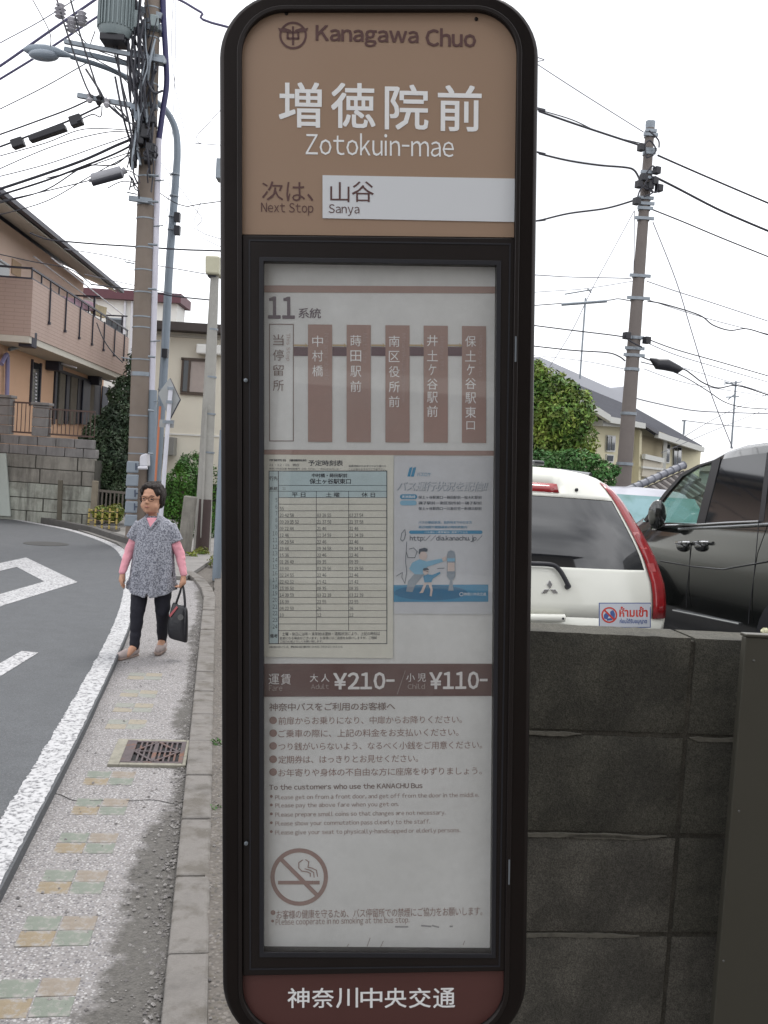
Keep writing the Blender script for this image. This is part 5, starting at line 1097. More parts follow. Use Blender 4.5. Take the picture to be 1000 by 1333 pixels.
BR = empty('barrier', U(137, 684, 19.2), 'low yellow and black striped tube barrier in front of a light green shrub', 'barrier'); BR.location.z = 0; ORG[BR] = Vector(BR.location)
M_ye = mat('barrier_yellow', S(200, 178, 104, 1.45), .5, var=.05)
for i, x in enumerate((116.5, 125, 134, 143.5, 153)):
    yb_ = 687 + i * .5; fr = (0, .16, .22, .46, .52, .76, .82, 1)
    for k_ in range(7):
        ya, yc = 662 + (yb_ - 662) * fr[k_], 662 + (yb_ - 662) * fr[k_ + 1]; MB().tube([U(x - (ya - 662) * .06, ya, 19.2), U(x - (yc - 662) * .06, yc, 19.2)], .020, 8).build('post_stripe', M_ye if k_ % 2 == 0 else M_black, BR)
for y in (664, 677):
    for k_ in range(8): xa, xb = 116 + k_ * 4.7, 116 + (k_ + 1) * 4.7; MB().tube([U(xa, y + (xa - 116) * .07, 19.2), U(xb, y + (xb - 116) * .07, 19.2)], .010, 8).build('rail_stripe', M_rail if k_ % 3 else M_ye, BR)
MB().bar(U(115, 688, 19.3), U(155, 690, 19.3), .2, .12).build('planter_kerb', M_kerb, bevel=.01, label='low concrete edging under the yellow and black barrier', cat='edging')

# ---- right pole
YR = 20; kr = YR / F; r0 = U(809, 655, YR); r0.z = .2; r1 = U(846.5, 166, YR)
RP = pole_obj('utility_pole', 'slender grey brown concrete utility pole on the right above the parked cars', 'utility pole', U(810, 648, YR), r1, 10.2 * kr, 5.6 * kr, mat('dull_concrete', S(122, 114, 110, 1.2), .85, var=.1, vs=2))
def onr(y): t = (648 - y) / (648 - 166); return U(810, 648, YR) + (r1 - U(810, 648, YR)) * t
def rrad(y): return (10.2 + (5.6 - 10.2) * (648 - y) / 482) * kr
axr = (r1 - U(810, 648, YR)).normalized()

for y, f in ((172, 1.25), (177, 1.6), (196, 1.5), (200, 1.3), (225, 1.5), (232, 1.4), (258, 1.5), (265, 1.7), (271, 1.5), (284, 1.8), (358, 1.8), (387, 1.9), (438, 1.3), (452, 1.5), (461, 1.6), (479, 1.1), (537, 1.1), (603, 1.1)):
    MB().lathe(onr(y) - axr * .03, [(rrad(y) + .02, 0), (rrad(y) + .02, .06)], 16, axr).build('band', M_galv, RP, smooth=True)
    if f > 1.2: w = rrad(y) * f; MB().bar(onr(y) + Vector((-w, -.1, 0)), onr(y) + Vector((w, -.1, 0)), .05, .06).build('bracket', M_galv, RP)
MB().lathe(r1, [(5.8 * kr, -.02), (6.2 * kr, .05), (6.2 * kr, .12), (3 * kr, .16)], 14, axr).build('cap', M_galv, RP, smooth=True)
for x, y in ((835, 192), (838, 231), (832, 240), (855, 222), (829, 262), (858, 245), (852, 236), (846, 242), (816, 437), (842, 443)): MB().box(U(x, y, YR - .2), (.12, .14, .14), .4).build('connector', M_black, RP, bevel=.01)
for pts in ([(845, 170), (857, 182), (858, 192)], [(838, 190), (846, 183), (854, 196), (842, 205), (840, 190)], [(832, 230), (833, 238), (842, 246), (852, 240), (848, 228)], [(846, 236), (856, 238), (855, 250), (845, 248)], [(842, 225), (850, 216), (857, 226)], [(829, 262), (833, 248), (840, 240)], [(845, 232), (840, 240), (850, 250), (838, 256)], [(812, 437), (822, 445), (836, 452)]):
    MB().tube(smoothpath([U(x, y, YR - .25) for x, y in pts], 6), .016, 6).build('pole_cable', M_wire, RP, smooth=True)

# ================================================================== overhead cables
def wire(label, pts, Y, wpx, m=None, name='overhead_cable', Y1=None, sag=True):
    pts = list(pts)                          # cables run on behind the sign board
    def ext(a, b, far): sl = max(-.2, min(.2, (b[1] - a[1]) / (b[0] - a[0] + 1e-6))); return (a[0] + far, a[1] + sl * far)
    if 670 <= pts[0][0] <= 705: pts.insert(0, ext(pts[0], pts[1], -340))
    if 276 <= pts[-1][0] <= 305 and pts[-1][1] < 330: pts.append(ext(pts[-1], pts[-2], 340))
    Y1 = Y if Y1 is None else Y1; n = len(pts) - 1
    P_ = smoothpath([U(x, y, Y + (Y1 - Y) * i / n) for i, (x, y) in enumerate(pts)], 6)
    return MB().tube(P_, max(.005, (wpx * 1.2 + .25) * (Y + Y1) / 2 / F / 2), 6).build(name, m or M_wire, smooth=True, label=label, cat='cable')
ML = M_wirel
wire('thick black power cable crossing the top left corner above the lamp head', [(-40, 110), (0, 86), (60, 44), (135, -8)], 19, 2.6, mat('blue_black_sheath', S(88, 84, 116, 1.2), .5))
wire('second thick black cable just below the topmost one behind the lamp head', [(-40, 127), (0, 103), (60, 66), (128, 21), (160, 2)], 19.3, 2.2, mat('blue_black_sheath'))
wire('thin pale wire high in the top left corner', [(-30, 74), (0, 56), (50, 29), (100, -2)], 22, .9, ML)
wire('thin wire running from the left edge up to the long crossarm', [(-20, 152), (0, 142), (60, 112), (118, 79)], 18, .9)
wire('steep cable dropping to the middle crossarm, left of two', [(72, -8), (84, 32), (100, 80), (112, 112), (120, 127)], 16.6, 1.8)
wire('steep cable dropping to the middle crossarm, right of two', [(90, -8), (103, 40), (116, 82), (126, 112), (131, 124)], 16.6, 1.8)
wire('low voltage cable from the left edge to the middle crossarm with loose sheath', [(-20, 181), (0, 175), (50, 157), (90, 142), (118, 129)], 16.8, 1.5)
b_ = wire('cable carrying black rectangular closures left of the utility pole', [(-20, 197), (0, 191), (40, 176), (90, 157), (131, 138)], 16.7, 1.8)
for (xa, ya, xb, yb_, w_, h_) in ((16, 189, 31, 184, .15, .15), (39, 182, 86, 166, .16, .10), (92, 160, 107, 155, .16, .17)): MB().bar(U(xa, ya, 16.7), U(xb, yb_, 16.7), w_, h_).build('cable_closure', M_black, b_, bevel=.015, org=ORG[b_])
for pts, lb_ in (([(100, 158), (120, 149), (131, 152), (133, 138)], 'short drop loop of wire between the black closures and crossarm'), ([(147, 138), (156, 148), (170, 160), (178, 166)], 'loose black wire looping below the middle crossarm')): wire(lb_, pts, 16.6, 1.1)
wire('thick bundled communication cable sagging from the left edge to the pole', [(-20, 252), (0, 246), (60, 226), (110, 208), (150, 190), (172, 180), (186, 166)], 16.8, 2.8)
wire('second communication cable close under the thick bundle', [(-20, 260), (0, 254), (60, 235), (110, 216), (150, 200), (177, 186)], 16.9, 2.0)
wire('third communication cable sagging lowest under the bundle', [(-20, 270), (0, 264), (60, 247), (110, 217), (150, 214), (177, 190)], 17, 1.2)
wire('thin cable looping between the bundle and the pole bands', [(60, 232), (100, 222), (140, 208), (177, 196)], 17.1, .9)
cc = wire('thin cable carrying the grey cable closure near the pole', [(-20, 268), (0, 262), (50, 251), (116, 235), (160, 222), (178, 228), (182, 238)], 16.6, 1.0)
MB().tube([U(116, 235, 16.6), U(119, 234.5, 16.6), U(121, 234, 16.6), U(158, 224, 16.6), U(160, 223.5, 16.6), U(164, 221, 16.6)], [.03, .03, .105, .105, .05, .06], 12).build('cable_closure', mat('grey_closure', S(166, 166, 172, 1.35), .5, var=.04), cc, smooth=True, org=ORG[cc])
MB().tube([U(120, 238, 16.56), U(159, 227, 16.56)], .06, 10).build('closure_belly', M_wire, cc, smooth=True, org=ORG[cc])
wire('cable crossing above the orange house roof towards the pole and the sign', [(39, 303), (60, 311), (82, 314), (130, 318), (178, 321), (240, 325), (300, 327)], 17.2, 1.6)
wire('thin pale cable between the roof end and the cream pole box', [(84, 324), (130, 331), (178, 341), (230, 350), (275, 358)], 17.4, .8, ML)
wire('pair cable running from the orange house eave to the cream box pole', [(118, 370), (150, 374), (196, 380), (230, 386), (279, 391)], 17.4, 1.3)
wire('thin pale cable above the pair cable by the maroon fascia', [(110, 357), (150, 366), (196, 376), (240, 386)], 17.6, .7, ML)
wire('cable sagging across the front of the house eave at left edge', [(-10, 329), (0, 331), (40, 340), (90, 350), (118, 369)], 18, 1.0)
wire('cable looping down over the pink brown balcony siding', [(126, 420), (134, 440), (146, 458), (160, 472)], 19, 1.0)
wire('thick cable leaving the pole top towards the bus stop sign', [(225, -4), (240, 3), (262, 16), (300, 36)], 15, 2.4, mat('blue_black_sheath'))
wire('long thin guy wire right of the utility pole', [(226, -5), (224, 80), (240, 170), (262, 250), (284, 320)], 19, .5, ML)
wire('faint vertical wire close behind the lamp pole', [(229, -5), (228, 90), (222, 220), (216, 300)], 19, .5, ML)
wire('thin diagonal wire from the lamp pole down to the cream box', [(205, 205), (235, 245), (262, 282), (290, 312)], 18, .6, ML)
wire('loose loop of wire beside the left sign edge', [(288, 142), (272, 160), (256, 178), (262, 187), (288, 189)], 15, .6, ML)
for i_, (pts_, lb_) in enumerate((([(-10, 232), (60, 214), (130, 190), (184, 172)], 'thin wire just above the thick communication bundle'), ([(-10, 282), (60, 262), (120, 228), (180, 196)], 'lowest thin wire fanning out from the pole towards the left edge'),
        ([(0, 203), (60, 186), (110, 168), (176, 170)], 'thin wire running level with the black closures'), ([(-10, 224), (70, 190), (140, 172), (180, 174)], 'pale thin wire crossing behind the black closures'), ([(40, -5), (64, 40), (66, 60)], 'short thin wire dropping to the lamp head from above'),
        ([(124, 40), (118, 70), (150, 92), (176, 118)], 'slack jumper wire from the insulators to the pole'), ([(98, 40), (120, 62), (160, 78), (184, 96)], 'second slack jumper wire from the insulators'), ([(206, 250), (240, 268), (288, 262)], 'slack thin wire between lamp pole and sign edge'), ([(140, 245), (160, 236), (182, 240)], 'short loose wire under the grey cable closure'))):
    wire(lb_, pts_, 16.8 + .05 * i_, .9)
# right side
for i_, (pts_, lb_) in enumerate((([(690, 462), (760, 470), (812, 480)], 'faint thin wire under the lowest pair left of the right pole'), ([(838, 480), (900, 500), (1030, 520)], 'faint thin wire running under the black closure cable'), ([(880, 575), (940, 540), (1030, 500)], 'faint wire rising to the right above the van'), ([(860, 590), (940, 556), (1030, 520)], 'lower faint wire rising to the right above the van'), ([(702, 380), (760, 376), (824, 366)], 'thin service wire rising to the first paired bands'))):
    wire(lb_, pts_, 22 + .1 * i_, .5, ML)
wire('thin pale wire reaching the very top of the right pole', [(680, 70), (700, 84), (760, 123), (838, 172)], 20, .8, ML)
wire('uppermost thick cable from the sign to the right pole', [(680, 138), (702, 145), (745, 160), (790, 175), (836, 190)], 20, 2.0)
wire('messenger wire twisted just above the uppermost thick cable', [(680, 136), (702, 143), (745, 156), (785, 174), (836, 187)], 20.05, .9)
wire('upper thick cable from the right pole to the right frame edge', [(856, 202), (890, 217), (950, 243), (1030, 277)], 20, 1.8)
wire('second thick cable sagging from the sign towards the right pole', [(680, 194), (702, 200), (740, 209), (780, 215), (815, 218), (826, 222), (832, 232)], 20, 1.9)
wire('bold cable leaving the right pole below the upper one to the frame edge', [(852, 230), (880, 244), (930, 270), (970, 288), (1030, 313)], 20, 2.3)
wire('low cable rising from the sign to the bands on the right pole', [(680, 290), (702, 287), (740, 278), (790, 271), (828, 260)], 20, 1.8)
wire('single cable sloping down right from the middle bands of the right pole', [(850, 273), (890, 289), (945, 312), (1030, 346)], 20, 1.3)
wire('guy wire slanting down right from the right pole to the van roof', [(850, 289), (880, 365), (900, 430), (925, 510), (954, 584)], 20, .9, ML)
wire('faint guy wire slanting down left from the right pole', [(826, 274), (800, 322), (770, 378), (745, 430), (714, 480)], 20, .6, ML)
wire('faint hanging wire parallel to the left side of the right pole', [(826, 275), (826, 310), (825, 352)], 20, .6, ML)
wire('thin level wire meeting the right pole at the first paired bands', [(690, 357.5), (740, 360.5), (806, 362), (822, 363)], 20, .8, ML)
wire('thin level wire leaving the first paired bands to the right', [(842, 366), (880, 379), (930, 395), (1030, 428)], 20, .8, ML)
c1_ = wire('wire with a pale sleeve meeting the second paired bands', [(690, 398), (731, 395), (790, 391), (805, 389), (822, 392)], 20, .9)
MB().tube([U(731, 396.5, 19.95), U(790, 392, 19.95)], .03, 8).build('cable_sleeve', M_galv, c1_, org=ORG[c1_])
wire('wavy cable leaving the second paired bands to the right frame edge', [(843, 392), (865, 396), (910, 410), (928, 423), (950, 430), (972, 428), (1000, 436), (1030, 444)], 20, 1.2)
wire('faint straight wire running just above the wavy cable', [(843, 390), (905, 410), (960, 425), (1030, 442)], 20.1, .6, ML)
wire('upper cable of the lowest pair left of the right pole', [(690, 423), (745, 430), (795, 436), (815, 439)], 20, 1.2)
wire('upper thin cable sloping right below the wavy cable', [(842, 441), (880, 455), (940, 472), (1030, 498)], 20, 1.0)
wire('second thin cable sloping right directly under the former one', [(842, 446), (880, 462), (940, 480), (1030, 506)], 20, .7, ML)
wire('lower cable of the lowest pair left of the right pole', [(690, 450), (745, 456), (790, 459), (806, 464), (814, 470)], 20, 1.3)
c2_ = wire('cable with the large black closure right of the right pole', [(834, 464), (850, 470), (888, 480), (900, 487), (915, 498), (935, 505), (960, 502), (1000, 514), (1030, 522)], 20, 1.3)
MB().tube([U(846, 467, 20), U(852, 470, 20), U(856, 474, 20), U(868, 475, 20), U(884, 481, 20), U(889, 480, 20)], [.02, .07, .11, .12, .08, .02], 10).build('cable_closure', M_black, c2_, smooth=True, org=ORG[c2_])
wire('thin cable swinging under the large black closure', [(834, 471), (860, 478), (890, 490), (920, 508), (945, 524), (975, 531), (1030, 533)], 20, .9)
wire('thin sagging cable lower right behind the right pole', [(826, 518), (850, 524), (900, 534), (950, 537), (1030, 539)], 21, 1.1, ML)
wire('lowest faint wire above the black van roof', [(888, 547), (930, 552), (1030, 562)], 24, .7, ML)
wire('very faint upper right wire above the closure', [(860, 470), (920, 488), (1000, 512)], 22, .5, ML)
aerial(952, 496, 584, 30, 'tall tv aerial on a thin mast behind the black van roof', [(942, 500, 966, 497), (943, 497, 960, 502), (945, 517, 962, 516), (948, 520, 958, 512)], .07)
aerial(755, 388, 493, 26, 'thin tv aerial standing on the grey roof behind the leafy tree', [(735, 383, 771, 377), (765, 376, 770, 381)], .07)
aerial(890, 547, 566, 32, 'short aerial on the far end of the grey roof', [(888, 548, 893, 547)], .07)
MB().box(U(286, 222, 16.9), (.08, .3, .34)).build('junction_box', M_galv, label='small grey box on a cable at the left sign edge', cat='junction box', bevel=.01)

# ================================================================== car park behind the wall
LOT = .2
lotq = [WB.p + WB.u * -.25 - WB.n * .12, WB.p + WB.u * 9 - WB.n * .12]
MB().prism([Vector((lotq[0].x, lotq[0].y, -.02)), Vector((lotq[1].x, lotq[1].y, -.02)), (30, 40, -.02), (-1.0, 40, -.02), (-1.2, 12, -.02)], (0, 0, LOT + .02)).build('car_park', mat('car_park_asphalt', S(110, 110, 112, 1.5), .9, var=.12, vs=2, bump=.3, bs=90), kind='structure', org=Vector((0, 0, 0)))
def proj(p):
    q = CR3.transposed() @ (Vector(p) - C0); return (500 + F * q.x / -q.z, 666.5 - F * q.y / -q.z)
def text2(s, box, mp, m, parent, name='lettering', bold=0., whole=False):
    vs = []; fs = []; x = 0
    for ch in ([s] if whole else s):
        if ch == ' ': x += .26; continue
        g, f, wd, lsb = glyph(ch, bold) if not whole else glyph_s(ch, bold); b0 = len(vs); vs += [(p[0] + x, p[1]) for p in g]; fs += [tuple(i + b0 for i in q) for q in f]; x += wd + .08
    x0, x1 = min(v[0] for v in vs), max(v[0] for v in vs); y0, y1 = min(v[1] for v in vs), max(v[1] for v in vs)
    q = MB(); q.add([mp(box[0] + (a - x0) / (x1 - x0) * (box[2] - box[0]), box[3] - (b - y0) / (y1 - y0) * (box[3] - box[1])) for a, b in vs], fs); return q.build(name, m, parent)
def glyph_s(s, bold):
    c = bpy.data.curves.new('t', 'FONT'); c.body = s; c.resolution_u = 2; c.offset = bold
    o = bpy.data.objects.new('t', c); COL.objects.link(o)
    dg = bpy.context.evaluated_depsgraph_get(); me = bpy.data.meshes.new_from_object(o.evaluated_get(dg))
    vs = [(v.co.x, v.co.y) for v in me.vertices]; fs = [tuple(p.vertices) for p in me.polygons]
    bpy.data.objects.remove(o); bpy.data.curves.remove(c); bpy.data.meshes.remove(me); return vs, fs, 1, 0

# ---- white hatchback seen from behind
M_cw = mat('white_car_paint', S(226, 226, 216, 1.0), .25, coat=.6, var=.01)
M_cg = mat('privacy_glass', (.012, .013, .015), .04, spec=.9, coat=.5)
M_red = mat('red_lens', (.28, .012, .015), .12, coat=.6, var=.25, vs=9)
M_red2 = mat('pale_red_lens', (.45, .10, .10), .12, coat=.6, var=.25, vs=20)
M_chr = mat('chrome', (.55, .55, .56), .15, 1.0)
M_tyre = mat('tyre', (.02, .02, .02), .85)
wc = U(719, 700, 6.8); CY = R(9)
CARM = Matrix.Translation((wc.x, 6.8, LOT)) @ Matrix.Rotation(CY, 4, 'Z')
CAR = empty('parked_car', None, 'white hatchback seen from behind with red tail lamp and a white parking sticker', 'car', matrix=CARM)
prof = [(.22, .87, .07), (.28, .915, .03), (.34, .94, .005), (.42, .955, -.008), (.50, .96, -.008), (.60, .96, .0), (.68, .955, .012), (.76, .945, .032), (.83, .925, .056), (.848, .92, .062), (.90, .90, .074), (.95, .880, .088), (1.02, .846, .112), (1.08, .815, .137), (1.14, .785, .168), (1.2, .755, .204), (1.27, .722, .252), (1.335, .69, .303), (1.36, .675, .325), (1.41, .64, .370), (1.46, .595, .420), (1.50, .53, .470)]
def csurf(s_, z):
    for (z0, h0, y0), (z1, h1, y1) in zip(prof, prof[1:]):
        if z <= z1 or z1 == prof[-1][0]:
            f = (z - z0) / (z1 - z0); h = h0 + (h1 - h0) * f; y = y0 + (y1 - y0) * f; break
    arch = max(0, (z - 1.3)) * .28
    return Vector((h * s_, y + .15 * abs(s_) ** 3.6, z + arch * (1 - s_ * s_)))
ss = [-1, -.97, -.93, -.87, -.84, -.7, -.6, -.5, -.4, -.3, -.2, -.1, 0, .1, .2, .3, .4, .5, .6, .7, .84, .87, .93, .97, 1]
reg = {k: MB() for k in ('body_panel', 'rear_window', 'tail_lamp_r', 'tail_lamp_l', 'brake_lamp', 'bumper')}
for (z0, *_), (z1, *_) in zip(prof, prof[1:]):
    for a, b in zip(ss, ss[1:]):
        zm, sm = (z0 + z1) / 2, abs(a + b) / 2
        r_ = 'body_panel'
        if zm < .5: r_ = 'bumper'
        elif .846 <= zm < 1.334 and sm < .855: r_ = 'rear_window'
        elif sm > .855 and .50 < zm < 1.48: r_ = 'tail_lamp_r' if a > 0 else 'tail_lamp_l'
        elif 1.36 < zm < 1.41 and sm < .2: r_ = 'brake_lamp'
        off = Vector((0, .004, 0)) if r_ == 'rear_window' else Vector((0, -.012, 0)) if 'lamp' in r_ else Vector((0, 0, 0))
        reg[r_].add([csurf(a, z0) + off, csurf(b, z0) + off, csurf(b, z1) + off, csurf(a, z1) + off], [(0, 1, 2, 3)])
q = reg['body_panel']                             # sides, roof and nose carried forward
for sd_ in (-1, 1):
    pts = [csurf(sd_, z) for z, *_ in prof]
    for a, b in zip(pts, pts[1:]):
        for f0, f1 in ((0, .6), (.6, 2.4), (2.4, 3.0), (3.0, 3.7)):
            def mv(p, f): 
                zz = p.z if f < 2.5 or p.z < .9 else .9 + (p.z - .9) * max(0, 1 - (f - 2.4) / .8)
                return Vector((p.x * (1 - .02 * f), p.y + f, zz))
            q.add([mv(a, f0), mv(b, f0), mv(b, f1), mv(a, f1)], [(0, 1, 2, 3)])
tops = [csurf(s_, 1.50) for s_ in ss]
for a, b in zip(tops, tops[1:]):
    for f0, f1 in ((0, .15), (.15, 1.2), (1.2, 2.4), (2.4, 3.0), (3.0, 3.7)):
        def mr(p, f): return Vector((p.x * (1 - .02 * f), p.y + f, (p.z + .02 * min(1, f) * (1 - (p.x / .5) ** 2)) if f < 2.5 else .9 + (p.z - .9) * max(0, 1 - (f - 2.4) / .8)))
        q.add([mr(a, f0), mr(b, f0), mr(b, f1), mr(a, f1)], [(0, 1, 2, 3)])
for nm, mm, lb_ in (('body_panel', M_cw, None), ('rear_window', M_cg, None), ('tail_lamp_r', M_red, None), ('tail_lamp_l', M_red, None), ('brake_lamp', M_red, 'dark red brake lamp above the rear window'), ('bumper', M_cw, None)):
    o = reg[nm].build('tail_lamp' if 'tail' in nm else nm, mm, CAR, smooth=True, weld=True)
    if lb_: o['label'] = lb_
    if nm != 'rear_window': sol = o.modifiers.new('s', 'SOLIDIFY'); sol.thickness = .004; sol.offset = 0
    if nm == 'tail_lamp_r':
        for z0, z1 in ((1.0, 1.12), (.84, .90)):
            MB().add([csurf(.885, z0) + Vector((0, -.016, 0)), csurf(.955, z0) + Vector((0, -.016, 0)), csurf(.955, z1) + Vector((0, -.016, 0)), csurf(.885, z1) + Vector((0, -.016, 0))], [(0, 1, 2, 3)]).build('clear_lens', M_red2, o)
for sd_ in (-1, 1):
    for y_ in (.75, 3.05): 
        w_ = MB().lathe((sd_ * .76, y_, .31), [(.20, 0), (.31, .02), (.31, .18), (.20, .2)], 24, (sd_, 0, 0)).build('wheel', M_tyre, CAR, smooth=True); MB().lathe((sd_ * .90, y_, .31), [(.19, 0), (.19, .03), (.05, .035)], 20, (sd_, 0, 0)).build('rim', M_chr, w_, smooth=True)
wn_ = Vector((0, -1, .1))
cache = []
for i in range(-20, 41):
    for j in range(0, 53):
        s_, z_ = i / 40, .40 + j * .02; p = CARM @ csurf(s_, z_); x_, y_ = proj(p); cache.append((x_, y_, s_, z_))
def onCar(px, py, off=.004):
    b = min(cache, key=lambda c: (c[0] - px) ** 2 + (c[1] - py) ** 2); s_, z_ = b[2], b[3]
    for _ in range(3):
        x0, y0 = proj(CARM @ csurf(s_, z_)); xa, ya = proj(CARM @ csurf(s_ + .01, z_)); xb, yb_ = proj(CARM @ csurf(s_, z_ + .01))
        a, b_, c, d = xa - x0, xb - x0, ya - y0, yb_ - y0; det = a * d - b_ * c
        if abs(det) < 1e-9: break
        ex, ey = px - x0, py - y0; s_ += .01 * (ex * d - ey * b_) / det; z_ += .01 * (a * ey - c * ex) / det
    return csurf(s_, z_) + Vector((0, -off, 0))
def grid2(box, mp, n=6, m=3):
    x0, y0, x1, y1 = box; q = MB(); vs = [mp(x0 + (x1 - x0) * i / n, y0 + (y1 - y0) * j / m + (x0 + (x1 - x0) * i / n - x0) * .0) for j in range(m + 1) for i in range(n + 1)]
    return q.add(vs, [(j * (n + 1) + i, j * (n + 1) + i + 1, (j + 1) * (n + 1) + i + 1, (j + 1) * (n + 1) + i) for j in range(m) for i in range(n)])
M_stw = mat('sticker_white', S(214, 218, 226, 1.25), .4); M_stb = mat('sticker_blue', S(70, 96, 160, 1.25), .4); M_str = mat('sticker_red', S(214, 66, 50, 1.25), .4)
grid2((779.5, 784.5, 847, 817), lambda x, y: onCar(x, y, .003)).build('sticker_border', M_stb, CAR)
STK = grid2((780.6, 785.6, 845.9, 816), lambda x, y: onCar(x, y, .0036)).build('sticker', M_stw, CAR)
mp_ = lambda x, y: onCar(x, y, .0044)
text2('ห้ามเข้า', (806, 789.5, 843, 803), mp_, M_str, STK, bold=.03, whole=True); text2('ก่อนได้รับอนุญาต', (806.5, 805, 842, 813), mp_, M_stb, STK, bold=.02, whole=True)
n_ = 28; q = MB(); cx_, cy_ = 793, 800.5
q.add([mp_(cx_ + 10.4 * math.cos(i * 2 * math.pi / n_), cy_ + 10.4 * math.sin(i * 2 * math.pi / n_)) for i in range(n_)] + [mp_(cx_ + 8.4 * math.cos(i * 2 * math.pi / n_), cy_ + 8.4 * math.sin(i * 2 * math.pi / n_)) for i in range(n_)], [(i, (i + 1) % n_, n_ + (i + 1) % n_, n_ + i) for i in range(n_)]).build('prohibition_ring', M_str, STK)
for pts in (((786, 800), (790, 797), (793, 801), (790, 806), (786, 805)), ((794, 796), (798, 794), (800.5, 799), (800, 806), (795, 806)), ((790, 805), (797, 804), (797, 807), (790, 808))): MB().add([mp_(x, y) for x, y in pts], [tuple(range(len(pts)))]).build('pictogram', M_stb, STK)
mq = lambda x, y: onCar(x, y, .0052)
MB().add([mq(*p) for p in ((786.2, 795.2), (787.8, 793.6), (800, 805.8), (798.4, 807.4))], [(0, 1, 2, 3)]).build('prohibition_bar', M_str, STK)
for pts in (((715, 754.5), (718.6, 760.5), (715.3, 766.3), (711.6, 760.5)), ((714.8, 766.8), (711, 771.7), (704.6, 771.9), (708.2, 766.8)), ((716, 766.8), (719.8, 771.8), (726, 771.8), (722.4, 766.8))):
    f_ = [onCar(x, y, .012) for x, y in pts]; MB().prism(f_, (0, .008, 0)).build('emblem_diamond', M_chr, CAR, bevel=.0015)
wp_ = [onCar(x, y, .035) for x, y in ((668, 732), (690, 733), (716, 734.5), (726, 741), (733, 752), (738, 762))]
MB().tube(smoothpath(wp_, 5), .017, 10).build('wiper', M_black, CAR, smooth=True); MB().tube([wp_[-1], onCar(738, 764, .0)], .02, 10).build('wiper_pivot', M_black, CAR, smooth=True)
MB().tube([onCar(x, y, .03) for x, y in ((672, 803), (700, 803), (722, 803.3), (733, 803.4))], .028, 12).build('handle', M_cw, CAR, smooth=True)
MB().lathe(onCar(729.5, 803.4, .058), [(.008, 0), (.008, .004)], 12, (0, -1, 0)).build('keyhole', M_black, CAR)
MB().ball(onCar(750, 637.5, .012), .014, 10, 6).build('washer_nozzle', M_black, CAR, smooth=True)
MB().box(csurf(.30, 1.50) + Vector((0, .5, .045)), (.10, .12, .04)).build('roof_aerial', M_cg, CAR, bevel=.015)
MB().tube([csurf(.93, 1.50) + Vector((0, .05, .02)), csurf(.93, 1.50) + Vector((-.01, 1.0, .05)), csurf(.93, 1.50) + Vector((-.02, 2.2, .03))], .015, 8).build('roof_rail', M_cg, CAR, smooth=True)

# ---- black people carrier seen along its left side
VA = R(14); VU = Vector((math.sin(VA), -math.cos(VA), 0)); VN = Vector((-math.cos(VA), -math.sin(VA), 0)); VIN = -VN
v0 = U(915, 700, 8.3); VP0 = Vector((v0.x, 8.3, 0))
VAN = empty('parked_van', VP0, 'glossy black people carrier with chrome trim parked beyond the wall on the right', 'van'); VAN.location.z = LOT; ORG[VAN] = Vector((VP0.x, VP0.y, LOT))
def vp(t, inn, z): q = VP0 + VU * t + VIN * inn; return Vector((q.x, q.y, z))
def belt(t): return 1.375 + .055 * t
tz = [(-2.2, 1.0), (-1.9, 1.08), (-1.35, 1.22), (-1.05, 1.36), (-.8, 1.57), (-.6, 1.71), (-.4, 1.83), (-.2, 1.92), (-.02, 1.985), (.2, 2.025), (.5, 2.05), (.9, 2.06), (1.4, 2.06), (2.0, 2.04), (2.4, 1.96)]
def ztop(t):
    for (a, z0), (b, z1) in zip(tz, tz[1:]):
        if t <= b: return z0 + (z1 - z0) * max(0, (t - a)) / (b - a)
    return tz[-1][1]
WD = 1.72
def sect(t):
    zt_ = ztop(t); bz = min(belt(t), zt_ - .03); inn = .26 * (zt_ - bz)
    half = [(.06, .40), (.0, .50), (-.012, .62), (-.03, .80), (-.04, 1.0), (-.032, 1.2), (0, bz), (inn, zt_), (inn + .06, zt_ + .045), (inn + .25, zt_ + .075)]
    return [vp(t, i, z) for i, z in half] + [vp(t, WD / 2, zt_ + .09)] + [vp(t, WD - i, z) for i, z in half[::-1]]
M_vb = mat('black_car_paint', (.008, .009, .009), .12, coat=1.0, spec=.6, grime=.03)
M_vroof = M_vb
stt = [t for t, _ in tz]; secs = [sect(t) for t in stt]; q = MB()
for (ta, A_), (tb, B__) in zip(zip(stt, secs), zip(stt[1:], secs[1:])):
    for i in range(len(A_) - 1):
        mid = (ta + tb) / 2; side = i in (6, len(A_) - 8)
        if side and -1.05 < mid < -.05: continue
        if i in (7, 8, 9, 10, 11, 12) and mid < -.35 and mid > -1.35: continue
        if i < 4 and abs(mid - 1.45) < .42 and False: continue
        q.add([A_[i], A_[i + 1], B__[i + 1], B__[i]], [(0, 1, 2, 3)])
for sec in (secs[0], secs[-1]): q.add(sec, [tuple(range(len(sec)))])
q.build('body', M_vb, VAN, smooth=True, weld=True)
bdir = VU + Vector((0, 0, .055)); ldir = VIN * .26 + Vector((0, 0, 1)); wnn = bdir.cross(ldir).normalized()
if wnn.dot(VN) < 0: wnn = -wnn
def vw(px, py, off=.0):
    d = ray(px, py); p0 = vp(0, 0, belt(0)) + wnn * off; return C0 + d * ((p0 - C0).dot(wnn) / d.dot(wnn))
def vs_(px, py, off=.0, inn=-.035):
    d = ray(px, py); p0 = vp(0, inn, 1) + VN * off; return C0 + d * ((p0 - C0).dot(VN) / d.dot(VN))
def zv(x, y): return (820 + .21 * x, 560 + .21 * y)
M_vg = glassmat('green_tinted_glass', (.66, .78, .73))
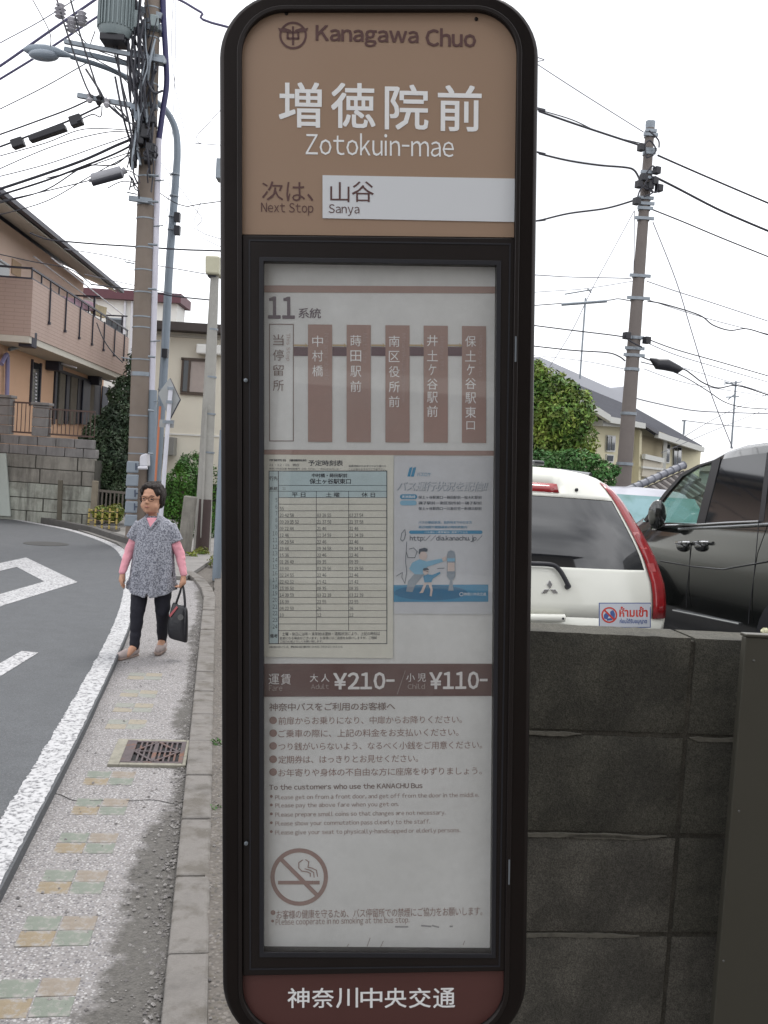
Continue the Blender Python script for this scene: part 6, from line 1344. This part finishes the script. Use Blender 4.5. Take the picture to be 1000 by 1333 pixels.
MB().prism([vw(*zv(x, y), -.004) for x, y in ((330, 282), (420, 228), (512, 192), (412, 572), (225, 572), (180, 500), (205, 440))], -wnn * .004).build('front_door_glass', M_vg, VAN)
rg_ = MB().prism([vw(*zv(x, y), .003) for x, y in ((572, 180), (700, 158), (852, 140), (838, 350), (800, 562), (468, 574), (520, 380))], -wnn * .004).build('rear_door_glass', M_cg, VAN)
MB().prism([vw(*zv(x, y), .003) for x, y in ((878, 140), (1100, 128), (1100, 560), (826, 570), (860, 360))], -wnn * .004).build('rear_side_glass', M_cg, VAN)
MB().prism([vw(*zv(x, y), .006) for x, y in ((512, 190), (562, 180), (462, 578), (412, 578))], -wnn * .03).build('door_pillar', mat('satin_black', (.015, .015, .018), .3), VAN)
MB().prism([vw(*zv(x, y), .006) for x, y in ((850, 138), (880, 136), (828, 566), (798, 566))], -wnn * .02).build('door_pillar', mat('satin_black'), VAN)
ap = [vw(*zv(x, y), .004) for x, y in ((215, 385), (320, 268), (420, 215), (560, 172), (560, 180), (420, 228), (328, 284), (240, 385), (100, 570), (85, 555))]
MB().prism(ap, -wnn * .03).build('window_frame', mat('satin_black'), VAN)
MB().tube([vw(*zv(x, y), .012) for x, y in ((225, 590), (430, 585), (600, 574), (800, 566))], .010, 8).build('chrome_trim', M_chr, VAN, smooth=True)
MB().tube([vs_(*zv(x, y), .0, -.012) for x, y in ((305, 614), (430, 606), (600, 598), (857, 583), (1000, 576))], .013, 8).build('chrome_trim', mat('satin_trim', (.35, .36, .37), .25, .9), VAN, smooth=True)
MB().tube([vs_(*zv(x, y), .004, -.018) for x, y in ((270, 1118), (420, 1148), (560, 1178), (680, 1202))], .012, 8).build('sill_trim', mat('satin_trim'), VAN, smooth=True)
cr_ = MB(); cr_.tube([vs_(*zv(x, y), .0, -.040) for x, y in ((190, 812), (400, 846), (580, 862), (760, 830), (860, 812))], .007, 8); cr_.build('body_crease', M_vb, VAN, smooth=True)
for x0, x1, y_ in ((288, 372, 698), (398, 488, 696)):
    MB().tube(smoothpath([vs_(*zv(x0, y_), .004, -.045), vs_(*zv((x0 + x1) / 2, y_ - 3), .04, -.045), vs_(*zv(x1, y_ - 2), .004, -.045)], 6), .014, 8).build('door_handle', M_chr, VAN, smooth=True)
    MB().ball(vs_(*zv((x0 + x1) / 2, y_ + 25), .0, -.036), (.06, .06, .045), 14, 8).build('handle_recess', M_cg, VAN, smooth=True)
for pts in ([(376, 700), (370, 850), (352, 1000), (350, 1100)], [(800, 568), (788, 700), (770, 900), (740, 1120), (735, 1200)]): MB().tube([vs_(*zv(x, y), .003, -.036) for x, y in pts], .0035, 6).build('door_gap', M_black, VAN)
mr_ = MB(); mc_ = vs_(*zv(170, 522), .16, -.0); mr_.ball(mc_, (.085, .06, .135), 16, 10); mr_.tube([mc_ + Vector((.02, 0, -.09)), vs_(*zv(150, 600), .02, .02)], .035, 8); mr_.build('wing_mirror', M_vb, VAN, smooth=True)
for t_ in (-1.55, 1.32):
    c_ = vp(t_, -.02, LOT + .33); wh = MB().lathe(c_ + VIN * .2, [(.2, 0), (.33, .02), (.33, .2), (.22, .215)], 26, VN).build('wheel', M_tyre, VAN, smooth=True); MB().lathe(c_ - VN * .005, [(.21, 0), (.20, .025), (.06, .04)], 22, VN).build('rim', M_chr, wh, smooth=True)
    MB().lathe(c_ - VN * .035, [(.42, 0), (.43, .055), (.38, .062), (.37, 0)], 30, VN).build('wheel_arch', M_black, VAN, smooth=True)
for inn in (.45, 1.25): 
    MB().box(vp(-.15, inn, 1.15), (.5, .16, .75), R(14)).build('seat', mat('seat_cloth', (.10, .10, .10), .9), VAN, bevel=.05); MB().box(vp(-.12, inn, 1.66), (.26, .1, .2), R(14)).build('headrest', mat('seat_cloth'), VAN, bevel=.04)
MB().prism([vp(.02, .1, .9), vp(.02, 1.62, .9), vp(.02, 1.5, 1.95), vp(.02, .22, 1.95)], VU * .03).build('cabin_partition', mat('seat_cloth'), VAN)
MB().prism([vp(-1.1, .05, .9), vp(-1.1, 1.67, .9), vp(-1.1, 1.67, 1.14), vp(-1.1, .05, 1.14)], VU * .25).build('dashboard', mat('satin_black'), VAN)
MB().lathe(vp(-.72, 1.28, 1.33), [(.19, 0), (.19, .025), (.165, .025), (.165, 0)], 24, (VU + Vector((0, 0, .5))).normalized()).build('steering_wheel', M_black, VAN)

# ---- silver car beyond, cyan sky reflection painted into its windscreen colour
sc0 = U(838, 700, 12.2)
SCAR = empty('parked_car', None, 'silver car facing the wall with a cyan sky reflection painted on its windscreen, behind the white hatchback', 'car', matrix=Matrix.Translation((sc0.x, 11.0, LOT)) @ Matrix.Rotation(R(-4), 4, 'Z'))
M_sv = mat('silver_paint', S(170, 172, 184, 1.5), .35, .4, coat=.3)
sec = [(0, .45, .50, .78), (.08, .66, .66, .82), (.9, .84, .84, .85), (1.15, .88, .90, .86), (1.25, .88, .92, .86), (1.95, .90, 1.40, .87), (2.3, .90, 1.425, .87), (3.3, .90, 1.41, .87), (3.9, .90, 1.2, .86), (4.1, .88, 1.0, .84)]
q = MB(); R_ = []
for y_, zb_, zt2, hw in sec:
    tw = hw - .30 * max(0, min(1, (zt2 - zb_) / .5)) ; R_.append([Vector((-hw, y_, .2)), Vector((-hw, y_, .5)), Vector((-hw, y_, zb_)), Vector((-tw, y_, zt2 - .03)), Vector((-tw * .7, y_, zt2)), Vector((0, y_, zt2 + .012)), Vector((tw * .7, y_, zt2)), Vector((tw, y_, zt2 - .03)), Vector((hw, y_, zb_)), Vector((hw, y_, .5)), Vector((hw, y_, .2))])
for a, b in zip(R_, R_[1:]):
    for i in range(10): q.add([a[i], a[i + 1], b[i + 1], b[i]], [(0, 1, 2, 3)])
q.add(R_[0], [tuple(range(11))]); q.add(R_[-1], [tuple(range(11))]); q.build('body', M_sv, SCAR, smooth=True, weld=True)
MB().prism([Vector((x, y, z)) for x, y, z in ((-.76, 1.26, .955), (.76, 1.26, .955), (.63, 1.72, 1.30), (-.63, 1.72, 1.30))], Vector((0, -.03, .03))).build('windscreen', mat('sky_reflection_windscreen', S(140, 190, 186, 2.4), .12, coat=.0, spec=.35, col2=S(170, 214, 222, 2.2), c2s=1.5, c2t=.5), SCAR)
for x_ in (-.62, .62): MB().box((x_, -.01, .66), (.34, .08, .13)).build('headlight', M_ins, SCAR, bevel=.03)
for sd_ in (-1, 1):
    for y_ in (.75, 3.2): w_ = MB().lathe((sd_ * .68, y_, .3), [(.2, 0), (.3, .02), (.3, .17), (.2, .19)], 22, (sd_, 0, 0)).build('wheel', M_tyre, SCAR, smooth=True)

# ================================================================== right side houses
PD = Plane((4.7, 24), 59)
HD_ = empty('apartment_house', (8, 30, LOT), 'cream two-storey house with long grey slate roof behind the right utility pole', 'house')
M_cr = mat('cream_render', S(206, 198, 168, 1.05), .85, var=.05, vs=1); M_sl = mat('slate_roof', S(100, 102, 112, 2.5), .9, spec=.15, var=.10, vs=2, bump=.4, bs=12)
M_trim = mat('white_trim', S(220, 220, 214, 1.35), .6)
def slabD(pts, off, th, name, m, par=None, **kw): return pg(PD, pts, off, th, name, m, par if par is not None else HD_, **kw)
def downD(pts): # extend the lowest corners to the ground
    return pts
wpts = [PD.at(x, y) for x, y in ((730, 506), (768, 524), (790, 545), (812, 548), (846, 557), (913, 583))]
wall = [Vector((wpts[0].x, wpts[0].y, LOT))] + wpts + [Vector((wpts[-1].x, wpts[-1].y, LOT))]
MB().prism(wall, -PD.n * 6.5).build('wall', M_cr, HD_)
eav = [PD.at(x, y, .45) for x, y in ((741, 512), (792, 543), (812, 546.5), (839, 553), (856, 565), (915, 584))]
rid = [PD.at(x, y, -3.4) for x, y in ((700, 475), (731, 491.5), (780, 512), (829, 532), (872, 556), (914, 580))]
q = MB(); th = Vector((0, 0, -.10))
for i in range(5): q.add([eav[i], eav[i + 1], rid[i + 1], rid[i]] + [p + th for p in (eav[i], eav[i + 1], rid[i + 1], rid[i])], [(0, 1, 2, 3), (7, 6, 5, 4), (0, 4, 5, 1), (2, 6, 7, 3), (3, 7, 4, 0), (1, 5, 6, 2)])
ROFD = q.build('roof', M_sl, HD_)
back = [r - PD.n * 4.2 + Vector((0, 0, -1.9)) for r in rid]; q = MB()
for i in range(5): q.add([rid[i], rid[i + 1], back[i + 1], back[i]], [(0, 1, 2, 3)])
q.build('rear_roof_slope', M_sl, HD_)
def lineD(px, off, w_, h_, name, m, par): 
    q = MB()
    for a, b in zip(px, px[1:]): q.bar(PD.at(*a, off), PD.at(*b, off), w_, h_)
    return q.build(name, m, par)
lineD(((741, 513), (792, 544.5)), .5, .12, .16, 'barge_board', M_trim, HD_); lineD(((792, 546), (838, 554.5)), .5, .12, .15, 'fascia', M_trim, HD_); lineD(((855, 566), (915, 585.5)), .5, .12, .17, 'fascia', M_trim, HD_)
lineD(((839, 553), (856, 564)), .5, .10, .10, 'valley', M_dk, HD_)
slabD([(785, 547), (790, 542), (812, 549), (812, 556), (785, 554.5)], .35, .3, 'porch_fascia', M_trim)
lineD(((698, 473), (731, 487), (780, 508), (814, 522)), -3.9, .25, .42, 'ridge_flashing', mat('pale_flashing', S(206, 208, 216, 1.4), .6), HD_)
slabD([(795, 505), (815, 503), (815, 522), (800, 516)], -4.2, .6, 'roof_box', mat('pale_flashing'))
def winD(x0, y0, x1, y1, n=2, off=.05):
    f = slabD([(x0, y0), (x1, y0 + (x1 - x0) * .12), (x1 - 1, y1 + (x1 - x0) * .05), (x0 - 1, y1)], off, .08, 'window', M_trim)
    for i in range(n):
        a = x0 + (x1 - x0) * (i + .12) / n; b = x0 + (x1 - x0) * (i + .88) / n
        slabD([(a, y0 + 2), (b, y0 + 2.4), (b - .9, y1 - 1.6), (a - .9, y1 - 2)], off + .02, .03, 'pane', M_gl, f)
winD(791, 566, 802, 588); winD(790.5, 591, 800, 602, 1); winD(823, 575, 833, 598); winD(866.5, 577, 873, 603, 1); winD(877.5, 581, 888, 607)
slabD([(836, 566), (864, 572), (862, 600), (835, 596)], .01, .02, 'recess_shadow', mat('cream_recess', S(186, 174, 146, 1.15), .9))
lineD(((866, 571), (863.5, 612)), .3, .12, .12, 'column', M_trim, HD_); lineD(((838, 594), (863, 599.5)), .35, .1, .14, 'balcony_rail', M_trim, HD_); lineD(((836, 608), (863, 611)), .35, .05, .06, 'balcony_rail', M_trim, HD_)
slabD([(838, 596), (863, 601), (862, 622), (836, 620)], .3, .1, 'balcony_panel', mat('pale_panel', S(200, 192, 176, 1.15), .8, var=.04))
slabD([(812, 556), (815, 557), (811, 640), (808, 640)], .06, .05, 'wall_seam', M_trim); slabD([(833, 560), (836, 561), (834, 640), (831, 640)], .25, .25, 'wall_return', M_cr)
# tiled roof of a low outhouse in front of it
TRF = empty('tiled_outhouse', (U(860, 640, 15).x, 15, LOT), 'low outhouse with grey curved roof tiles between silver car and cream house', 'outhouse')
ra, rb = U(816, 641, 14.5), U(890, 608, 15.2); dn = Vector((.55, -.75, -.62)).normalized()
M_kaw = mat('grey_kawara', S(128, 130, 140, 1.3), .5, var=.15, vs=6); M_kaw2 = mat('dull_kawara', S(112, 106, 104, 1.3), .7, var=.2, vs=5)
q = MB(); q.add([ra - Vector((0, 0, .05)), rb - Vector((0, 0, .05)), rb + dn * 2.6 - Vector((0, 0, .05)), ra + dn * 2.6 - Vector((0, 0, .05))], [(0, 1, 2, 3)]); q.prism([ra - Vector((0, 0, .06)), rb - Vector((0, 0, .06)), rb + dn * 2.6 - Vector((0, 0, .06)), ra + dn * 2.6 - Vector((0, 0, .06))], (0, 0, -.1)).build('roof_deck', M_kaw2, TRF)
dr_ = (rb - ra) / 9
for i in range(9): a = ra + dr_ * i; b = ra + dr_ * (i + 1.0); MB().tube([a + Vector((0, 0, .03)), a + (b - a) * .9 + Vector((0, 0, .03)), b + Vector((0, 0, .03))], [.060, .052, .068], 10).build('ridge_tile', M_kaw, TRF, smooth=True)
for j in range(9):
    for i in range(10):
        a = ra + (rb - ra) * (i + .5) / 10 + dn * (.12 + j * .27); b = a + dn * .29
        MB().tube([a + Vector((0, 0, .0)), b + Vector((0, 0, .035))], [.055, .065], 8).build('roof_tile', M_kaw2, TRF, smooth=True)
ctr = (ra + rb) / 2 + dn * 1.2
wq_ = (rb - ra); wq_.z = 0; ang_ = math.atan2(wq_.y, wq_.x)
MB().box((ctr.x, ctr.y, (LOT + ctr.z - .7) / 2), (wq_.length * .8, 1.3, max(.3, ctr.z - .9)), ang_).build('wall', M_cr, TRF)
# white blossom poking up at the right frame edge
bl_ = MB(); bc_ = U(996, 823, 2.15)
for i in range(26):
    d = Vector((random.gauss(0, 1), random.gauss(0, 1), abs(random.gauss(0, 1)))).normalized(); p = bc_ + d * .009; t = d.orthogonal().normalized(); b = d.cross(t); bl_.add([p - t * .006, p + b * .005, p + t * .006, p - b * .005], [(0, 1, 2, 3)])
BLM = empty('flower', (bc_.x, bc_.y, LOT), 'small creamy white blossom just above the wall at the right frame edge', 'flower')
bl_.build('petals', mat('petal_white', S(236, 234, 200, 1.2), .7), BLM); MB().tube([(bc_.x + .02, bc_.y + .02, LOT - .02), (bc_.x + .01, bc_.y, .8), tuple(bc_)], .004, 6).build('stem', FH, BLM)
leaves(lf := MB(), [(tuple(bc_ - Vector((0, 0, .35))), (.12, .05, .3))], 160, .02, .2, 9); lf.build('foliage', FH, BLM)

# far houses closing the horizon
for i, (x, y, w, d, h, lb_) in enumerate([(-30, 62, 12, 8, 6.4, 'far cream house beyond the bend of the road at left'), (-46, 50, 12, 8, 6.2, 'far grey house out at the left beyond the bend'), (-14, 66, 12, 8, 5.4, 'far white house hidden behind the bus stop sign, left'), (0, 62, 13, 8, 5.6, 'far cream house hidden directly behind the bus stop sign'),
        (14, 74, 12, 8, 3.4, 'far grey house beyond the leafy tree'), (30, 70, 14, 8, 2.9, 'far white house beyond the black van'), (46, 60, 14, 8, 3.2, 'far cream house out at the right'), (-3.5, 38, 5, 6, 4.4, 'small far grey house behind the pale pole and the sign')]): farhouse(x, y, w, d, h, i, lb_)
# unseen house added behind the camera to shade the sign and reflect in glass
NH = empty('added_shade_house', (3.5, -4.5, 0), 'unseen two-storey house added behind the viewpoint for shade and reflections', 'house')
MB().box((3.4, -6.2, 3.3), (9.0, 6.0, 6.6)).build('wall', mat('brown_grey_render', (.16, .145, .13), .85, var=.05), NH)
MB().add([(-1.7, -2.7, 6.6), (8.5, -2.7, 6.6), (8.5, -9.7, 6.6), (-1.7, -9.7, 6.6), (.8, -6.2, 8.4), (6.0, -6.2, 8.4)], [(0, 1, 5, 4), (1, 2, 5), (2, 3, 4, 5), (3, 0, 4), (0, 3, 2, 1)]).build('roof', M_tile, NH)
for x_, z_ in ((.6, 1.6), (3.4, 1.6), (6.2, 1.6), (.6, 4.6), (3.4, 4.6), (6.2, 4.6)): f = MB().box((x_, -3.18, z_), (1.7, .06, 1.3)).build('window', M_trim, NH); MB().box((x_, -3.14, z_), (1.5, .04, 1.1)).build('pane', M_gl, f)

# ================================================================== the woman
wg = G(193, 853); WM = Matrix.Translation((wg.x, wg.y, 0))
PER = empty('person', None, 'elderly woman in a grey patterned tunic, pink sleeves and black leggings walking on the pavement', 'person', matrix=WM)
M_skin = mat('skin', S(206, 156, 128, 1.25), .6, var=.05, vs=20)
def cap(q, a, b, ra, rb, n=12):
    a = Vector(a); b = Vector(b); q.tube([a, a + (b - a) * .33, a + (b - a) * .66, b], [ra, ra + (rb - ra) * .33, ra + (rb - ra) * .66, rb], n); q.ball(a, ra, n, 8); q.ball(b, rb, n, 8)
HY = R(-9); fd = Vector((math.sin(HY), -math.cos(HY), 0)); sdv = Vector((math.cos(HY), math.sin(HY), 0)); HC = Vector((-.030, -.032, 1.295))
def hd(x, f, z): return HC + (sdv * x + fd * f + Vector((0, 0, z))) * 1.03
sh = ((-.125, .0, 1.07), (.128, .0, 1.07)); el = ((-.205, .02, .86), (.212, .01, .86)); wr = ((-.232, -.06, .675), (.262, -.03, .685))
b = MB(); b.ball(hd(0, 0, .02), (.086, .100, .11)); b.ball(hd(0, .025, -.045), (.075, .073, .076)); b.ball(hd(0, .06, -.085), (.034, .03, .026)); b.ball(hd(.04, .045, -.05), .034); b.ball(hd(-.04, .045, -.05), .034)
cap(b, hd(0, .088, .0), hd(0, .104, -.022), .009, .014, 8); b.ball(hd(-.012, .096, -.026), .009, 8, 6); b.ball(hd(.012, .096, -.026), .009, 8, 6); b.ball(hd(0, .085, .028), (.05, .015, .012))
b.ball(hd(-.08, -.005, -.008), (.012, .02, .03), 8, 6); b.ball(hd(.08, -.005, -.008), (.012, .02, .03), 8, 6)
cap(b, hd(0, .088, -.056), hd(0, .089, -.062), .012, .012, 8)
cap(b, (-.02, 0, 1.12), hd(0, -.01, -.06), .055, .048)
b.ball((0, 0, 1.0), (.125, .09, .13)); b.ball((0, -.01, .86), (.125, .10, .16)); b.ball((0, 0, .72), (.13, .10, .14))
lg = ((-.085, 0, .70), (.085, 0, .70)); kn_ = ((-.092, -.07, .38), (.095, .01, .375)); an = ((-.095, -.09, .085), (.075, .16, .105))
for i in (0, 1):
    cap(b, sh[i], el[i], .036, .032); cap(b, el[i], wr[i], .035, .023); cap(b, lg[i], kn_[i], .070, .044); cap(b, kn_[i], an[i], .044, .030); cap(b, an[i], Vector(an[i]) + Vector((-.03 if i == 0 else -.0, -.10, -.05)), .032, .026)
    cap(b, (0, 0, 1.06), sh[i], .05, .036)
def hand(q, w_, dirs, curl):
    w_ = Vector(w_); p1 = w_ + Vector((0, -.008, -.055)); cap(q, w_, p1, .021, .027, 10); cap(q, w_ + Vector((0, .02, -.04)), p1 + Vector((0, .018, 0)), .018, .017, 10); cap(q, w_ + Vector((0, -.02, -.04)), p1 + Vector((0, -.02, 0)), .018, .017, 10)
    for k_, (yy, ln) in enumerate(((-.030, .050), (-.010, .058), (.010, .055), (.029, .044))):
        a = p1 + Vector((0, yy, -.012)); m1 = a + Vector((dirs * .006 * curl, 0, -ln * .5)); e = m1 + Vector((dirs * .016 * curl, 0, -ln * .42 * (1 if curl < 2 else -.1))); cap(q, a, m1, .0085, .008, 8); cap(q, m1, e, .008, .0065, 8)
    a = w_ + Vector((0, -.028, -.03)); cap(q, a, a + Vector((dirs * .014, -.018, -.03)), .010, .009, 8); cap(q, a + Vector((dirs * .014, -.018, -.03)), a + Vector((dirs * .016, -.016, -.055)), .009, .007, 8)
hand(b, wr[0], 1, 1); hand(b, wr[1], -1, 2.6)
BODY = remesh('body', b, M_skin, PER, .0062, 3, org=Vector((0, 0, 0)))
# tunic
t_ = MB(); rings = [(.50, 0, .194, .155), (.53, 0, .192, .154), (.60, 0, .186, .150), (.70, 0, .178, .148), (.80, 0, .168, .146), (.90, 0, .158, .138), (1.0, .0, .146, .124), (1.05, 0, .138, .112), (1.09, -.0, .122, .098), (1.125, -.005, .105, .084), (1.16, -.01, .072, .068)]
vs = []; n_ = 40
for z, cx, rx, ry in rings:
    for k_ in range(n_): a = 2 * math.pi * k_ / n_; vs.append((cx + rx * math.cos(a), ry * math.sin(a) * (1.08 if math.sin(a) < 0 else 1), z))
fs = [(i * n_ + k_, i * n_ + (k_ + 1) % n_, (i + 1) * n_ + (k_ + 1) % n_, (i + 1) * n_ + k_) for i in range(len(rings) - 1) for k_ in range(n_)] + [tuple(range(n_)), tuple(range((len(rings) - 1) * n_, len(rings) * n_))]
t_.add(vs, fs)
for i, sx in ((0, -1), (1, 1)):
    cap(t_, (sx * .08, 0, 1.085), (sx * .125, 0, 1.05), .058, .056); t_.tube([(sx * .115, 0, 1.09), (sx * .150, 0, 1.02), (sx * .182, 0, .955)], [.052, .058, .058], 16)
M_tun = mat('tunic_cloth', S(186, 188, 198, 1.35), .85, col2=S(112, 114, 126, 1.35), c2s=84, c2t=.50, var=.06, vs=4)
TUN = remesh('tunic', t_, M_tun, PER, .0065, 2, org=Vector((0, 0, 0)))
for v in TUN.data.vertices:
    x, y, z = v.co; rr_ = 1
    if z < 1.05 and abs(x) < .19:
        a = math.atan2(y / .15, x / .2); amp = .019 * min(1, max(0, (1.05 - z) / .4)); w_ = math.sin(a * 8 + 1.1 * math.sin(z * 5 + a)) * .55 + noise.noise(Vector((a * 3.2, z * 3, 1))) * 1.0 + .35 * noise.noise(Vector((a * 7, z * 16, 4)))
        v.co.x += math.cos(a) * amp * w_; v.co.y += math.sin(a) * amp * w_ * 1.2
    if z < .56: v.co.z += .06 * abs(math.cos(math.atan2(y / .16, x / .22))) ** 2 + (.045 * max(0, 1 - abs(x - .005) / .02) if y < 0 else 0)
M_pink = mat('pink_knit', S(232, 162, 174, 1.1), .85, var=.08, vs=12, bump=.3, bs=60)
for i in (0, 1):
    q = MB(); cap(q, Vector(sh[i]) + Vector((0, 0, -.04)), el[i], .050, .043); cap(q, el[i], Vector(wr[i]) + Vector((0, 0, .015)), .042, .030)
    sl_ = remesh('sleeve', q, M_pink, PER, .008, 3, org=Vector((0, 0, 0)))
    for v in sl_.data.vertices: v.co += v.normal * (.005 * noise.noise(Vector((v.co.x * 14, v.co.y * 14, v.co.z * 34))) + .002 * noise.noise(v.co * 60))
q = MB(); q.prism([(-.05, -.108, 1.145), (.034, -.112, 1.15), (.03, -.122, 1.13), (-.008, -.135, 1.065)], (0, .03, .0)).build('neckline', M_pink, PER, bevel=.006, org=Vector((0, 0, 0)))
q = MB()
for sx in (-1, 1): q.tube(smoothpath([(-.008 + sx * .035, -.05, 1.185), (-.008 + sx * .05, -.10, 1.145), (-.008 + sx * .025, -.125, 1.10), (-.008, -.136, 1.055)], 5), .008, 8)
q.build('collar', M_tun, PER, smooth=True, org=Vector((0, 0, 0)))
q = MB()
for i in (0, 1): cap(q, Vector(lg[i]) + Vector((0, 0, -.02)), kn_[i], .088, .062); cap(q, kn_[i], Vector(an[i]) + Vector((0, 0, .0)), .06, .040)
q.ball((0, 0, .70), (.14, .10, .09))
TRS = remesh('leggings', q, mat('black_leggings', (.008, .008, .016), .8), PER, .009, 4, org=Vector((0, 0, 0)))
for v in TRS.data.vertices: v.co += v.normal * (.006 * noise.noise(Vector((v.co.x * 9, v.co.y * 9, v.co.z * 22))))
M_shoe = mat('pale_shoe', S(196, 180, 176, 1.5), .6, var=.06, vs=20); M_sole = mat('shoe_sole', S(170, 150, 140, 1.3), .8)
for i, (dx, dy) in enumerate(((-.075, -.19), (.0, -.17))):
    a = Vector(an[i]); zf = .0 if i == 0 else .012; q = MB(); hl = Vector((a.x, a.y + .035, .045 + zf)); tt_ = Vector((a.x + dx, a.y + dy + .03, .033 + zf))
    cap(q, hl, (hl + tt_) / 2, .036, .040); cap(q, (hl + tt_) / 2, tt_, .040, .030); q.ball(hl + Vector((0, 0, .02)), .034)
    s_ = remesh('shoe', q, M_shoe, PER, .006, 3, org=Vector((0, 0, 0)))
    for v in s_.data.vertices: v.co.z = max(v.co.z, .008 + zf * .6)
    q = MB(); cap(q, hl + Vector((0, 0, -.03)), tt_ + Vector((0, 0, -.022)), .036, .033); so_ = remesh('sole', q, M_sole, s_, .006, 1, org=Vector((0, 0, 0)))
    for v in so_.data.vertices: v.co.z = min(max(v.co.z, .001), .016 + zf)
# hair, glasses, eyes, mouth
q = MB(); q.ball(hd(0, -.026, .045), (.102, .108, .108)); q.ball(hd(0, -.05, -.0), (.096, .08, .095)); q.ball(hd(.078, -.005, .01), (.026, .045, .062)); q.ball(hd(-.076, -.005, .015), (.024, .042, .055)); q.ball(hd(.055, .05, .062), (.034, .03, .034)); q.ball(hd(-.06, .045, .06), (.026, .03, .032)); q.ball(hd(.03, .045, .098), (.05, .035, .026)); q.ball(hd(-.03, .045, .096), (.045, .035, .026))
HR = remesh('hair', q, mat('dark_hair', (.018, .012, .010), .55, spec=.3, var=.5, vs=45, bump=1.0, bs=160), PER, .006, 3, org=Vector((0, 0, 0)))
for v in HR.data.vertices: v.co += v.normal * (.010 * noise.noise(Vector((v.co.x * 55, v.co.y * 55, v.co.z * 16))) + .008 * noise.noise(v.co * 22))
GLS = MB()
for sx in (-1, 1):
    c = hd(sx * .032, .098, .005); pts = [c + sdv * .025 * math.cos(a) + Vector((0, 0, .018 * math.sin(a))) for a in [k_ * .5236 for k_ in range(13)]]; GLS.tube(pts, .0019, 6); GLS.tube([hd(sx * .057, .095, .008), hd(sx * .080, .06, .008), hd(sx * .082, -.01, .004)], .0026, 6)
GLS.tube([hd(-.008, .102, .008), hd(.008, .102, .008)], .0026, 6); GLS.build('glasses', mat('brown_frame_metal', S(96, 62, 44, 1.2), .3, .5), PER, smooth=True, org=Vector((0, 0, 0)))
for sx in (-1, 1):
    MB().ball(hd(sx * .031, .082, .004), (.014, .008, .006), 10, 6).build('eye', mat('eye_dark', (.03, .02, .018), .3), PER, smooth=True, org=Vector((0, 0, 0)))
    MB().tube([hd(sx * .018, .094, .028), hd(sx * .034, .092, .033), hd(sx * .052, .082, .028)], .0032, 6).build('eyebrow', mat('brow', (.06, .04, .035), .8), PER, org=Vector((0, 0, 0)))
MB().tube([hd(-.022, .094, -.060), hd(0, .102, -.058), hd(.022, .094, -.060)], [.002, .0045, .002], 6).build('mouth', mat('lips', S(170, 100, 92, 1.3), .5), PER, smooth=True, org=Vector((0, 0, 0)))
# hand bag hanging from her hand
BAG = empty('hand_bag', None, 'shiny black tote bag with a pink red stripe hanging from the woman\'s hand', 'bag', matrix=WM @ Matrix.Translation((0, 0, 0)))
M_bag = mat('black_vinyl', (.012, .012, .016), .28, bump=.5, bs=9, spec=.6)
q = MB(); n_ = 20; bx0, by0 = .240, -.04; vs = []
rg2 = [(.150, .070, .040, .012), (.16, .080, .052, .008), (.22, .086, .056, .0), (.32, .080, .050, .002), (.42, .066, .032, .008), (.452, .058, .014, .010)]
for z, rx, ry, dx in rg2:
    for k_ in range(n_): a = 2 * math.pi * k_ / n_; c, s_ = math.cos(a), math.sin(a); vs.append((bx0 + dx + rx * abs(c) ** .6 * (1 if c > 0 else -1), by0 + ry * abs(s_) ** .6 * (1 if s_ > 0 else -1), z - .02 * c))
fs = [(i * n_ + k_, i * n_ + (k_ + 1) % n_, (i + 1) * n_ + (k_ + 1) % n_, (i + 1) * n_ + k_) for i in range(len(rg2) - 1) for k_ in range(n_)] + [tuple(range(n_)), tuple(range((len(rg2) - 1) * n_, len(rg2) * n_))]
q.add(vs, fs); bo = q.build('bag_body', M_bag, BAG, smooth=True, org=Vector((0, 0, 0)))
sb = bo.modifiers.new('s', 'SUBSURF'); sb.levels = 2; sb.render_levels = 2
for yy in (-.052, -.028): MB().tube(smoothpath([(bx0 - .03, yy, .40), (bx0 - .022, yy, .46), (bx0 + .0, yy * .9, .54), (bx0 + .018, -.038, .615), (bx0 + .034, yy * .9, .55), (bx0 + .048, yy, .46), (bx0 + .05, yy, .40)], 6), .0075, 8).build('strap', M_bag, BAG, smooth=True, org=Vector((0, 0, 0)))
MB().prism([(bx0 - .066, -.094, .36), (bx0 - .055, -.096, .345), (bx0 + .0, -.088, .425), (bx0 - .012, -.083, .437)], (0, .012, 0)).build('stripe', mat('pink_red_stripe', S(186, 90, 96, 1.3), .5), BAG, org=Vector((0, 0, 0)))
MB().lathe((bx0 + .03, -.094, .35), [(.024, 0), (.024, .004)], 20, (0, -1, 0)).build('badge', mat('bag_print', (.10, .10, .10), .5), BAG, org=Vector((0, 0, 0)))
